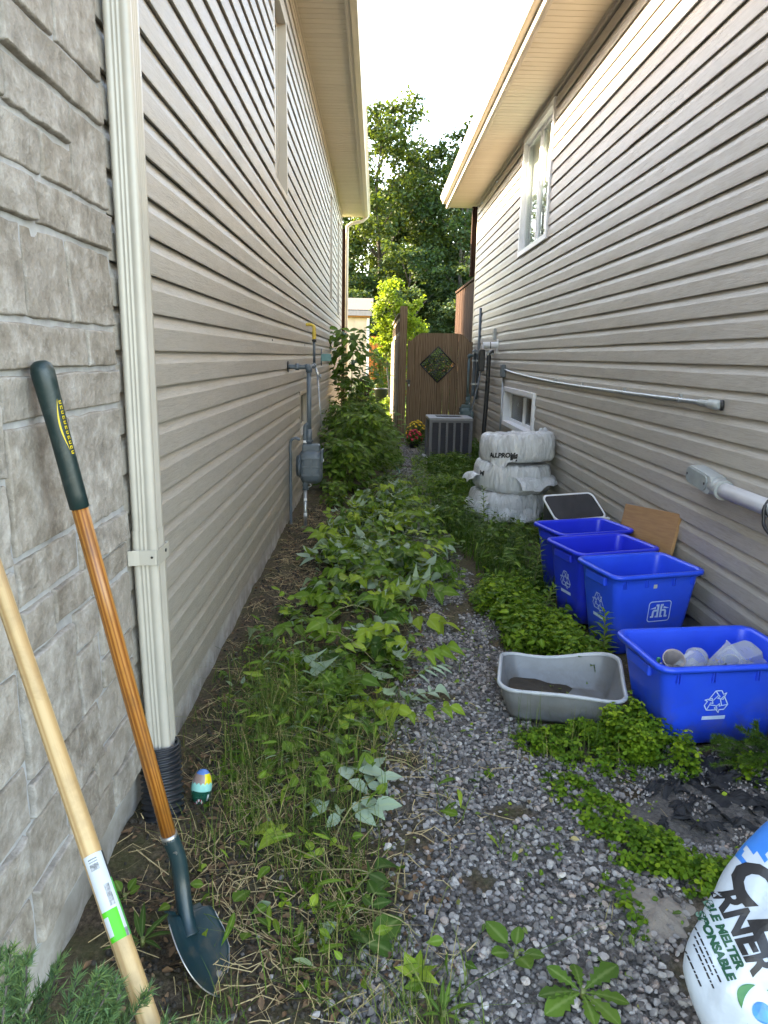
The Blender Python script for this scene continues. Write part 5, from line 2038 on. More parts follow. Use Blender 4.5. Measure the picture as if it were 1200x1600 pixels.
# ---- bag of ice melter at the right edge
bag = thing('ice_melter_bag', 'full white and blue plastic bag of ice melter at the right edge', 'bag', (1.0, 1.3, 0))
BO = Vector((.8032, 1.2915, .3396)); BN = Vector((-.2758, -.824, .4949)); BR = Vector((.3232, -.5644, -.7596)); BW = Vector((.9052, -.0495, .422))
OUTL = [(-.200, .20), (-.178, .135), (-.150, .078), (-.098, .004), (-.055, -.052), (-.018, -.100), (.020, -.128), (.07, -.137), (.14, -.136), (.23, -.128), (.32, -.105), (.385, -.05), (.405, .05), (.40, .17), (.37, .30), (.28, .37), (.14, .39), (-.02, .385), (-.14, .35), (-.195, .28)]
BCS = (.10, .13); HC = .105
_oa = np.array([math.atan2(q - BCS[1], s_ - BCS[0]) for s_, q in OUTL]); _or = np.array([math.hypot(q - BCS[1], s_ - BCS[0]) for s_, q in OUTL])
_ix = np.argsort(_oa); _oa = _oa[_ix]; _or = _or[_ix]
_oa = np.concatenate([_oa - 2 * math.pi, _oa, _oa + 2 * math.pi]); _or = np.concatenate([_or, _or, _or])


def bag_h(s_, q, side=1):
    a = math.atan2(q - BCS[1], s_ - BCS[0]); r = math.hypot(q - BCS[1], s_ - BCS[0])
    rho = min(1.0, r / float(np.interp(a, _oa, _or)))
    k = max(0.0, 1 - rho ** 2.6) ** .55
    w_ = .0035 * math.sin(38 * s_ + 21 * q) + .0028 * math.sin(61 * q - 33 * s_ + 1) + .0018 * math.sin(110 * s_ + 75 * q) + .004 * math.sin(19 * q + 24 * s_)
    return (k * HC * (1 if side > 0 else .8) + w_ * min(1, (1 - rho) * 5)) * side - .012


def bag_pt(s_, q, lift=0.0, side=1):
    return BO + BR * s_ + BW * q + BN * (bag_h(s_, q, side) + lift)


M_BAGW = simple('bag_white', (.42, .47, .52), .32, c2=(.36, .41, .46), ns=5, bs=9, bstr=.35, bdist=.02)
M_BAGB = simple('bag_blue', (.01, .17, .52), .32, c2=(.01, .14, .46), ns=9)
M_BAGG = simple('bag_green', (.005, .13, .03), .4, c2=(.004, .09, .02)); M_BAGDG = simple('bag_dark_green', (.006, .07, .035), .4)
M_BAGLB = simple('bag_light_blue', (.015, .20, .52), .35, c2=(.012, .10, .38), ns=40)
NU_B, NV_B = 150, 44


def bag_sq(u, v):
    a = u * 2 * math.pi - math.pi
    r = float(np.interp(a, _oa, _or)) * math.sin(v * math.pi / 2)
    return BCS[0] + r * math.cos(a), BCS[1] + r * math.sin(a)


def bag_mat(u, v):
    s_, q = bag_sq(u, v)
    jag = .012 * math.sin(170 * q) + .010 * math.sin(90 * q + 1) + .006 * math.sin(310 * q)
    return 1 if s_ < -.148 + .25 * (q - .09) * (q > .09) + jag - .3 * max(0, .10 - q) else 0


mb = MB()
mb.grid(lambda u, v: bag_pt(*bag_sq(u, v)), NU_B, NV_B, matfn=bag_mat, wrap_u=True)
mb.grid(lambda u, v: bag_pt(*bag_sq(u, v), 0, -1), NU_B, 20, wrap_u=True)
mb.build('sack', [M_BAGW, M_BAGB], bag)


def bag_shape(V, F, mat, name, lift=.0014, cut=.012):
    """flat print laid on the sack; long edges are divided so that it follows the bulge"""
    bm = bmesh.new()
    vs = [bm.verts.new((x, y_, 0)) for x, y_ in V]
    for f in F:
        try: bm.faces.new([vs[i] for i in f])
        except ValueError: pass
    for _ in range(4):
        E_ = [e for e in bm.edges if e.calc_length() > cut]
        if not E_: break
        bmesh.ops.subdivide_edges(bm, edges=E_, cuts=1)
        bmesh.ops.triangulate(bm, faces=bm.faces)
    for v_ in bm.verts:
        v_.co = bag_pt(v_.co.x, v_.co.y, lift)
    me = bpy.data.meshes.new(name); bm.to_mesh(me); bm.free(); me.materials.append(mat)
    return link(name, me, bag)


def bag_text(s, size, s0, q0, mat, name, shear=0.0, heavy=0.0, sx=1.0, rot=0.0, lift=.0014):
    V, F = text_polys(s, size, shear, heavy)
    c_, n_ = math.cos(rot), math.sin(rot)
    return bag_shape([(s0 + (x * sx) * c_ - y_ * n_, q0 + (x * sx) * n_ + y_ * c_) for x, y_ in V], F, mat, name, lift)


def ell(ca, cb, ra, rb, rot=0, n=20):
    return [(ca + ra * math.cos(t) * math.cos(rot) - rb * math.sin(t) * math.sin(rot), cb + ra * math.cos(t) * math.sin(rot) + rb * math.sin(t) * math.cos(rot)) for t in [i * 2 * math.pi / n for i in range(n)]]


def poly_on_bag(pts, mat, name, lift=.0014):
    return bag_shape(pts, [tuple(range(len(pts)))], mat, name, lift)


bag_text('RNER', .072, -.100, -.004, M_INK, 'print_letters', 0, .0028, .80)
bag_text('C', .115, -.142, .050, M_INK, 'print_letters', 0, .0055, .95, -.12)
bag_text('L', .115, -.045, .040, M_INK, 'print_letters', 0, .0055, .95, -.10)
bag_text('BLE MELTER', .0235, -.086, -.0285, M_BAGDG, 'print_letters', 0, .0012, .92)
bag_text('SPONSABLE', .0235, -.070, -.054, M_BAGDG, 'print_letters', 0, .0014, .92)
bag_text('to -22C (-8F) ICE', .011, -.050, -.070, M_INK, 'small_print', 0, 0, 1) if False else None
for k, (q_, n_) in enumerate(((-.070, 9), (-.079, 7), (-.088, 8), (-.110, 6))):
    x = -.045 + .012 * k
    for j in range(n_):
        wd = .004 + .004 * ((j * 7 + k * 3) % 3)
        bag_shape([(x, q_), (x + wd, q_), (x + wd, q_ + .0035), (x, q_ + .0035)], [(0, 1, 2, 3)], M_INK, 'small_print')
        x += wd + .0022
# leaf and drop emblem
ES, EQ = .108, -.018
poly_on_bag(ell(ES, EQ, .021, .018, .4), M_BAGLB, 'emblem_drop', .0018)


def petal(cx, cq, L, w_, rot):
    pts = []
    for i in range(13):
        t = i / 12; pts.append((-L / 2 + L * t, w_ * math.sin(math.pi * t) ** .8))
    for i in range(11, 0, -1):
        t = i / 12; pts.append((-L / 2 + L * t, w_ * .25 * math.sin(math.pi * t)))
    return [(cx + x * math.cos(rot) - y_ * math.sin(rot), cq + x * math.sin(rot) + y_ * math.cos(rot)) for x, y_ in pts]


poly_on_bag(petal(ES - .032, EQ - .012, .055, .021, 2.2), M_BAGG, 'emblem_leaf', .0018)
poly_on_bag(petal(ES - .008, EQ + .034, .060, .019, .3), M_BAGG, 'emblem_leaf', .0018)
poly_on_bag(petal(ES + .036, EQ - .018, .060, .021, -2.5), M_BAGG, 'emblem_leaf', .0018)
poly_on_bag([(.165, -.105), (.20, -.100), (.175, -.086)], M_BAGB, 'print_corner', .0016)
for k in range(5):
    bag_shape([(.148 + k * .011, -.060 + k * .004), (.155 + k * .011, -.057 + k * .004), (.152 + k * .011, -.050 + k * .004), (.146 + k * .011, -.053 + k * .004)], [(0, 1, 2, 3)], M_INK if k % 2 else M_BAGB, 'small_print')
poly_on_bag([(-.058, .112), (-.02, .10), (-.022, .108), (-.058, .121)], M_BAGB, 'print_stroke', .0016)
poly_on_bag([(-.040, .088), (-.020, .088), (-.020, .100), (-.040, .100)], M_YELLOW, 'print_stroke', .0017)

# ================================================================== PLANTS
def LT(t, tp):
    """per-vertex tint and midrib weight for leaves of one template"""
    k = len(tp[0]); n = len(t)
    rib = np.tile(np.array([1.0, 0, 0] * (k // 3)), n) if k % 3 == 0 else np.zeros(k * n)
    return np.stack([np.repeat(t, k), rib], 1)


def leaf_tpl(prof, fold=.25, droop=.22, curl=0.0, twist=0.0):
    """leaf lying along +x, length 1: midrib plus two edges"""
    V = []; F = []
    for (x, w) in prof:
        z = -droop * x * x + curl * math.sin(x * 3.1)
        tw = twist * x
        V.append((x, 0, z)); V.append((x, w * math.cos(tw), z + fold * w + w * math.sin(tw))); V.append((x, -w * math.cos(tw), z + fold * w - w * math.sin(tw)))
    for i in range(len(prof) - 1):
        a, b = 3 * i, 3 * i + 3
        for (m0, e0, m1, e1, fl) in ((a, a + 1, b, b + 1, 0), (a, a + 2, b, b + 2, 1)):
            q = [(m0, m1, e1), (m0, e1, e0)]
            if fl: q = [(m0, e1, m1), (m0, e0, e1)]
            F += q
    V = np.array(V, float); F = np.array(F)
    # drop faces with no area
    keep = []
    for f in F:
        p = V[f]
        if np.linalg.norm(np.cross(p[1] - p[0], p[2] - p[0])) > 1e-6: keep.append(f)
    return V, np.array(keep)


OV = [(0, .01), (.10, .14), (.25, .255), (.42, .29), (.60, .235), (.80, .115), (1, 0)]
OVD = [(0, .01), (.08, .18), (.2, .31), (.27, .27), (.36, .33), (.44, .28), (.54, .29), (.62, .21), (.72, .19), (.8, .12), (.9, .07), (1, 0)]
RND = [(0, .012), (.22, .014), (.28, .10), (.38, .22), (.55, .29), (.72, .27), (.87, .17), (.96, .07), (1, .0)]
NAR = [(0, .01), (.2, .075), (.45, .095), (.75, .06), (1, 0)]
LOB = [(0, .02), (.12, .04), (.18, .10), (.24, .05), (.34, .16), (.40, .10), (.52, .22), (.60, .15), (.72, .22), (.86, .15), (.95, .07), (1, 0)]
SIX = [(0, .0), (.3, .27), (.62, .22), (1, 0)]
TPL_OV = leaf_tpl(OV); TPL_OV2 = leaf_tpl(OV, .5, .5); TPL_OVF = leaf_tpl(OV, .08, .05, .04); TPL_OVD = leaf_tpl(OVD, .2, .25, .05, .5); TPL_CURL = leaf_tpl(OV, .7, .75, .12, .9); TPL_TW = leaf_tpl(OVD, .35, .1, -.1, -.9)
TPL_RND = leaf_tpl(RND, .12, .15); TPL_NAR = leaf_tpl(NAR, .3, .35); TPL_LOB = leaf_tpl(LOB, .12, .2); TPL_SIX = leaf_tpl(SIX, .25, .25)
QUAD = (np.array([(0, 0, 0), (.5, .32, .06), (1, 0, -.08), (.5, -.32, .06)], float), np.array([[0, 1, 2], [0, 2, 3]]))

PALE = (.30, .38, .28)
M_LEAF = make_leaf('weed_leaf', [(0, (.022, .058, .008)), (.35, (.060, .130, .014)), (.7, (.135, .225, .022)), (1, (.26, .35, .035))], PALE, .3)
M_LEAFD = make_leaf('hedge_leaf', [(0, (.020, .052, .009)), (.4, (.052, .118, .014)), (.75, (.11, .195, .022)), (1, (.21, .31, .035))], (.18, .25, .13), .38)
M_CLOVER = make_leaf('clover_leaf', [(0, (.026, .068, .006)), (.4, (.065, .145, .010)), (.75, (.145, .245, .016)), (1, (.27, .37, .025))], None, .32)
M_GRASS = make_leaf('grass_blade', [(0, (.022, .052, .010)), (.4, (.055, .11, .02)), (.7, (.12, .17, .035)), (.86, (.22, .21, .07)), (1, (.40, .32, .15))], None, .25)
M_LAWN = make_leaf('lawn_blade', [(0, (.022, .05, .006)), (.5, (.05, .095, .010)), (1, (.10, .15, .02))], None, .35)
M_FEATHER = make_leaf('feather_leaf', [(0, (.017, .046, .008)), (.5, (.045, .102, .013)), (1, (.12, .19, .025))], None, .2)
M_JUNIPER = make_leaf('juniper_needles', [(0, (.03, .075, .035)), (.5, (.075, .145, .06)), (1, (.15, .22, .065))], None, .2)
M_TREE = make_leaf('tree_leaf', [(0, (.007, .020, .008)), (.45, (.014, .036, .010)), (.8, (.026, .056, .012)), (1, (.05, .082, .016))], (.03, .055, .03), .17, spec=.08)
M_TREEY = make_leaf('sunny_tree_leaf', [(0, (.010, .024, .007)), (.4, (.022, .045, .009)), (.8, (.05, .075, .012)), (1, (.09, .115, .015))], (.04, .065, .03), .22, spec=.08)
M_LIME = make_leaf('lime_leaf', [(0, (.04, .085, .006)), (.5, (.09, .145, .008)), (1, (.17, .205, .012))], (.11, .15, .02), .42)
M_LEAF1 = make_leaf('single_leaf', [(0, (.055, .12, .018)), (.5, (.085, .165, .022)), (1, (.12, .21, .03))], PALE, .28, True)
M_LEAFY = make_leaf('yellow_green_leaf', [(0, (.22, .33, .035)), (1, (.30, .40, .05))], (.24, .32, .08), .35, True)
M_LEAFP = make_leaf('pale_underside_leaf', [(0, (.26, .35, .24)), (1, (.34, .43, .32))], (.28, .37, .26), .22, True)
M_LEAFDK = make_leaf('dark_single_leaf', [(0, (.03, .075, .014)), (1, (.055, .115, .022))], (.13, .19, .10), .25, True)


def leaf_mesh(name, tpl, mat):
    return np_mesh(name, tpl[0], tpl[1], mat, LT(np.zeros(1), tpl), smooth=True)


LM = {}
for key, tpls in (('ov', [TPL_OV, TPL_OV2, TPL_OVF, TPL_CURL, TPL_TW]), ('ovd', [TPL_OVD]), ('rnd', [TPL_RND]), ('nar', [TPL_NAR]), ('lob', [TPL_LOB])):
    for mk, mm in (('g', M_LEAF1), ('y', M_LEAFY), ('p', M_LEAFP), ('d', M_LEAFDK)):
        LM[key, mk] = [leaf_mesh('leaf', t, mm) for t in tpls]


def place_leaf(par, key, mk, p, d, n, size, rng):
    D = np.array([d], float); N = np.array([n], float)
    R = frames(D, N)[0]
    M = Matrix([list(R[0]) + [p[0]], list(R[1]) + [p[1]], list(R[2]) + [p[2]], [0, 0, 0, 1]])
    o = bpy.data.objects.new('leaf', rng.choice(LM[key, mk])); COL.objects.link(o)
    o.parent = par
    o.matrix_local = wm_of(par).inverted() @ M @ Matrix.Diagonal((size, size, size, 1))
    return o


def sprig(label, x, y, az, L, lift, pairs, size, key, mk, group='cut sprigs and seedlings on the ground', term=True, name='cut_sprig', seed=0, wilt=.3, up=0.0, cat='sprig'):
    rng = random.Random(seed * 17 + 5)
    z0 = gz1(x, y) + .006
    t = thing(name, label, cat, (x, y, z0), group=group)
    ca, sa = math.cos(az), math.sin(az)
    pts = []
    for i in range(7):
        f = i / 6
        r = L * f
        pts.append(Vector((x + ca * r + sa * .02 * math.sin(3 * f + seed), y + sa * r, z0 + lift * math.sin(f * 1.9) * (1 - .15 * f) + up * f * L)))
    MB().tube(pts, [.0028 - .0012 * i / 6 for i in range(7)], 6).build('stem', M_STEM, t)
    for k in range(pairs):
        f = (k + 1.0) / (pairs + .55)
        p = pts[min(int(f * 6), 5)].lerp(pts[min(int(f * 6) + 1, 6)], f * 6 - int(f * 6))
        for s in (-1, 1):
            a = az + s * rng.uniform(.75, 1.25)
            d = (math.cos(a), math.sin(a), rng.uniform(-.25, .25))
            n = (rng.uniform(-wilt, wilt), rng.uniform(-wilt, wilt) - .15, 1)
            place_leaf(t, key, mk, p, d, n, size * rng.uniform(.8, 1.1), rng)
    if term:
        d = (ca, sa, rng.uniform(-.2, .2))
        place_leaf(t, key, mk, pts[-1], d, (rng.uniform(-wilt, wilt), -.15, 1), size * 1.15, rng)
    return t


PI = math.pi
sprig('pale sprig with the biggest grey-green leaves, lying beside the gravel in front', -.125, 2.28, .75, .16, .06, 2, .115, 'ov', 'p', seed=1)
sprig('small pale five-leaf sprig at the gravel edge, right of the biggest one', -.035, 2.30, .35, .10, .05, 2, .075, 'ov', 'p', seed=2)
sprig('pale sprig pointing left, just below the biggest pale one', -.04, 2.12, 2.75, .13, .05, 2, .072, 'ov', 'p', seed=3)
sprig('pale sprig with rounded leaves tangled in green grass below the biggest one', -.07, 2.14, .3, .10, .05, 2, .085, 'ovd', 'p', seed=4)
sprig('three yellow-green toothed leaves near the shovel, on bare earth', -.235, 2.02, 2.9, .07, .05, 1, .105, 'ovd', 'y', seed=5)
sprig('tiny yellow-green three-leaf sprig on dry straw right of the shovel', -.17, 1.90, 1.8, .06, .03, 1, .048, 'ov', 'y', seed=6)
sprig('dark green sprig with two long leaves over dry stalks', -.05, 1.80, .6, .10, .05, 1, .085, 'ov', 'd', seed=7)
sprig('single pale upturned leaf on the dark earth right of the shovel blade', -.105, 1.70, 4.4, .02, .02, 0, .075, 'ovd', 'p', seed=8)
sprig('dark green upright sprig at the left edge of the nearest gravel', .02, 1.68, 1.1, .06, .08, 2, .062, 'ov', 'd', seed=9)
sprig('broad green leaves flat on the earth at the bottom of the path', -.005, 1.565, .9, .05, .03, 1, .10, 'ovd', 'd', seed=10)
sprig('big light green round leaf standing in the middle of the cut pile', .10, 4.33, .2, .05, .10, 0, .17, 'ovd', 'y', seed=11, wilt=.6)
sprig('yellow-green sprig with shiny leaves at the near end of the cut pile', -.27, 3.35, .5, .22, .10, 4, .085, 'ov', 'y', seed=12)
sprig('green sprig hanging over the left of the cut pile by the wall litter', -.50, 3.55, 2.4, .16, .09, 3, .08, 'ov', 'g', seed=13)
sprig('pale narrow-leaved sprig reaching onto the gravel from the cut pile', .20, 3.22, .4, .17, .06, 4, .085, 'nar', 'p', seed=14)
sprig('pale drooping sprig low at the gravel side of the cut pile', .15, 2.98, .25, .16, .05, 3, .08, 'ov', 'p', seed=15)
sprig('tall pale sprig with pointed leaves in the middle of the cut pile', -.12, 4.9, 1.9, .16, .14, 3, .11, 'ov', 'p', seed=16)
sprig('pale five-leaf sprig on the left side of the cut pile', -.30, 4.15, 2.2, .16, .12, 2, .115, 'ov', 'p', seed=17)
sprig('pale three-leaf sprig at the far left of the cut pile by the litter', -.36, 5.0, 2.6, .12, .10, 1, .12, 'ov', 'p', seed=18)
sprig('yellow-green sprig standing at the far end of the cut pile', -.18, 6.6, 1.5, .18, .16, 3, .10, 'ov', 'y', seed=19)
sprig('pale sprig across the gravel on the right edge of the cut pile', .42, 5.35, .3, .2, .12, 3, .11, 'ov', 'p', seed=20)
sprig('low two-leaf seedling under the left wall near the grass clump', -.55, 3.05, 1.2, .05, .10, 1, .07, 'ov', 'y', name='seedling', seed=21, cat='seedling')


def rosette(label, x, y, n, size, key, mk, lift, seed, name='weed_rosette', cat='weed', group=None):
    rng = random.Random(seed)
    z0 = gz1(x, y) + .008
    t = thing(name, label, cat, (x, y, z0), group=group)
    MB().tube([(x, y, z0 - .01), (x + .003, y, z0 + .018)], .006, 6).build('crown', M_STEM, t)
    for i in range(n):
        a = i * 2 * PI / n + rng.uniform(-.3, .3)
        d = (math.cos(a), math.sin(a), lift + rng.uniform(-.1, .25))
        place_leaf(t, key, mk, (x + .008 * math.cos(a), y + .008 * math.sin(a), z0 + .012), d, (rng.uniform(-.2, .2), rng.uniform(-.2, .2), 1), size * rng.uniform(.75, 1.15), rng)
    return t


rosette('weed with a few round green leaves in the middle of the near gravel', .40, 1.585, 5, .085, 'rnd', 'g', .35, 31)
rosette('dandelion with toothed green leaves in the near gravel, lowest of the gravel weeds', .545, 1.47, 8, .11, 'lob', 'g', .2, 32)
rosette('small green weed at the left of the near gravel beside the lowest leaves', .13, 1.50, 6, .06, 'ov', 'y', .7, 33)
rosette('small grassy weed at the bottom edge of the gravel', .19, 1.40, 7, .07, 'nar', 'g', .9, 34)
rosette('single-leaf weed by the black fabric, right of the clover patch', 1.08, 1.86, 4, .075, 'ov', 'g', .5, 35)
rosette('upright pointed weed at the edge of the black fabric below the bin', 1.10, 2.50, 9, .09, 'nar', 'g', .8, 36)
rosette('wild carrot weed with thin leaves at the stone foundation behind the pale handle', -.59, 1.60, 8, .085, 'nar', 'd', .6, 37)
rosette('little clover-like weed growing on the stone foundation, lowest on the wall', -.70, 1.78, 5, .045, 'rnd', 'g', .9, 38)


# ---- masses of small plants: nobody could count these
def mass(name, parts, mats):
    V, F, T, mi = merge(parts)
    return stuff(link(name, np_mesh(name, V, F, mats, T, smooth=True, mi=mi)))


def in_any(x, y, ells):
    m = np.zeros(len(x), float)
    for (cx, cy, rx, ry, w) in ells:
        d = ((x - cx) / rx) ** 2 + ((y - cy) / ry) ** 2
        m = np.maximum(m, w * np.clip(1.25 - d, 0, 1))
    return m


def sample(ells, n, rng, noise_s=.12, lo=.3, seed=40):
    xs = []; ys = []
    a = np.array([e[2] * e[3] * e[4] for e in ells]); a = a / a.sum()
    k = rng.choice(len(ells), n * 2, p=a)
    r = np.sqrt(rng.uniform(0, 1, n * 2)) * 1.08; th = rng.uniform(0, 6.283, n * 2)
    E = np.array(ells)
    x = E[k, 0] + r * E[k, 2] * np.cos(th); y = E[k, 1] + r * E[k, 3] * np.sin(th)
    keep = vnoise(x, y, noise_s, seed) + .35 * (vnoise(x, y, noise_s * .3, seed + 1) - .5) + rng.uniform(-.28, .28, len(x)) - .28 * np.clip(r - .55, 0, 1) > lo
    return x[keep][:n], y[keep][:n]


def blades(x, y, h, w, lean, rng, tint, z0=None, segs=2):
    """grass blades as bent ribbons"""
    n = len(x)
    az = rng.uniform(0, 6.283, n); ln = np.abs(rng.normal(0, lean, n)) * h
    ox, oy = np.cos(az), np.sin(az); px, py = -oy, ox
    zb = gz(x, y) - .004 if z0 is None else z0
    rows = []
    for i in range(segs + 1):
        f = i / segs
        ww = w * (1 - f ** 1.5) * .5 + .0002
        bx = x + ox * ln * f * f; by = y + oy * ln * f * f; bz = zb + h * f * (1 - .28 * f * np.minimum(ln / np.maximum(h, 1e-6), 1))
        rows.append(np.stack([bx + px * ww, by + py * ww, bz], 1)); rows.append(np.stack([bx - px * ww, by - py * ww, bz], 1))
    V = np.stack(rows, 1).reshape(-1, 3)
    K = 2 * (segs + 1)
    f0 = []
    for i in range(segs):
        a = 2 * i
        f0 += [(a, a + 1, a + 3), (a, a + 3, a + 2)]
    F = (np.array(f0)[None] + (np.arange(n) * K)[:, None, None]).reshape(-1, 3)
    return V, F, np.repeat(tint, K), 0


def leaves_at(P, rng, tpl, size, tint, up=.6, droop=0.0, spread=1.0, mat=0):
    n = len(P)
    az = rng.uniform(0, 6.283, n)
    D = np.stack([np.cos(az), np.sin(az), rng.normal(droop, .35, n)], 1)
    N = rng.normal(size=(n, 3)) * spread; N[:, 2] = np.abs(N[:, 2]) + up
    V, F = scatter(tpl[0], tpl[1], P, frames(D, N), size)
    return V, F, LT(tint, tpl), mat


def clover_mass():
    rng = np.random.default_rng(21)
    ells = [(1.02, 2.72, .16, .22, 1.3), (1.16, 2.52, .13, .14, 1.2), (.82, 2.66, .22, .10, 1.0), (.98, 2.50, .22, .10, .7), (1.08, 3.42, .13, .24, 1.1), (.98, 3.75, .22, .35, 1.0), (.88, 4.3, .22, .4, .9),
            (.92, 2.02, .15, .12, 1.0), (1.08, 1.90, .17, .08, 1.0), (.82, 2.18, .10, .15, .7), (1.5, 2.4, .13, .1, .5), (.74, 2.33, .1, .1, .4), (.45, 2.4, .06, .06, .25), (.76, 1.78, .05, .12, .5), (.60, 2.0, .04, .05, .2),
            (-.45, 2.4, .15, .3, .12), (-.1, 1.85, .2, .25, .08), (-.35, 3.0, .2, .3, .2)]
    x, y = sample(ells, 6600, rng, .055, .40, 41)
    cp, sp = math.cos(math.radians(12)), math.sin(math.radians(12))
    ux = (x - .872) * cp - (y - 3.0) * sp; uy = (x - .872) * sp + (y - 3.0) * cp
    k = ~((np.abs(ux) < .285) & (np.abs(uy) < .225))
    x, y = x[k], y[k]
    d = in_any(x, y, ells)
    hmax = np.where(y > 2.35, np.where((x > .98) | (y > 3.2), .15, .07), .05) * np.clip(d + .2, .3, 1)
    h = hmax * rng.uniform(.35, 1.05, len(x))
    P = np.stack([x, y, gz(x, y) + h], 1)
    parts = []
    t = np.clip(rng.normal(.42, .2, len(x)) + .22 * (h / .15), 0, 1)
    s = rng.uniform(.011, .022, len(x))
    a0 = rng.uniform(0, 6.283, len(x)); tilt = rng.normal(0, .3, (len(x), 2))
    for k in range(3):
        a = a0 + k * 2.094
        D = np.stack([np.cos(a), np.sin(a), tilt[:, 0] * np.cos(a) + tilt[:, 1] * np.sin(a) - .1], 1)
        N = np.stack([-tilt[:, 0], -tilt[:, 1], np.ones(len(x))], 1)
        tp = leaf_tpl([(0, .02), (.35, .30), (.75, .42), (1, .22)], .2, .2)
        V, F = scatter(tp[0], tp[1], P, frames(D, N), s)
        parts.append((V, F, np.repeat(t, len(tp[0])), 0))
    # strays and dead bits out on the gravel
    xs_ = rng.uniform(.45, 1.3, 420); ys_ = rng.uniform(1.7, 4.6, 420)
    Ps = np.stack([xs_, ys_, gz(xs_, ys_) + rng.uniform(.01, .03, 420)], 1)
    parts.append(leaves_at(Ps, rng, TPL_RND, rng.uniform(.012, .028, 420), np.clip(rng.normal(.6, .3, 420), 0, 1), .8))
    st = rng.uniform(size=len(x)) < .5
    parts.append(blades(x[st], y[st], h[st], .0022, .1, rng, np.full(st.sum(), .45), segs=1))
    # small round dock-like leaves among them
    x2, y2 = sample([e for e in ells if e[1] > 3], 1500, rng, .1, .3, 42)
    P2 = np.stack([x2, y2, gz(x2, y2) + rng.uniform(.02, .16, len(x2))], 1)
    parts.append(leaves_at(P2, rng, TPL_SIX, rng.uniform(.03, .06, len(x2)), np.clip(rng.normal(.5, .2, len(x2)), 0, 1), .9))
    mass('clover', parts, M_CLOVER)


clover_mass()


def feathery_mass():
    rng = np.random.default_rng(23)
    parts = []
    ells = [(1.02, 5.0, .22, .55, 1), (1.2, 4.45, .06, .4, .6), (.98, 5.8, .28, .5, 1.1), (1.35, 6.05, .2, .2, .8), (.80, 6.6, .18, .5, 1), (.85, 7.4, .2, .6, .8), (1.62, 5.95, .15, .3, .8)]
    # fine-leaved stems, horsetail fashion
    x, y = sample(ells, 330, rng, .2, .3, 44)
    for i in range(len(x)):
        hh = rng.uniform(.16, .42) * (.62 if y[i] > 5.9 else 1); n = 46
        f = np.sort(rng.uniform(.08, 1, n))
        lean = rng.normal(0, .1, 2)
        px = x[i] + lean[0] * hh * f * f; py = y[i] + lean[1] * hh * f * f; pz = hh * f
        a = rng.uniform(0, 6.283, n); L = (.055 * (1 - f) + .018) * rng.uniform(.7, 1.2, n)
        tip = np.stack([px + np.cos(a) * L, py + np.sin(a) * L, pz + L * rng.uniform(-.1, .7, n)], 1)
        w = .0016
        b0 = np.stack([px - np.sin(a) * w, py + np.cos(a) * w, pz], 1); b1 = np.stack([px + np.sin(a) * w, py - np.cos(a) * w, pz], 1)
        V = np.stack([b0, b1, tip], 1).reshape(-1, 3); F = np.arange(3 * n).reshape(-1, 3)
        parts.append((V, F, np.repeat(np.clip(rng.normal(.4, .18) + .3 * (f - .4), 0, 1), 3), 0))
    # grass among them, and taller grass by the air conditioner, tires and wall
    g_e = ells + [(1.1, 9.6, .35, .8, .9), (1.62, 9.2, .15, 1.5, .9), (1.66, 11.5, .14, 1.0, .9), (1.02, 8.4, .25, .7, 1), (.86, 9.9, .12, .6, .7), (1.72, 6.6, .08, .5, .8), (1.05, 6.5, .25, .08, .6)]
    x, y = sample(g_e, 5200, rng, .15, .25, 45)
    parts.append(blades(x, y, rng.uniform(.08, .30, len(x)) * np.where((y > 5.8) & (y < 7) & (x > .9), .55, 1), .006, .45, rng, np.clip(rng.normal(.45, .2, len(x)), 0, 1), segs=3))
    x, y = sample(g_e, 2600, rng, .2, .32, 46)
    P = np.stack([x, y, gz(x, y) + rng.uniform(.03, .28, len(x)) * np.where(y > 8, .8, np.where((y > 5.8) & (x > .9), .5, 1))], 1)
    parts.append(leaves_at(P, rng, TPL_NAR, rng.uniform(.05, .10, len(x)), np.clip(rng.normal(.5, .25, len(x)), 0, 1), .5))
    P = P[:1500] + np.array([.02, .03, .0])
    parts.append(leaves_at(P, rng, TPL_SIX, rng.uniform(.035, .075, len(P)), np.clip(rng.normal(.55, .22, len(P)), 0, 1), .8))
    mass('feathery_weeds', parts, M_FEATHER)


feathery_mass()


def spire(label, x, y, h, seed, lean=(0, 0)):
    rng = np.random.default_rng(seed)
    z0 = gz1(x, y)
    t = thing('tall_weed', label, 'weed', (x, y, z0), group='tall leafy weeds by the bins')
    pts = [(x + lean[0] * f * f, y + lean[1] * f * f, z0 + h * f) for f in (0, .3, .6, .85, 1)]
    MB().tube(pts, [.004, .0035, .003, .002, .001], 6).build('stem', M_STEM, t)
    n = 42
    f = np.linspace(.12, 1, n)
    P = np.stack([x + lean[0] * f * f, y + lean[1] * f * f, z0 + h * f], 1)
    a = np.arange(n) * 2.4
    D = np.stack([np.cos(a), np.sin(a), .35 + .5 * f], 1); N = np.stack([-np.cos(a) * .4, -np.sin(a) * .4, np.ones(n)], 1)
    V, F = scatter(TPL_NAR[0] * np.array([1, 1.5, 1]), TPL_NAR[1], P, frames(D, N), .085 * (1 - .6 * f) + .012)
    o = link('foliage', np_mesh('foliage', V, F, M_LEAF, np.repeat(rng.uniform(.35, .75, n), len(TPL_NAR[0]))), t)
    stuff(o)


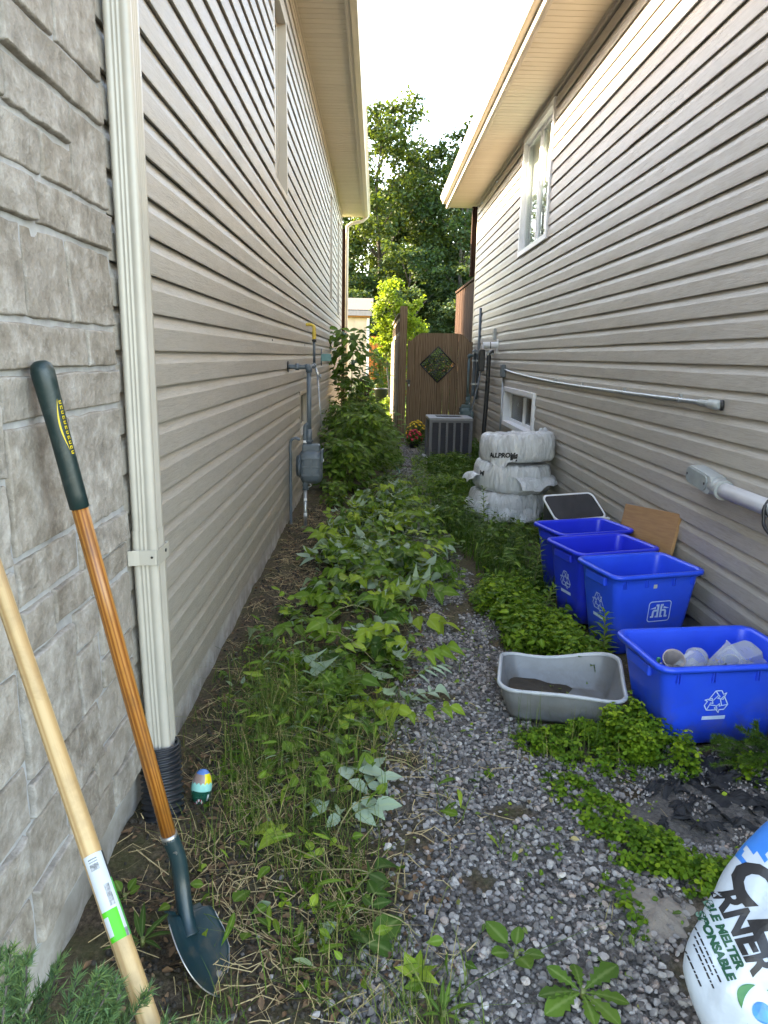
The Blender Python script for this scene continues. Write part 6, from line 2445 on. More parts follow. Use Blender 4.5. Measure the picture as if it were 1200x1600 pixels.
spire('tall pale-leaved weed standing before the two farther blue bins', 1.10, 4.55, .40, 1, (.02, -.03))
spire('tall leafy weed standing at the foot of the bagged tires', 1.03, 6.35, .42, 2, (-.03, 0))
spire('leaning leafy weed between the emblem bin and the gravel', 1.04, 4.05, .26, 3, (.05, -.05))
spire('slim weed with its tip against the bin with the house-shaped emblem', 1.19, 3.36, .33, 4, (-.01, .01))


def cut_pile():
    rng = np.random.default_rng(31)
    parts = []
    stems_x = []
    ells = [(-.02, 3.3, .26, .35, 1.1), (-.06, 3.95, .32, .45, 1.2), (0, 4.7, .36, .5, 1.1), (-.02, 5.5, .36, .5, 1.1), (-.05, 6.3, .34, .6, 1.1), (.1, 7.1, .34, .6, 1.0), (.38, 4.75, .2, .35, .7), (.45, 5.5, .24, .45, .9), (.42, 6.3, .22, .5, .8), (.25, 7.9, .25, .5, .6), (.46, 7.3, .15, .5, .5), (-.3, 5.4, .15, .6, .5), (-.42, 3.7, .12, .4, .3), (.12, 2.85, .14, .2, .45)]
    x, y = sample(ells, 390, rng, .22, .25, 51)
    for i in range(len(x)):
        k = rng.integers(2, 5)
        az = rng.uniform(0, 6.283); L = rng.uniform(.10, .26)
        zz = gz1(x[i], y[i]) + rng.uniform(.01, .145) * (1.0 if y[i] > 3.1 else .5)
        rise = rng.uniform(-.25, .5)
        f = (np.arange(k) + 1) / (k + .5)
        base = np.stack([x[i] + np.cos(az) * L * f, y[i] + np.sin(az) * L * f, zz + rise * L * f], 1)
        P = np.concatenate([base, base, base[-1:] + np.array([[np.cos(az), np.sin(az), rise]]) * L * .12])
        s = np.concatenate([np.full(k, 1), np.full(k, -1), [0]])
        a = az + s * rng.uniform(.7, 1.3, 2 * k + 1)
        D = np.stack([np.cos(a), np.sin(a), rng.normal(rise * .4 - .1, .25, 2 * k + 1)], 1)
        flip = rng.uniform() < .17
        N = np.stack([rng.normal(0, .35, 2 * k + 1), rng.normal(-.15, .35, 2 * k + 1), np.full(2 * k + 1, -1.0 if flip else 1.0)], 1)
        tp = [TPL_OV, TPL_OV2, TPL_CURL, TPL_OVD, TPL_TW, TPL_OVD][rng.integers(0, 6)]
        sz = rng.uniform(.05, .12) * rng.uniform(.8, 1.15, 2 * k + 1)
        V, F = scatter(tp[0], tp[1], P, frames(D, N), sz)
        tb = np.clip(rng.normal(.60, .30), .05, 1)
        parts.append((V, F, LT(np.clip(rng.normal(tb, .06, 2 * k + 1), 0, 1), tp), 0))
        w = .0022
        p0 = np.array([x[i], y[i], zz]); p1 = base[-1]
        nrm = np.array([-np.sin(az), np.cos(az), 0]) * w
        V = np.array([p0 + nrm, p0 - nrm, p1 - nrm * .5, p1 + nrm * .5]); parts.append((V, np.array([[0, 1, 2], [0, 2, 3]]), np.full(4, .6), 0))
    # small leaves between
    x, y = sample(ells, 1700, rng, .14, .3, 52)
    P = np.stack([x, y, gz(x, y) + rng.uniform(.01, .12, len(x))], 1)
    parts.append(leaves_at(P, rng, TPL_SIX, rng.uniform(.025, .06, len(x)), np.clip(rng.normal(.4, .22, len(x)), 0, 1), .5))
    mass('cut_branches', parts, M_LEAF)


cut_pile()


def ground_grass():
    rng = np.random.default_rng(37)
    parts = []
    ells = [(-.42, 2.72, .16, .35, 1.5), (-.30, 2.3, .25, .4, .8), (-.12, 2.05, .18, .25, .9), (-.15, 2.75, .3, .35, .8), (-.05, 1.5, .2, .14, 1.3), (.15, 1.38, .14, .08, 1.2), (-.35, 3.2, .25, .4, .7), (-.05, 1.75, .14, .16, .6),
            (.05, 3.0, .15, .3, .5), (-.5, 2.2, .14, .3, .5), (.62, 2.6, .14, .12, .35), (.2, 2.55, .12, .12, .3), (-.35, 1.38, .12, .08, .5), (.3, 6.4, .3, 1.3, .3), (.9, 2.55, .2, .08, .5), (.72, 1.74, .04, .12, .5), (-.7, 2.9, .08, .5, .4)]
    x, y = sample(ells, 4700, rng, .10, .38, 61)
    h = rng.uniform(.03, .13, len(x)) * (1 + .9 * np.exp(-(((x + .43) / .12) ** 2 + ((y - 2.75) / .2) ** 2)))
    parts.append(blades(x, y, h, rng.uniform(.0015, .0034, len(x)), .8, rng, np.clip(rng.normal(.56, .27, len(x)), 0, 1), segs=3))
    # a few long arching stalks
    x, y = sample(ells[:8], 130, rng, .3, .1, 62)
    parts.append(blades(x, y, rng.uniform(.14, .30, len(x)), .0035, .9, rng, np.clip(rng.normal(.62, .2, len(x)), 0, 1), segs=5))
    # fine hair-like tufts in front of the pan
    x, y = sample([(.93, 2.62, .12, .08, 1), (.70, 2.75, .08, .06, 1)], 60, rng, .3, .0, 63)
    parts.append(blades(x, y, rng.uniform(.1, .26, len(x)), .002, .35, rng, np.clip(rng.normal(.5, .2, len(x)), 0, 1), segs=4))
    # tiny seedlings in the gravel
    x = rng.uniform(.0, 1.0, 260); y = rng.uniform(1.35, 4.2, 260)
    P = np.stack([x, y, gz(x, y) + rng.uniform(.008, .03, 260)], 1)
    parts.append(leaves_at(P, rng, TPL_SIX, rng.uniform(.012, .03, 260), np.clip(rng.normal(.6, .2, 260), 0, 1), 1.0))
    mass('grass', parts, M_GRASS)


ground_grass()


def mixed_weeds():
    """low broad-leaved weeds, mixed in size, over the left bed and along the far gravel"""
    rng = np.random.default_rng(91)
    parts = []
    left = [(-.30, 2.65, .2, .4, .45), (-.15, 2.3, .2, .35, .4), (-.4, 1.75, .2, .18, .2), (-.1, 1.6, .12, .15, .5), (-.3, 3.1, .25, .35, 1.0), (-.62, 3.3, .1, .5, .35), (-.05, 2.75, .14, .3, .7), (.3, 8.6, .3, .6, .5), (.22, 10.6, .2, 1.0, .8), (.3, 12.6, .15, .8, .7), (.62, 8.7, .12, .8, .8), (.66, 10.2, .1, .8, .7), (.55, 7.2, .1, .8, .5), (.60, 5.4, .07, .8, .5), (.85, 11.9, .1, .4, .5), (.45, 3.3, .05, .2, .2), (.3, 2.2, .05, .1, .3), (.47, 2.0, .05, .06, .3), (.2, 1.5, .06, .06, .5)]
    for tpl, n, smin, smax, hmax in ((TPL_OV, 620, .025, .06, .09), (TPL_OVD, 420, .03, .065, .08), (TPL_RND, 260, .04, .075, .05), (TPL_NAR, 900, .04, .10, .12), (TPL_LOB, 260, .05, .11, .03)):
        x, y = sample(left, n, rng, .11, .33, 90 + n % 7)
        P = np.stack([x, y, gz(x, y) + rng.uniform(.006, hmax, len(x))], 1)
        dry = rng.uniform(size=len(x)) < .07
        parts.append(leaves_at(P, rng, tpl, rng.uniform(smin, smax, len(x)), np.clip(rng.normal(.55, .22, len(x)), 0, 1), .7, .15, .8))
    mass('low_weeds', parts, M_LEAF)
    parts = []
    x, y = sample(left, 2600, rng, .14, .3, 97)
    parts.append(blades(x, y, rng.uniform(.04, .2, len(x)), rng.uniform(.0016, .005, len(x)), .9, rng, np.clip(rng.normal(.58, .24, len(x)), 0, 1), segs=4))
    mass('wild_grass', parts, M_GRASS)
    # bare stalks of the cut plants lying about
    mb = MB()
    r = random.Random(12)
    cs = thing('cut_stalks', 'long bare stalks lying over the cut leaves and bare earth on the left', 'stalks', (-.1, 2.2, 0))
    for (x0, y0, x1, y1, h) in ((-.28, 2.02, .02, 1.66, .05), (-.2, 1.9, .17, 1.78, .04), (-.33, 1.78, -.2, 1.62, .03), (-.35, 3.5, .12, 3.35, .14), (-.3, 3.75, .2, 3.9, .18), (-.2, 4.6, .15, 4.2, .2), (-.45, 2.9, -.05, 3.0, .06), (.0, 2.5, .24, 2.42, .03), (-.05, 1.75, .16, 1.62, .04), (-.15, 5.6, .3, 5.2, .2), (-.45, 2.35, -.25, 2.0, .05), (-.1, 2.05, .12, 2.3, .06)):
        pts = []
        for i in range(8):
            f = i / 7
            x_ = x0 + (x1 - x0) * f + .02 * math.sin(5 * f + x0 * 30); y_ = y0 + (y1 - y0) * f + .02 * math.sin(4 * f + y0 * 9)
            pts.append((x_, y_, gz1(x_, y_) + .012 + h * math.sin(math.pi * min(1, f * 1.1 + .05))))
        MB().tube(pts, [.0026 - .0014 * i / 7 for i in range(8)], 5).build('stalk', M_DRYSTALK, cs)


M_DRYSTALK = simple('green_stalk', (.26, .25, .10), .6, c2=(.20, .16, .07), ns=20)
mixed_weeds()


def litter():
    rng = np.random.default_rng(41)
    parts = []
    ells = [(-.5, 2.4, .28, .9, 1), (-.3, 1.7, .4, .4, 1.1), (-.55, 4.0, .22, 1.5, 1), (-.5, 6, .25, 1.4, .8), (-.1, 2.2, .4, .8, .7), (0, 4.5, .45, 1.5, .5), (.05, 1.6, .2, .3, .5), (.3, 2.8, .4, .9, .12), (1.1, 2.2, .3, .3, .2)]
    x, y = sample(ells, 2400, rng, .13, .28, 71)
    n = len(x)
    az = rng.uniform(0, 6.283, n); L = rng.uniform(.02, .13, n) * np.where(rng.uniform(size=n) < .06, 2.2, 1); w = rng.uniform(.0006, .0016, n)
    bend = rng.normal(0, .2, n) * L
    z = gz(x, y)
    rows = []
    for f in (-.5, 0, .5):
        bx = x + np.cos(az) * L * f - np.sin(az) * bend * (4 * f * f); by = y + np.sin(az) * L * f + np.cos(az) * bend * (4 * f * f)
        bz = gz(bx, by) + .004 + rng.uniform(0, .02, n)
        rows.append(np.stack([bx - np.sin(az) * w, by + np.cos(az) * w, bz], 1)); rows.append(np.stack([bx + np.sin(az) * w, by - np.cos(az) * w, bz + .001], 1))
    V = np.stack(rows, 1).reshape(-1, 3)
    F = (np.array([(0, 1, 3), (0, 3, 2), (2, 3, 5), (2, 5, 4)])[None] + (np.arange(n) * 6)[:, None, None]).reshape(-1, 3)
    parts.append((V, F, np.repeat(rng.uniform(0, 1, n), 6), 0))
    # dead leaves and bark chips
    x, y = sample(ells, 2600, rng, .16, .28, 72)
    P = np.stack([x, y, gz(x, y) + rng.uniform(.002, .014, len(x))], 1)
    parts.append(leaves_at(P, rng, leaf_tpl([(0, .1), (.5, .3), (1, .08)], .5, .3), rng.uniform(.010, .032, len(x)), rng.uniform(0, 1, len(x)), .8, 0, .5, 1))
    # crumbs of earth
    V0, F0 = ico(1)
    x, y = sample(ells[:5], 3800, rng, .15, .25, 73)
    s = rng.uniform(.003, .012, len(x))
    P = np.stack([x, y, gz(x, y) + s * .2], 1)
    R = frames(rng.normal(size=(len(x), 3)), rng.normal(size=(len(x), 3)))
    V, F = scatter(V0 * (1 + rng.normal(0, .15, V0.shape)), F0, P, R, np.stack([s, s * .8, s * .6], 1))
    parts.append((V, F, np.repeat(rng.uniform(0, 1, len(x)), len(V0)), 2))
    mass('dry_litter', parts, [M_DRY, M_BROWNLEAF, M_SOIL])


litter()


# ---- shrubs along the left wall
def bush(name, label, cat, x, y, r, h, n, size, mat, seed, base=.05, tpl=None, group=None, stems=5, tint=.52, shape=1.0, ry=None):
    rng = np.random.default_rng(seed)
    t = thing(name, label, cat, (x, y, gz1(x, y)), group=group)
    ry = ry or r
    mb = MB()
    tops = []
    for i in range(stems):
        a = i * 2.4 + seed; rr = r * .55 * math.sqrt((i + .5) / stems)
        top = Vector((x + rr * math.cos(a), y + rr * math.sin(a) * ry / r, h * (.75 + .25 * math.sin(i * 3.1 + seed) ** 2)))
        tops.append(top)
        mbs = MB().tube([(x + rr * .2 * math.cos(a), y + rr * .2 * math.sin(a), -.02), tuple(Vector((x, y, 0)).lerp(top, .5) + Vector((0, 0, .03))), tuple(top)], [.007, .005, .002], 6)
        mbs.build('stem', M_STEM, t)
    f = rng.uniform(base, 1, n) ** .8
    k = rng.integers(0, stems, n)
    T = np.array([list(q) for q in tops])[k]
    width = np.interp(f, [0, .25, .6, .9, 1], [.5, .95, .85, .45, .12]) * shape
    off = rng.normal(size=(n, 2)) * .5
    off /= np.maximum(1, np.linalg.norm(off, axis=1, keepdims=True))
    P = np.stack([x + (T[:, 0] - x) * f * .8 + off[:, 0] * r * width, y + (T[:, 1] - y) * f * .8 + off[:, 1] * ry * width, T[:, 2] * f], 1)
    az = np.arctan2(P[:, 1] - y, P[:, 0] - x) + rng.normal(0, .9, n)
    D = np.stack([np.cos(az), np.sin(az), rng.normal(-.25, .35, n)], 1)
    N = rng.normal(0, .45, (n, 3)); N[:, 2] = 1
    N[:, 0] += np.cos(az) * .3; N[:, 1] += np.sin(az) * .3
    tp = tpl or TPL_OV
    V, F = scatter(tp[0], tp[1], P, frames(D, N), rng.uniform(.65, 1.2, n) * size)
    cl = vnoise(P[:, 0] * 1.0, P[:, 2] + P[:, 1], .25, seed)
    tt = np.clip(rng.normal(tint, .16, n) + .35 * (cl - .5) + .25 * (f - .6), 0, 1)
    o = link('foliage', np_mesh('foliage', V, F, mat, LT(tt, tp)), t)
    stuff(o)
    return t


G_ = 'leafy bushes crowding the left wall'
bush('bush', 'nearest leafy bush of the left wall, just behind the gas meter', 'bush', -.32, 8.2, .36, .66, 560, .10, M_LEAFD, 1, group=G_)
bush('bush', 'broad leafy bush spilling towards the path, second from the gas meter', 'bush', -.16, 9.3, .52, .85, 820, .11, M_LEAFD, 2, group=G_)
bush('bush', 'leafy bush against the left wall under the teal box', 'bush', -.50, 10.2, .30, 1.15, 520, .10, M_LEAFD, 3, group=G_)
bush('bush', 'leafy bush in the middle of the row, leaning over the path', 'bush', -.10, 11.2, .55, .95, 860, .11, M_LEAFD, 4, group=G_)
bush('bush', 'dark bush below the tall climbing sapling', 'bush', -.46, 12.4, .40, 1.2, 560, .10, M_LEAFD, 5, group=G_)
bush('bush', 'last bush of the row, at the rear corner of the left house', 'bush', -.22, 14.0, .50, 1.0, 640, .11, M_LEAFD, 6, group=G_)
bush('bush', 'low weedy bush at the far end of the path before the lawn', 'bush', .10, 12.6, .34, .55, 480, .09, M_LEAFD, 7, group=G_)
bush('dead_shrub', 'brown half-dead shrub among the green bushes by the lawn', 'shrub', -.20, 13.2, .20, 1.25, 330, .08, make_leaf('brown_leaf', [(0, (.05, .028, .015)), (.5, (.11, .065, .03)), (1, (.16, .14, .05))], None, .2), 8, stems=6)
bush('sapling', 'tall sapling with large drooping leaves climbing past the left house corner', 'sapling', -.44, 12.6, .62, 2.45, 210, .19, M_LEAFD, 9, base=.45, stems=6, shape=.95, tint=.5)
bush('bush', 'low broad-leaved weeds between the path and the bushes', 'bush', .16, 10.2, .28, .36, 400, .09, M_LEAFD, 10, group=G_)
bush('bush', 'low leafy growth in front of the gas meter pipes', 'bush', -.40, 7.35, .16, .26, 160, .07, M_LEAFD, 11, group=G_, stems=4)
bush('bush', 'dark shady weeds on the right of the stacked tires', 'bush', 1.64, 6.0, .15, .30, 300, .07, M_LEAFD, 12, stems=5, tint=.3, group='weeds along the right wall')
bush('bush', 'broad-leaved weeds in front of the air conditioner', 'bush', 1.12, 10.25, .36, .24, 420, .08, M_LEAFD, 13, stems=6, group='weeds along the right wall', ry=.2)
bush('bush', 'low pale-leaved weeds at the left edge of the tire stack', 'bush', .86, 7.9, .24, .26, 300, .085, M_LEAFD, 14, stems=5, group='weeds along the right wall', tint=.55)


# ---- red and yellow chrysanthemums
def mum(label, x, y, r, h, pet, seed):
    rng = np.random.default_rng(seed)
    t = thing('flowering_plant', label, 'flowers', (x, y, gz1(x, y)), group='potted flowers by the gate')
    MB().lathe([(.07, 0), (.10, .12), (.105, .125), (.09, .12)], 14, M=Matrix.Translation((x, y, 0))).build('pot', M_BLACK, t)
    n = 380
    v = rng.normal(size=(n, 3)); v[:, 2] = np.abs(v[:, 2]); v /= np.linalg.norm(v, axis=1, keepdims=True)
    P = v * np.array([r, r, h - .1]) * rng.uniform(.6, 1, (n, 1)) + np.array([x, y, .1])
    V, F, T, m = leaves_at(P, rng, TPL_SIX, np.full(n, .05), np.clip(rng.normal(.4, .2, n), 0, 1))
    stuff(link('foliage', np_mesh('foliage', V, F, M_LEAFD, T), t))
    me = None
    V0, F0 = ico(1)
    V0 = V0 * np.array([1, 1, .5]) * (1 + .25 * np.sin(np.arctan2(V0[:, 1], V0[:, 0]) * 8))[:, None]
    me = np_mesh('bloom', V0, F0, pet, smooth=False)
    for i in range(30):
        a = i * 2.4; rr = math.sqrt((i + .5) / 30)
        d = Vector((rr * math.cos(a), rr * math.sin(a), math.sqrt(max(0, 1 - rr * rr)) + .02)).normalized()
        p = Vector((x + d.x * r * .98, y + d.y * r * .98, .1 + d.z * (h - .1) * 1.0 + rng.uniform(-.01, .015)))
        o = bpy.data.objects.new('bloom', me); COL.objects.link(o); o.parent = t
        Q_ = d.to_track_quat('Z', 'Y').to_matrix().to_4x4(); Q_.translation = p
        s = rng.uniform(.022, .034)
        o.matrix_local = wm_of(t).inverted() @ Q_ @ Matrix.Diagonal((s, s, s, 1))


mum('mound of red flowers at the gate, left of the air conditioner', .71, 12.3, .15, .32, M_RED, 1)
mum('mound of yellow flowers behind the red ones at the gate', .76, 12.72, .21, .44, M_YELP, 2)

# ---- garden hose
hs = thing('garden_hose', 'thin green garden hose lying across the far gravel', 'hose', (.3, 9.5, 0))
hp = [(.02, 10.5), (.20, 10.46), (.36, 10.42), (.40, 10.2), (.33, 9.9), (.36, 9.5), (.30, 9.2), (.12, 9.05), (.05, 8.9)]
MB().tube([(p.x, p.y, gz1(p.x, p.y) + .022) for p in bez([(a, b, 0) for a, b in hp], 6)], .011, 8).build('tube', M_HOSE, hs)
hs2 = thing('old_hose', 'dull brown loop of old hose in the gravel before the green hose', 'hose', (.35, 8.2, 0))
MB().tube([(p.x, p.y, gz1(p.x, p.y) + .02) for p in bez([(.12, 8.25, 0), (.25, 8.02, 0), (.42, 7.98, 0), (.52, 8.15, 0), (.48, 8.4, 0)], 6)], .009, 8).build('tube', simple('dull_hose', (.12, .10, .075), .7), hs2)


# ---- junipers and ferny shrub close to the camera
def sprays(name, label, root, tips, mat, seed, dens=60, needle=.022, group=None, spread=.0):
    rng = np.random.default_rng(seed)
    t = thing(name, label, 'shrub', root)
    parts = []
    mb = MB()
    for (tx, ty, tz) in tips:
        p0 = np.array(root) + rng.normal(0, .03, 3); p1 = np.array([tx, ty, tz])
        mid = (p0 + p1) / 2 + np.array([0, 0, .07])
        n = dens
        f = np.sort(rng.uniform(.25, 1, n))
        P = ((1 - f) ** 2)[:, None] * p0 + (2 * f * (1 - f))[:, None] * mid + (f ** 2)[:, None] * p1
        ax = (p1 - mid); ax /= np.linalg.norm(ax)
        side = rng.normal(size=(n, 3)); side -= (side @ ax)[:, None] * ax; side /= np.linalg.norm(side, axis=1, keepdims=True)
        # side twigs
        tl = np.where(rng.uniform(size=n) < .35, rng.uniform(.03, .09, n) * (1.1 - f), .004)
        d = side * .8 + ax * .9
        d /= np.linalg.norm(d, axis=1, keepdims=True)
        for q in np.linspace(.15, 1, 7):
            B = P + d * (tl * q)[:, None]
            nd_ = rng.normal(size=(n, 3)) * .55 + d + ax * .4
            nd_ /= np.linalg.norm(nd_, axis=1, keepdims=True)
            L = needle * rng.uniform(.5, 1.1, n)
            w = np.cross(nd_, rng.normal(size=(n, 3))); w /= np.maximum(np.linalg.norm(w, axis=1, keepdims=True), 1e-6); w *= .0011
            V = np.stack([B - w, B + w, B + nd_ * L[:, None]], 1).reshape(-1, 3)
            parts.append((V, np.arange(3 * n).reshape(-1, 3), np.repeat(np.clip(rng.normal(.4, .2, n) + .35 * (f - .5), 0, 1), 3), 0))
        mb = MB().tube([tuple(p0), tuple(mid * .5 + p0 * .25 + p1 * .25), tuple(p1)], [.004, .003, .001], 5)
        mb.build('branch', M_BARK, t)
    V, F, T, mi = merge(parts)
    stuff(link('foliage', np_mesh('foliage', V, F, mat, T), t))


rj = random.Random(9)
tips = []
for i in range(46):
    X_ = -.56 + .36 * rj.random() ** 1.1; Y_ = .78 + .14 * rj.random()
    top = np.interp(X_, [-.56, -.46, -.40, -.33, -.24, -.18], [.735, .745, .70, .685, .63, .585]) * 1.0
    tips.append((X_ * Y_ / .85, Y_, 1.56 - (1.56 - top) * Y_ / .85 - .14 * rj.random() ** 1.6))
sprays('juniper_shrub', 'blue-green juniper sprays in the near left corner under the pale handle', (-.52, .70, .30), tips, M_JUNIPER, 3, 120, .018)
tips = []
for i in range(44):
    a = rj.uniform(0, 6.283); r = .30 * math.sqrt(rj.random())
    tips.append((1.58 + r * math.cos(a), 2.44 + r * .6 * math.sin(a), .07 + .27 * rj.random() * (1.15 - r / .33)))
sprays('ferny_shrub', 'dark feathery shrub at the right edge in front of the front bin', (1.60, 2.48, .0), tips, M_FEATHER, 5, 100, .020)


# ---- torn landscape fabric and spilled sand
fb = thing('landscape_fabric', 'torn black landscape fabric showing through the grit below the front bin', 'fabric', (1.25, 2.3, 0))
rngf = random.Random(8)
FABS = [(1.34, 2.47, .13, .07, .3), (1.20, 2.41, .12, .05, .7), (1.30, 2.36, .10, .05, .1), (1.29, 2.27, .15, .05, -.35), (1.42, 2.24, .15, .055, -.6), (1.12, 2.23, .07, .045, .9), (1.17, 2.13, .10, .035, -.25), (1.29, 2.13, .08, .03, -.5), (1.46, 2.37, .09, .05, -.4), (1.05, 2.33, .035, .02, 0), (1.40, 2.10, .06, .03, -.8), (1.10, 2.38, .06, .025, .5), (1.22, 2.20, .05, .02, .3), (1.02, 2.14, .03, .02, .3)]
for (cx, cy, rx, ry, rot) in FABS:
    ph = [rngf.uniform(0, 6.28) for _ in range(8)]
    mb = MB()

    def fp(u, v):
        a = u * 2 * PI
        rad = v * (1 + .26 * math.sin(3 * a + ph[0]) + .24 * math.sin(5 * a + ph[1]) + .20 * math.sin(11 * a + ph[2]) + .14 * math.sin(19 * a + ph[5]) + .08 * math.sin(31 * a + ph[6]))
        x_ = rx * rad * math.cos(a); y_ = ry * rad * math.sin(a)
        X_ = cx + x_ * math.cos(rot) - y_ * math.sin(rot); Y_ = cy + x_ * math.sin(rot) + y_ * math.cos(rot)
        fold = .016 * math.sin(40 * (X_ * math.cos(rot + 1) + Y_ * math.sin(rot + 1)) + ph[3]) + .010 * math.sin(75 * X_ + 30 * Y_ + ph[4]) + .006 * math.sin(140 * Y_ - 60 * X_ + ph[7])
        return (X_, Y_, gz1(X_, Y_) + .021 + fold * min(1, 1.6 * v) + .012 * (1 - v))

    mb.grid(fp, 72, 14, wrap_u=True)
    mb.build('torn_piece', M_FABRIC, fb, fix=False)
mb = MB()


def sandf(u, v):
    a = u * 2 * PI
    rad = v * (1 + .18 * math.sin(3 * a + 1) + .12 * math.sin(5 * a) + .1 * math.sin(11 * a))
    X_ = .845 + .095 * rad * math.cos(a); Y_ = 1.755 + .10 * rad * math.sin(a)
    return (X_, Y_, gz1(X_, Y_) + .022 * (1 - v * v) + .002 + .003 * math.sin(90 * X_) * math.sin(80 * Y_))


mb.grid(sandf, 60, 14, wrap_u=True)
s_ = mb.build('sand', M_SAND, None, fix=False); stuff(s_)
mb = MB()
GRIT = []


def sandf2(u, v):
    a = u * 2 * PI
    rad = v * (1 + .18 * math.sin(3 * a + 2) + .2 * math.sin(4 * a) + .08 * math.sin(13 * a))
    X_ = 1.22 + .34 * rad * math.cos(a); Y_ = 2.27 + .26 * rad * math.sin(a)
    return (X_, Y_, gz1(X_, Y_) + .016 * (1 - v ** 4) + .002 + .007 * (float(vnoise(np.array([X_]), np.array([Y_]), .03, 5)[0]) - .5))


mb.grid(sandf2, 90, 30, wrap_u=True)
s_ = mb.build('sandy_grit', simple('sandy_grit', (.135, .122, .11), .95, c2=(.055, .05, .046), ns=70, bs=160, bstr=1.0, bdist=.012, kind='pos'), None, fix=False); stuff(s_)


def grit_stones():
    rng = np.random.default_rng(77)
    V0, F0 = ico(1)
    x = rng.uniform(.95, 1.62, 2600); y = rng.uniform(1.98, 2.56, 2600)
    k = (vnoise(x, y, .09, 9) > .42)
    x, y = x[k], y[k]
    s = rng.uniform(.002, .0085, len(x))
    P = np.stack([x, y, gz(x, y) + .017 + rng.uniform(0, .012, len(x))], 1)
    R = frames(rng.normal(size=(len(x), 3)), rng.normal(size=(len(x), 3)))
    V, F = scatter(V0 * (1 + rng.normal(0, .14, V0.shape)), F0, P, R, np.stack([s, s * .8, s * .6], 1))
    stuff(link('loose_grit', np_mesh('loose_grit', V, F, bpy.data.materials['crushed_stone'], np.repeat(rng.uniform(.1, .9, len(x)), len(V0)))))


grit_stones()


# ================================================================== BEYOND THE HOUSES
def lawn():
    rng = np.random.default_rng(51)
    x = rng.uniform(-1.2, .42, 15000); y = rng.uniform(14.6, 26, 15000)
    h = rng.uniform(.05, .16, len(x)) * (1 + .8 * (vnoise(x, y, .5, 81) > .6))
    parts = [blades(x, y, h, .012, .6, rng, np.clip(rng.normal(.5, .2, len(x)), 0, 1), z0=np.where(y > 16.8, -.03, gz(x, y)), segs=2)]
    x = rng.uniform(.42, 2.6, 4000); y = rng.uniform(14.6, 26, 4000)
    parts.append(blades(x, y, rng.uniform(.06, .2, len(x)), .012, .6, rng, np.clip(rng.normal(.5, .2, len(x)), 0, 1), z0=np.where(y > 16.8, -.03, gz(x, y)), segs=2))
    mass('lawn_grass', parts, M_LAWN)


lawn()

shed = thing('garden_shed', 'pale garden shed with a brownish roof edge beyond the left house', 'shed', (-2.0, 26.5, 0))
SW0, SW1 = -3.4, -.28
nb = 13
for i in range(nb):
    x0 = SW0 + (SW1 - SW0) * i / nb; x1 = SW0 + (SW1 - SW0) * (i + 1) / nb
    MB().box(x0 + .004, x1 - .004, 26.0 + random.uniform(0, .004), 26.03, .05, 2.86).build('wall_board', M_SHED if False else simple('shed_paint', (.55, .43, .33), .7, c2=(.46, .35, .26), ns=3) if i == 0 else bpy.data.materials['shed_paint'], shed)
MB().box(SW0, SW1, 26.035, 28.4, -.05, 2.85).build('wall_core', bpy.data.materials['shed_paint'], shed)
MB().box(SW1 - .03, SW1 + .06, 25.96, 26.06, .0, 2.86).build('corner_trim', M_WHITE, shed)
MB().box(SW0 - .2, SW1 + .14, 25.82, 25.86, 2.93, 3.10).build('fascia', simple('shed_fascia', (.30, .255, .25), .7), shed)
mb = MB(); mb.add([(SW0 - .25, 25.84, 3.105), (SW1 + .18, 25.84, 3.105), (SW1 + .18, 28.6, 3.7), (SW0 - .25, 28.6, 3.7), (SW0 - .25, 25.84, 3.13), (SW1 + .18, 25.84, 3.13), (SW1 + .18, 28.6, 3.73), (SW0 - .25, 28.6, 3.73)], [(0, 1, 2, 3), (4, 5, 6, 7), (0, 1, 5, 4), (1, 2, 6, 5), (2, 3, 7, 6), (3, 0, 4, 7)])
mb.build('roof', M_SHINGLE, shed)
MB().box(SW0 - .1, SW1 + .08, 25.87, 26.0, 2.87, 2.93).build('soffit', M_ORANGE, shed)

of = thing('back_fence', 'orange-brown board fence across the back of the sunny yard', 'fence', (1.0, 29, 0))
x = -.9
while x < 4.2:
    MB().box(x, x + .135, 29.0, 29.02, .02, 2.32 + random.uniform(-.01, .01)).build('board', M_ORANGE, of)
    x += .152
for zz in (.4, 2.05):
    MB().box(-.9, 4.2, 29.022, 29.06, zz, zz + .09).build('rail', M_ORANGE, of)
pot = thing('plant_tub', 'black plastic tub standing on the sunny lawn before the back fence', 'tub', (.22, 24, -.03))
MB().lathe([(.17, .0), (.215, .50), (.235, .505), (.235, .54), (.21, .54), (.205, .46), (.19, .42)], 24).build('tub', M_BLACK, pot, False)
MB().lathe([(.001, .44), (.2, .43)], 20).build('earth', M_SOIL, pot, False)

bush('bush', 'sunlit green vine bush in front of the orange fence', 'bush', .35, 27.6, .75, 1.9, 1500, .14, M_LEAF, 21, tint=.6, group='bushes in the back yard', stems=7)
bush('bush', 'low bush at the foot of the pale shed', 'bush', -.35, 25.2, .45, 1.0, 700, .12, M_LEAF, 22, tint=.55, group='bushes in the back yard')
bush('bush', 'bright weeds at the fence foot beside the black tub', 'bush', .42, 20.3, .22, .45, 340, .09, M_LIME, 23, tint=.45, group='bushes in the back yard')
bush('bush', 'shaded bush under the lime green maple', 'bush', 1.2, 26.6, .7, 1.7, 1000, .14, M_LEAFD, 24, group='bushes in the back yard')


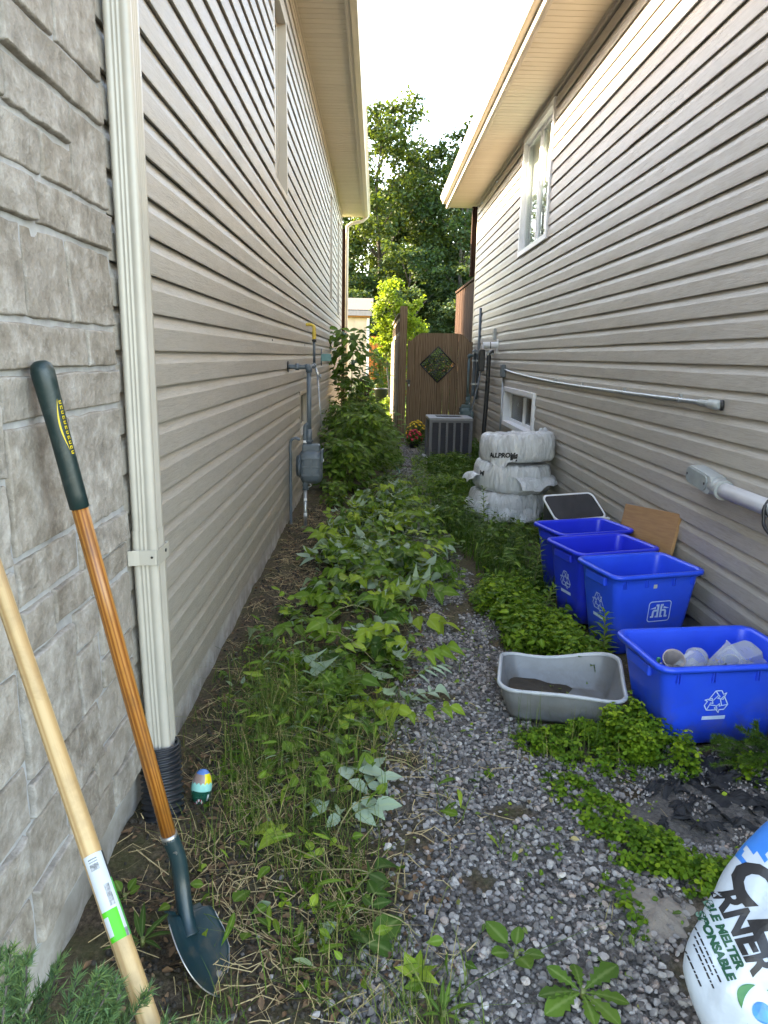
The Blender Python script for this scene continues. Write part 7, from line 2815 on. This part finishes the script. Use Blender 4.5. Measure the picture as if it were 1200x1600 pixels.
def tree(name, label, x, y, h, lobes, nleaf, size, mat, seed, trunk_r=.16, trunk_top=.85, tint=.45, group='trees behind the back yard', lift=.1):
    """tapered trunk, limbs out to lobes (dx, dy, z, radius, height radius), leaves through each lobe"""
    rng = np.random.default_rng(seed)
    t = thing(name, label, 'tree', (x, y, 0), group=group)
    n_ = 9
    tp = [(x + .25 * math.sin(i * .9 + seed) * (i / n_), y + .2 * math.cos(i * 1.1 + seed) * (i / n_), h * trunk_top * i / n_ - .1) for i in range(n_ + 1)]
    MB().tube(tp, [trunk_r * (1 - .8 * i / n_) * (1.25 if i == 0 else 1) for i in range(n_ + 1)], 10).build('trunk', M_BARK, t)
    ls = np.array(lobes)
    vol = ls[:, 3] ** 2 * ls[:, 4]; cnt = (vol / vol.sum() * nleaf).astype(int)
    parts = []
    for (dx, dy, z, r, rz), c in zip(lobes, cnt):
        top = Vector((x + dx, y + dy, z))
        q = tp[min(n_, max(1, int((z - .35 * abs(dx) - .6) / (h * trunk_top) * n_)))]
        mid = Vector(q).lerp(top, .55) + Vector((0, 0, .15))
        MB().tube([q, mid, top], [trunk_r * .32, trunk_r * .2, trunk_r * .06], 6).build('limb', M_BARK, t)
        # twig clumps through the lobe
        ncl = max(8, c // 38)
        v = rng.normal(size=(ncl, 3)); v /= np.linalg.norm(v, axis=1, keepdims=True)
        v *= (rng.uniform(.25, 1, (ncl, 1)) ** .5) * rng.uniform(.8, 1.15, (ncl, 1))
        C_ = np.array([x + dx, y + dy, z]) + v * np.array([r, r, rz])
        k = rng.integers(0, ncl, c)
        spread = np.array([r, r, rz * .8]) * .20
        P = C_[k] + rng.normal(size=(c, 3)) * spread + np.array([0, 0, -.1 * r])
        az = rng.uniform(0, 6.283, c)
        D = np.stack([np.cos(az), np.sin(az), rng.normal(-.35, .4, c)], 1)
        N = rng.normal(0, .7, (c, 3)); N[:, 2] += .6
        V, F = scatter(QUAD[0], QUAD[1], P, frames(D, N), size * rng.uniform(.6, 1.25, c))
        ct = rng.normal(tint, .14, ncl)
        parts.append((V, F, np.repeat(np.clip(ct[k] + rng.normal(0, .1, c), 0, 1), 4), 0))
    V, F, T, mi = merge(parts)
    stuff(link('crown', np_mesh('crown', V, F, mat, T), t))
    return t


def auto_lobes(h, w, seed, lo=.18, n=13, top=.98):
    r = random.Random(seed)
    out = []
    for i in range(n):
        f = lo + (top - lo) * (i + .5) / n
        rad = w * math.sin(math.pi * min(1, max(.12, (1 - f) * 1.05))) ** .7
        a = i * 2.4 + seed
        out.append((rad * .72 * math.cos(a), rad * .72 * math.sin(a), h * f, .42 * w * (1.15 - .5 * f), h * .085 * (1.2 - .4 * f)))
    out.append((0, 0, h * .95, .28 * w, h * .06))
    return out


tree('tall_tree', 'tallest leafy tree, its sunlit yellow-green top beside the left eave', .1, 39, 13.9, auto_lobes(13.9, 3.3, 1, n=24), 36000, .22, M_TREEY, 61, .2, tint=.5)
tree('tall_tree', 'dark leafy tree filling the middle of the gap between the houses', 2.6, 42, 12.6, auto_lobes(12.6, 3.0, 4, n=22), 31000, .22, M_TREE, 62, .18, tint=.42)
tree('tall_tree', 'leafy tree rising behind the right eave, lighter at the tip', 4.4, 38, 12.7, auto_lobes(12.7, 2.8, 2, n=18), 24000, .21, M_TREE, 63, .18, tint=.55)
tree('tall_tree', 'leafy tree hidden by the left house except its right side', -5.4, 41, 12.8, auto_lobes(12.8, 3.2, 3), 9000, .24, M_TREE, 64, .2)
tree('tall_tree', 'leafy tree mostly hidden behind the right house', 8.8, 41, 13, auto_lobes(13, 3.4, 5), 9000, .24, M_TREE, 65, .2)
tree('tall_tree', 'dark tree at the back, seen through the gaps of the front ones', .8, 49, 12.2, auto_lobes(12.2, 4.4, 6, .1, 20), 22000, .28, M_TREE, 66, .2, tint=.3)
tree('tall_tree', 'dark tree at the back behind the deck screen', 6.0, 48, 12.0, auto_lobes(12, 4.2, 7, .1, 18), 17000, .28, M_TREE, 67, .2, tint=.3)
tree('understory_tree', 'lower dark tree filling the ground behind the lime green maple', 1.6, 35, 6.6, auto_lobes(6.6, 2.6, 8, .1, 15), 15000, .19, M_TREE, 68, .12, tint=.35)
tree('understory_tree', 'lower dark tree behind the pale shed', -2.2, 35, 6.2, auto_lobes(6.2, 2.6, 9, .1, 15), 13000, .19, M_TREE, 69, .12, tint=.35)
tree('understory_tree', 'lower dark tree behind the gate and deck screen', 4.9, 34, 6.4, auto_lobes(6.4, 2.4, 10, .08, 15), 13000, .19, M_TREE, 70, .12, tint=.38)
bush('bush', 'green bush right behind the gate, seen through its diamond', 'bush', 1.25, 15.2, .75, 2.3, 2200, .12, M_LEAF, 25, tint=.7, stems=9)
tree('young_maple', 'bright lime green young maple above the fence post', .50, 24.5, 4.2, [(.0, 0, 3.75, .34, .45), (-.12, 0, 3.2, .42, .45), (.15, .1, 2.7, .5, .45), (.72, 0, 3.0, .30, .38), (.85, 0, 2.55, .42, .4), (-.42, 0, 2.6, .26, .38), (.3, 0, 2.1, .65, .45), (.95, 0, 3.4, .14, .22), (-.25, 0, 2.05, .35, .35), (.5, 0, 1.5, .5, .4)], 6200, .13, M_LIME, 71, .04, tint=.5)
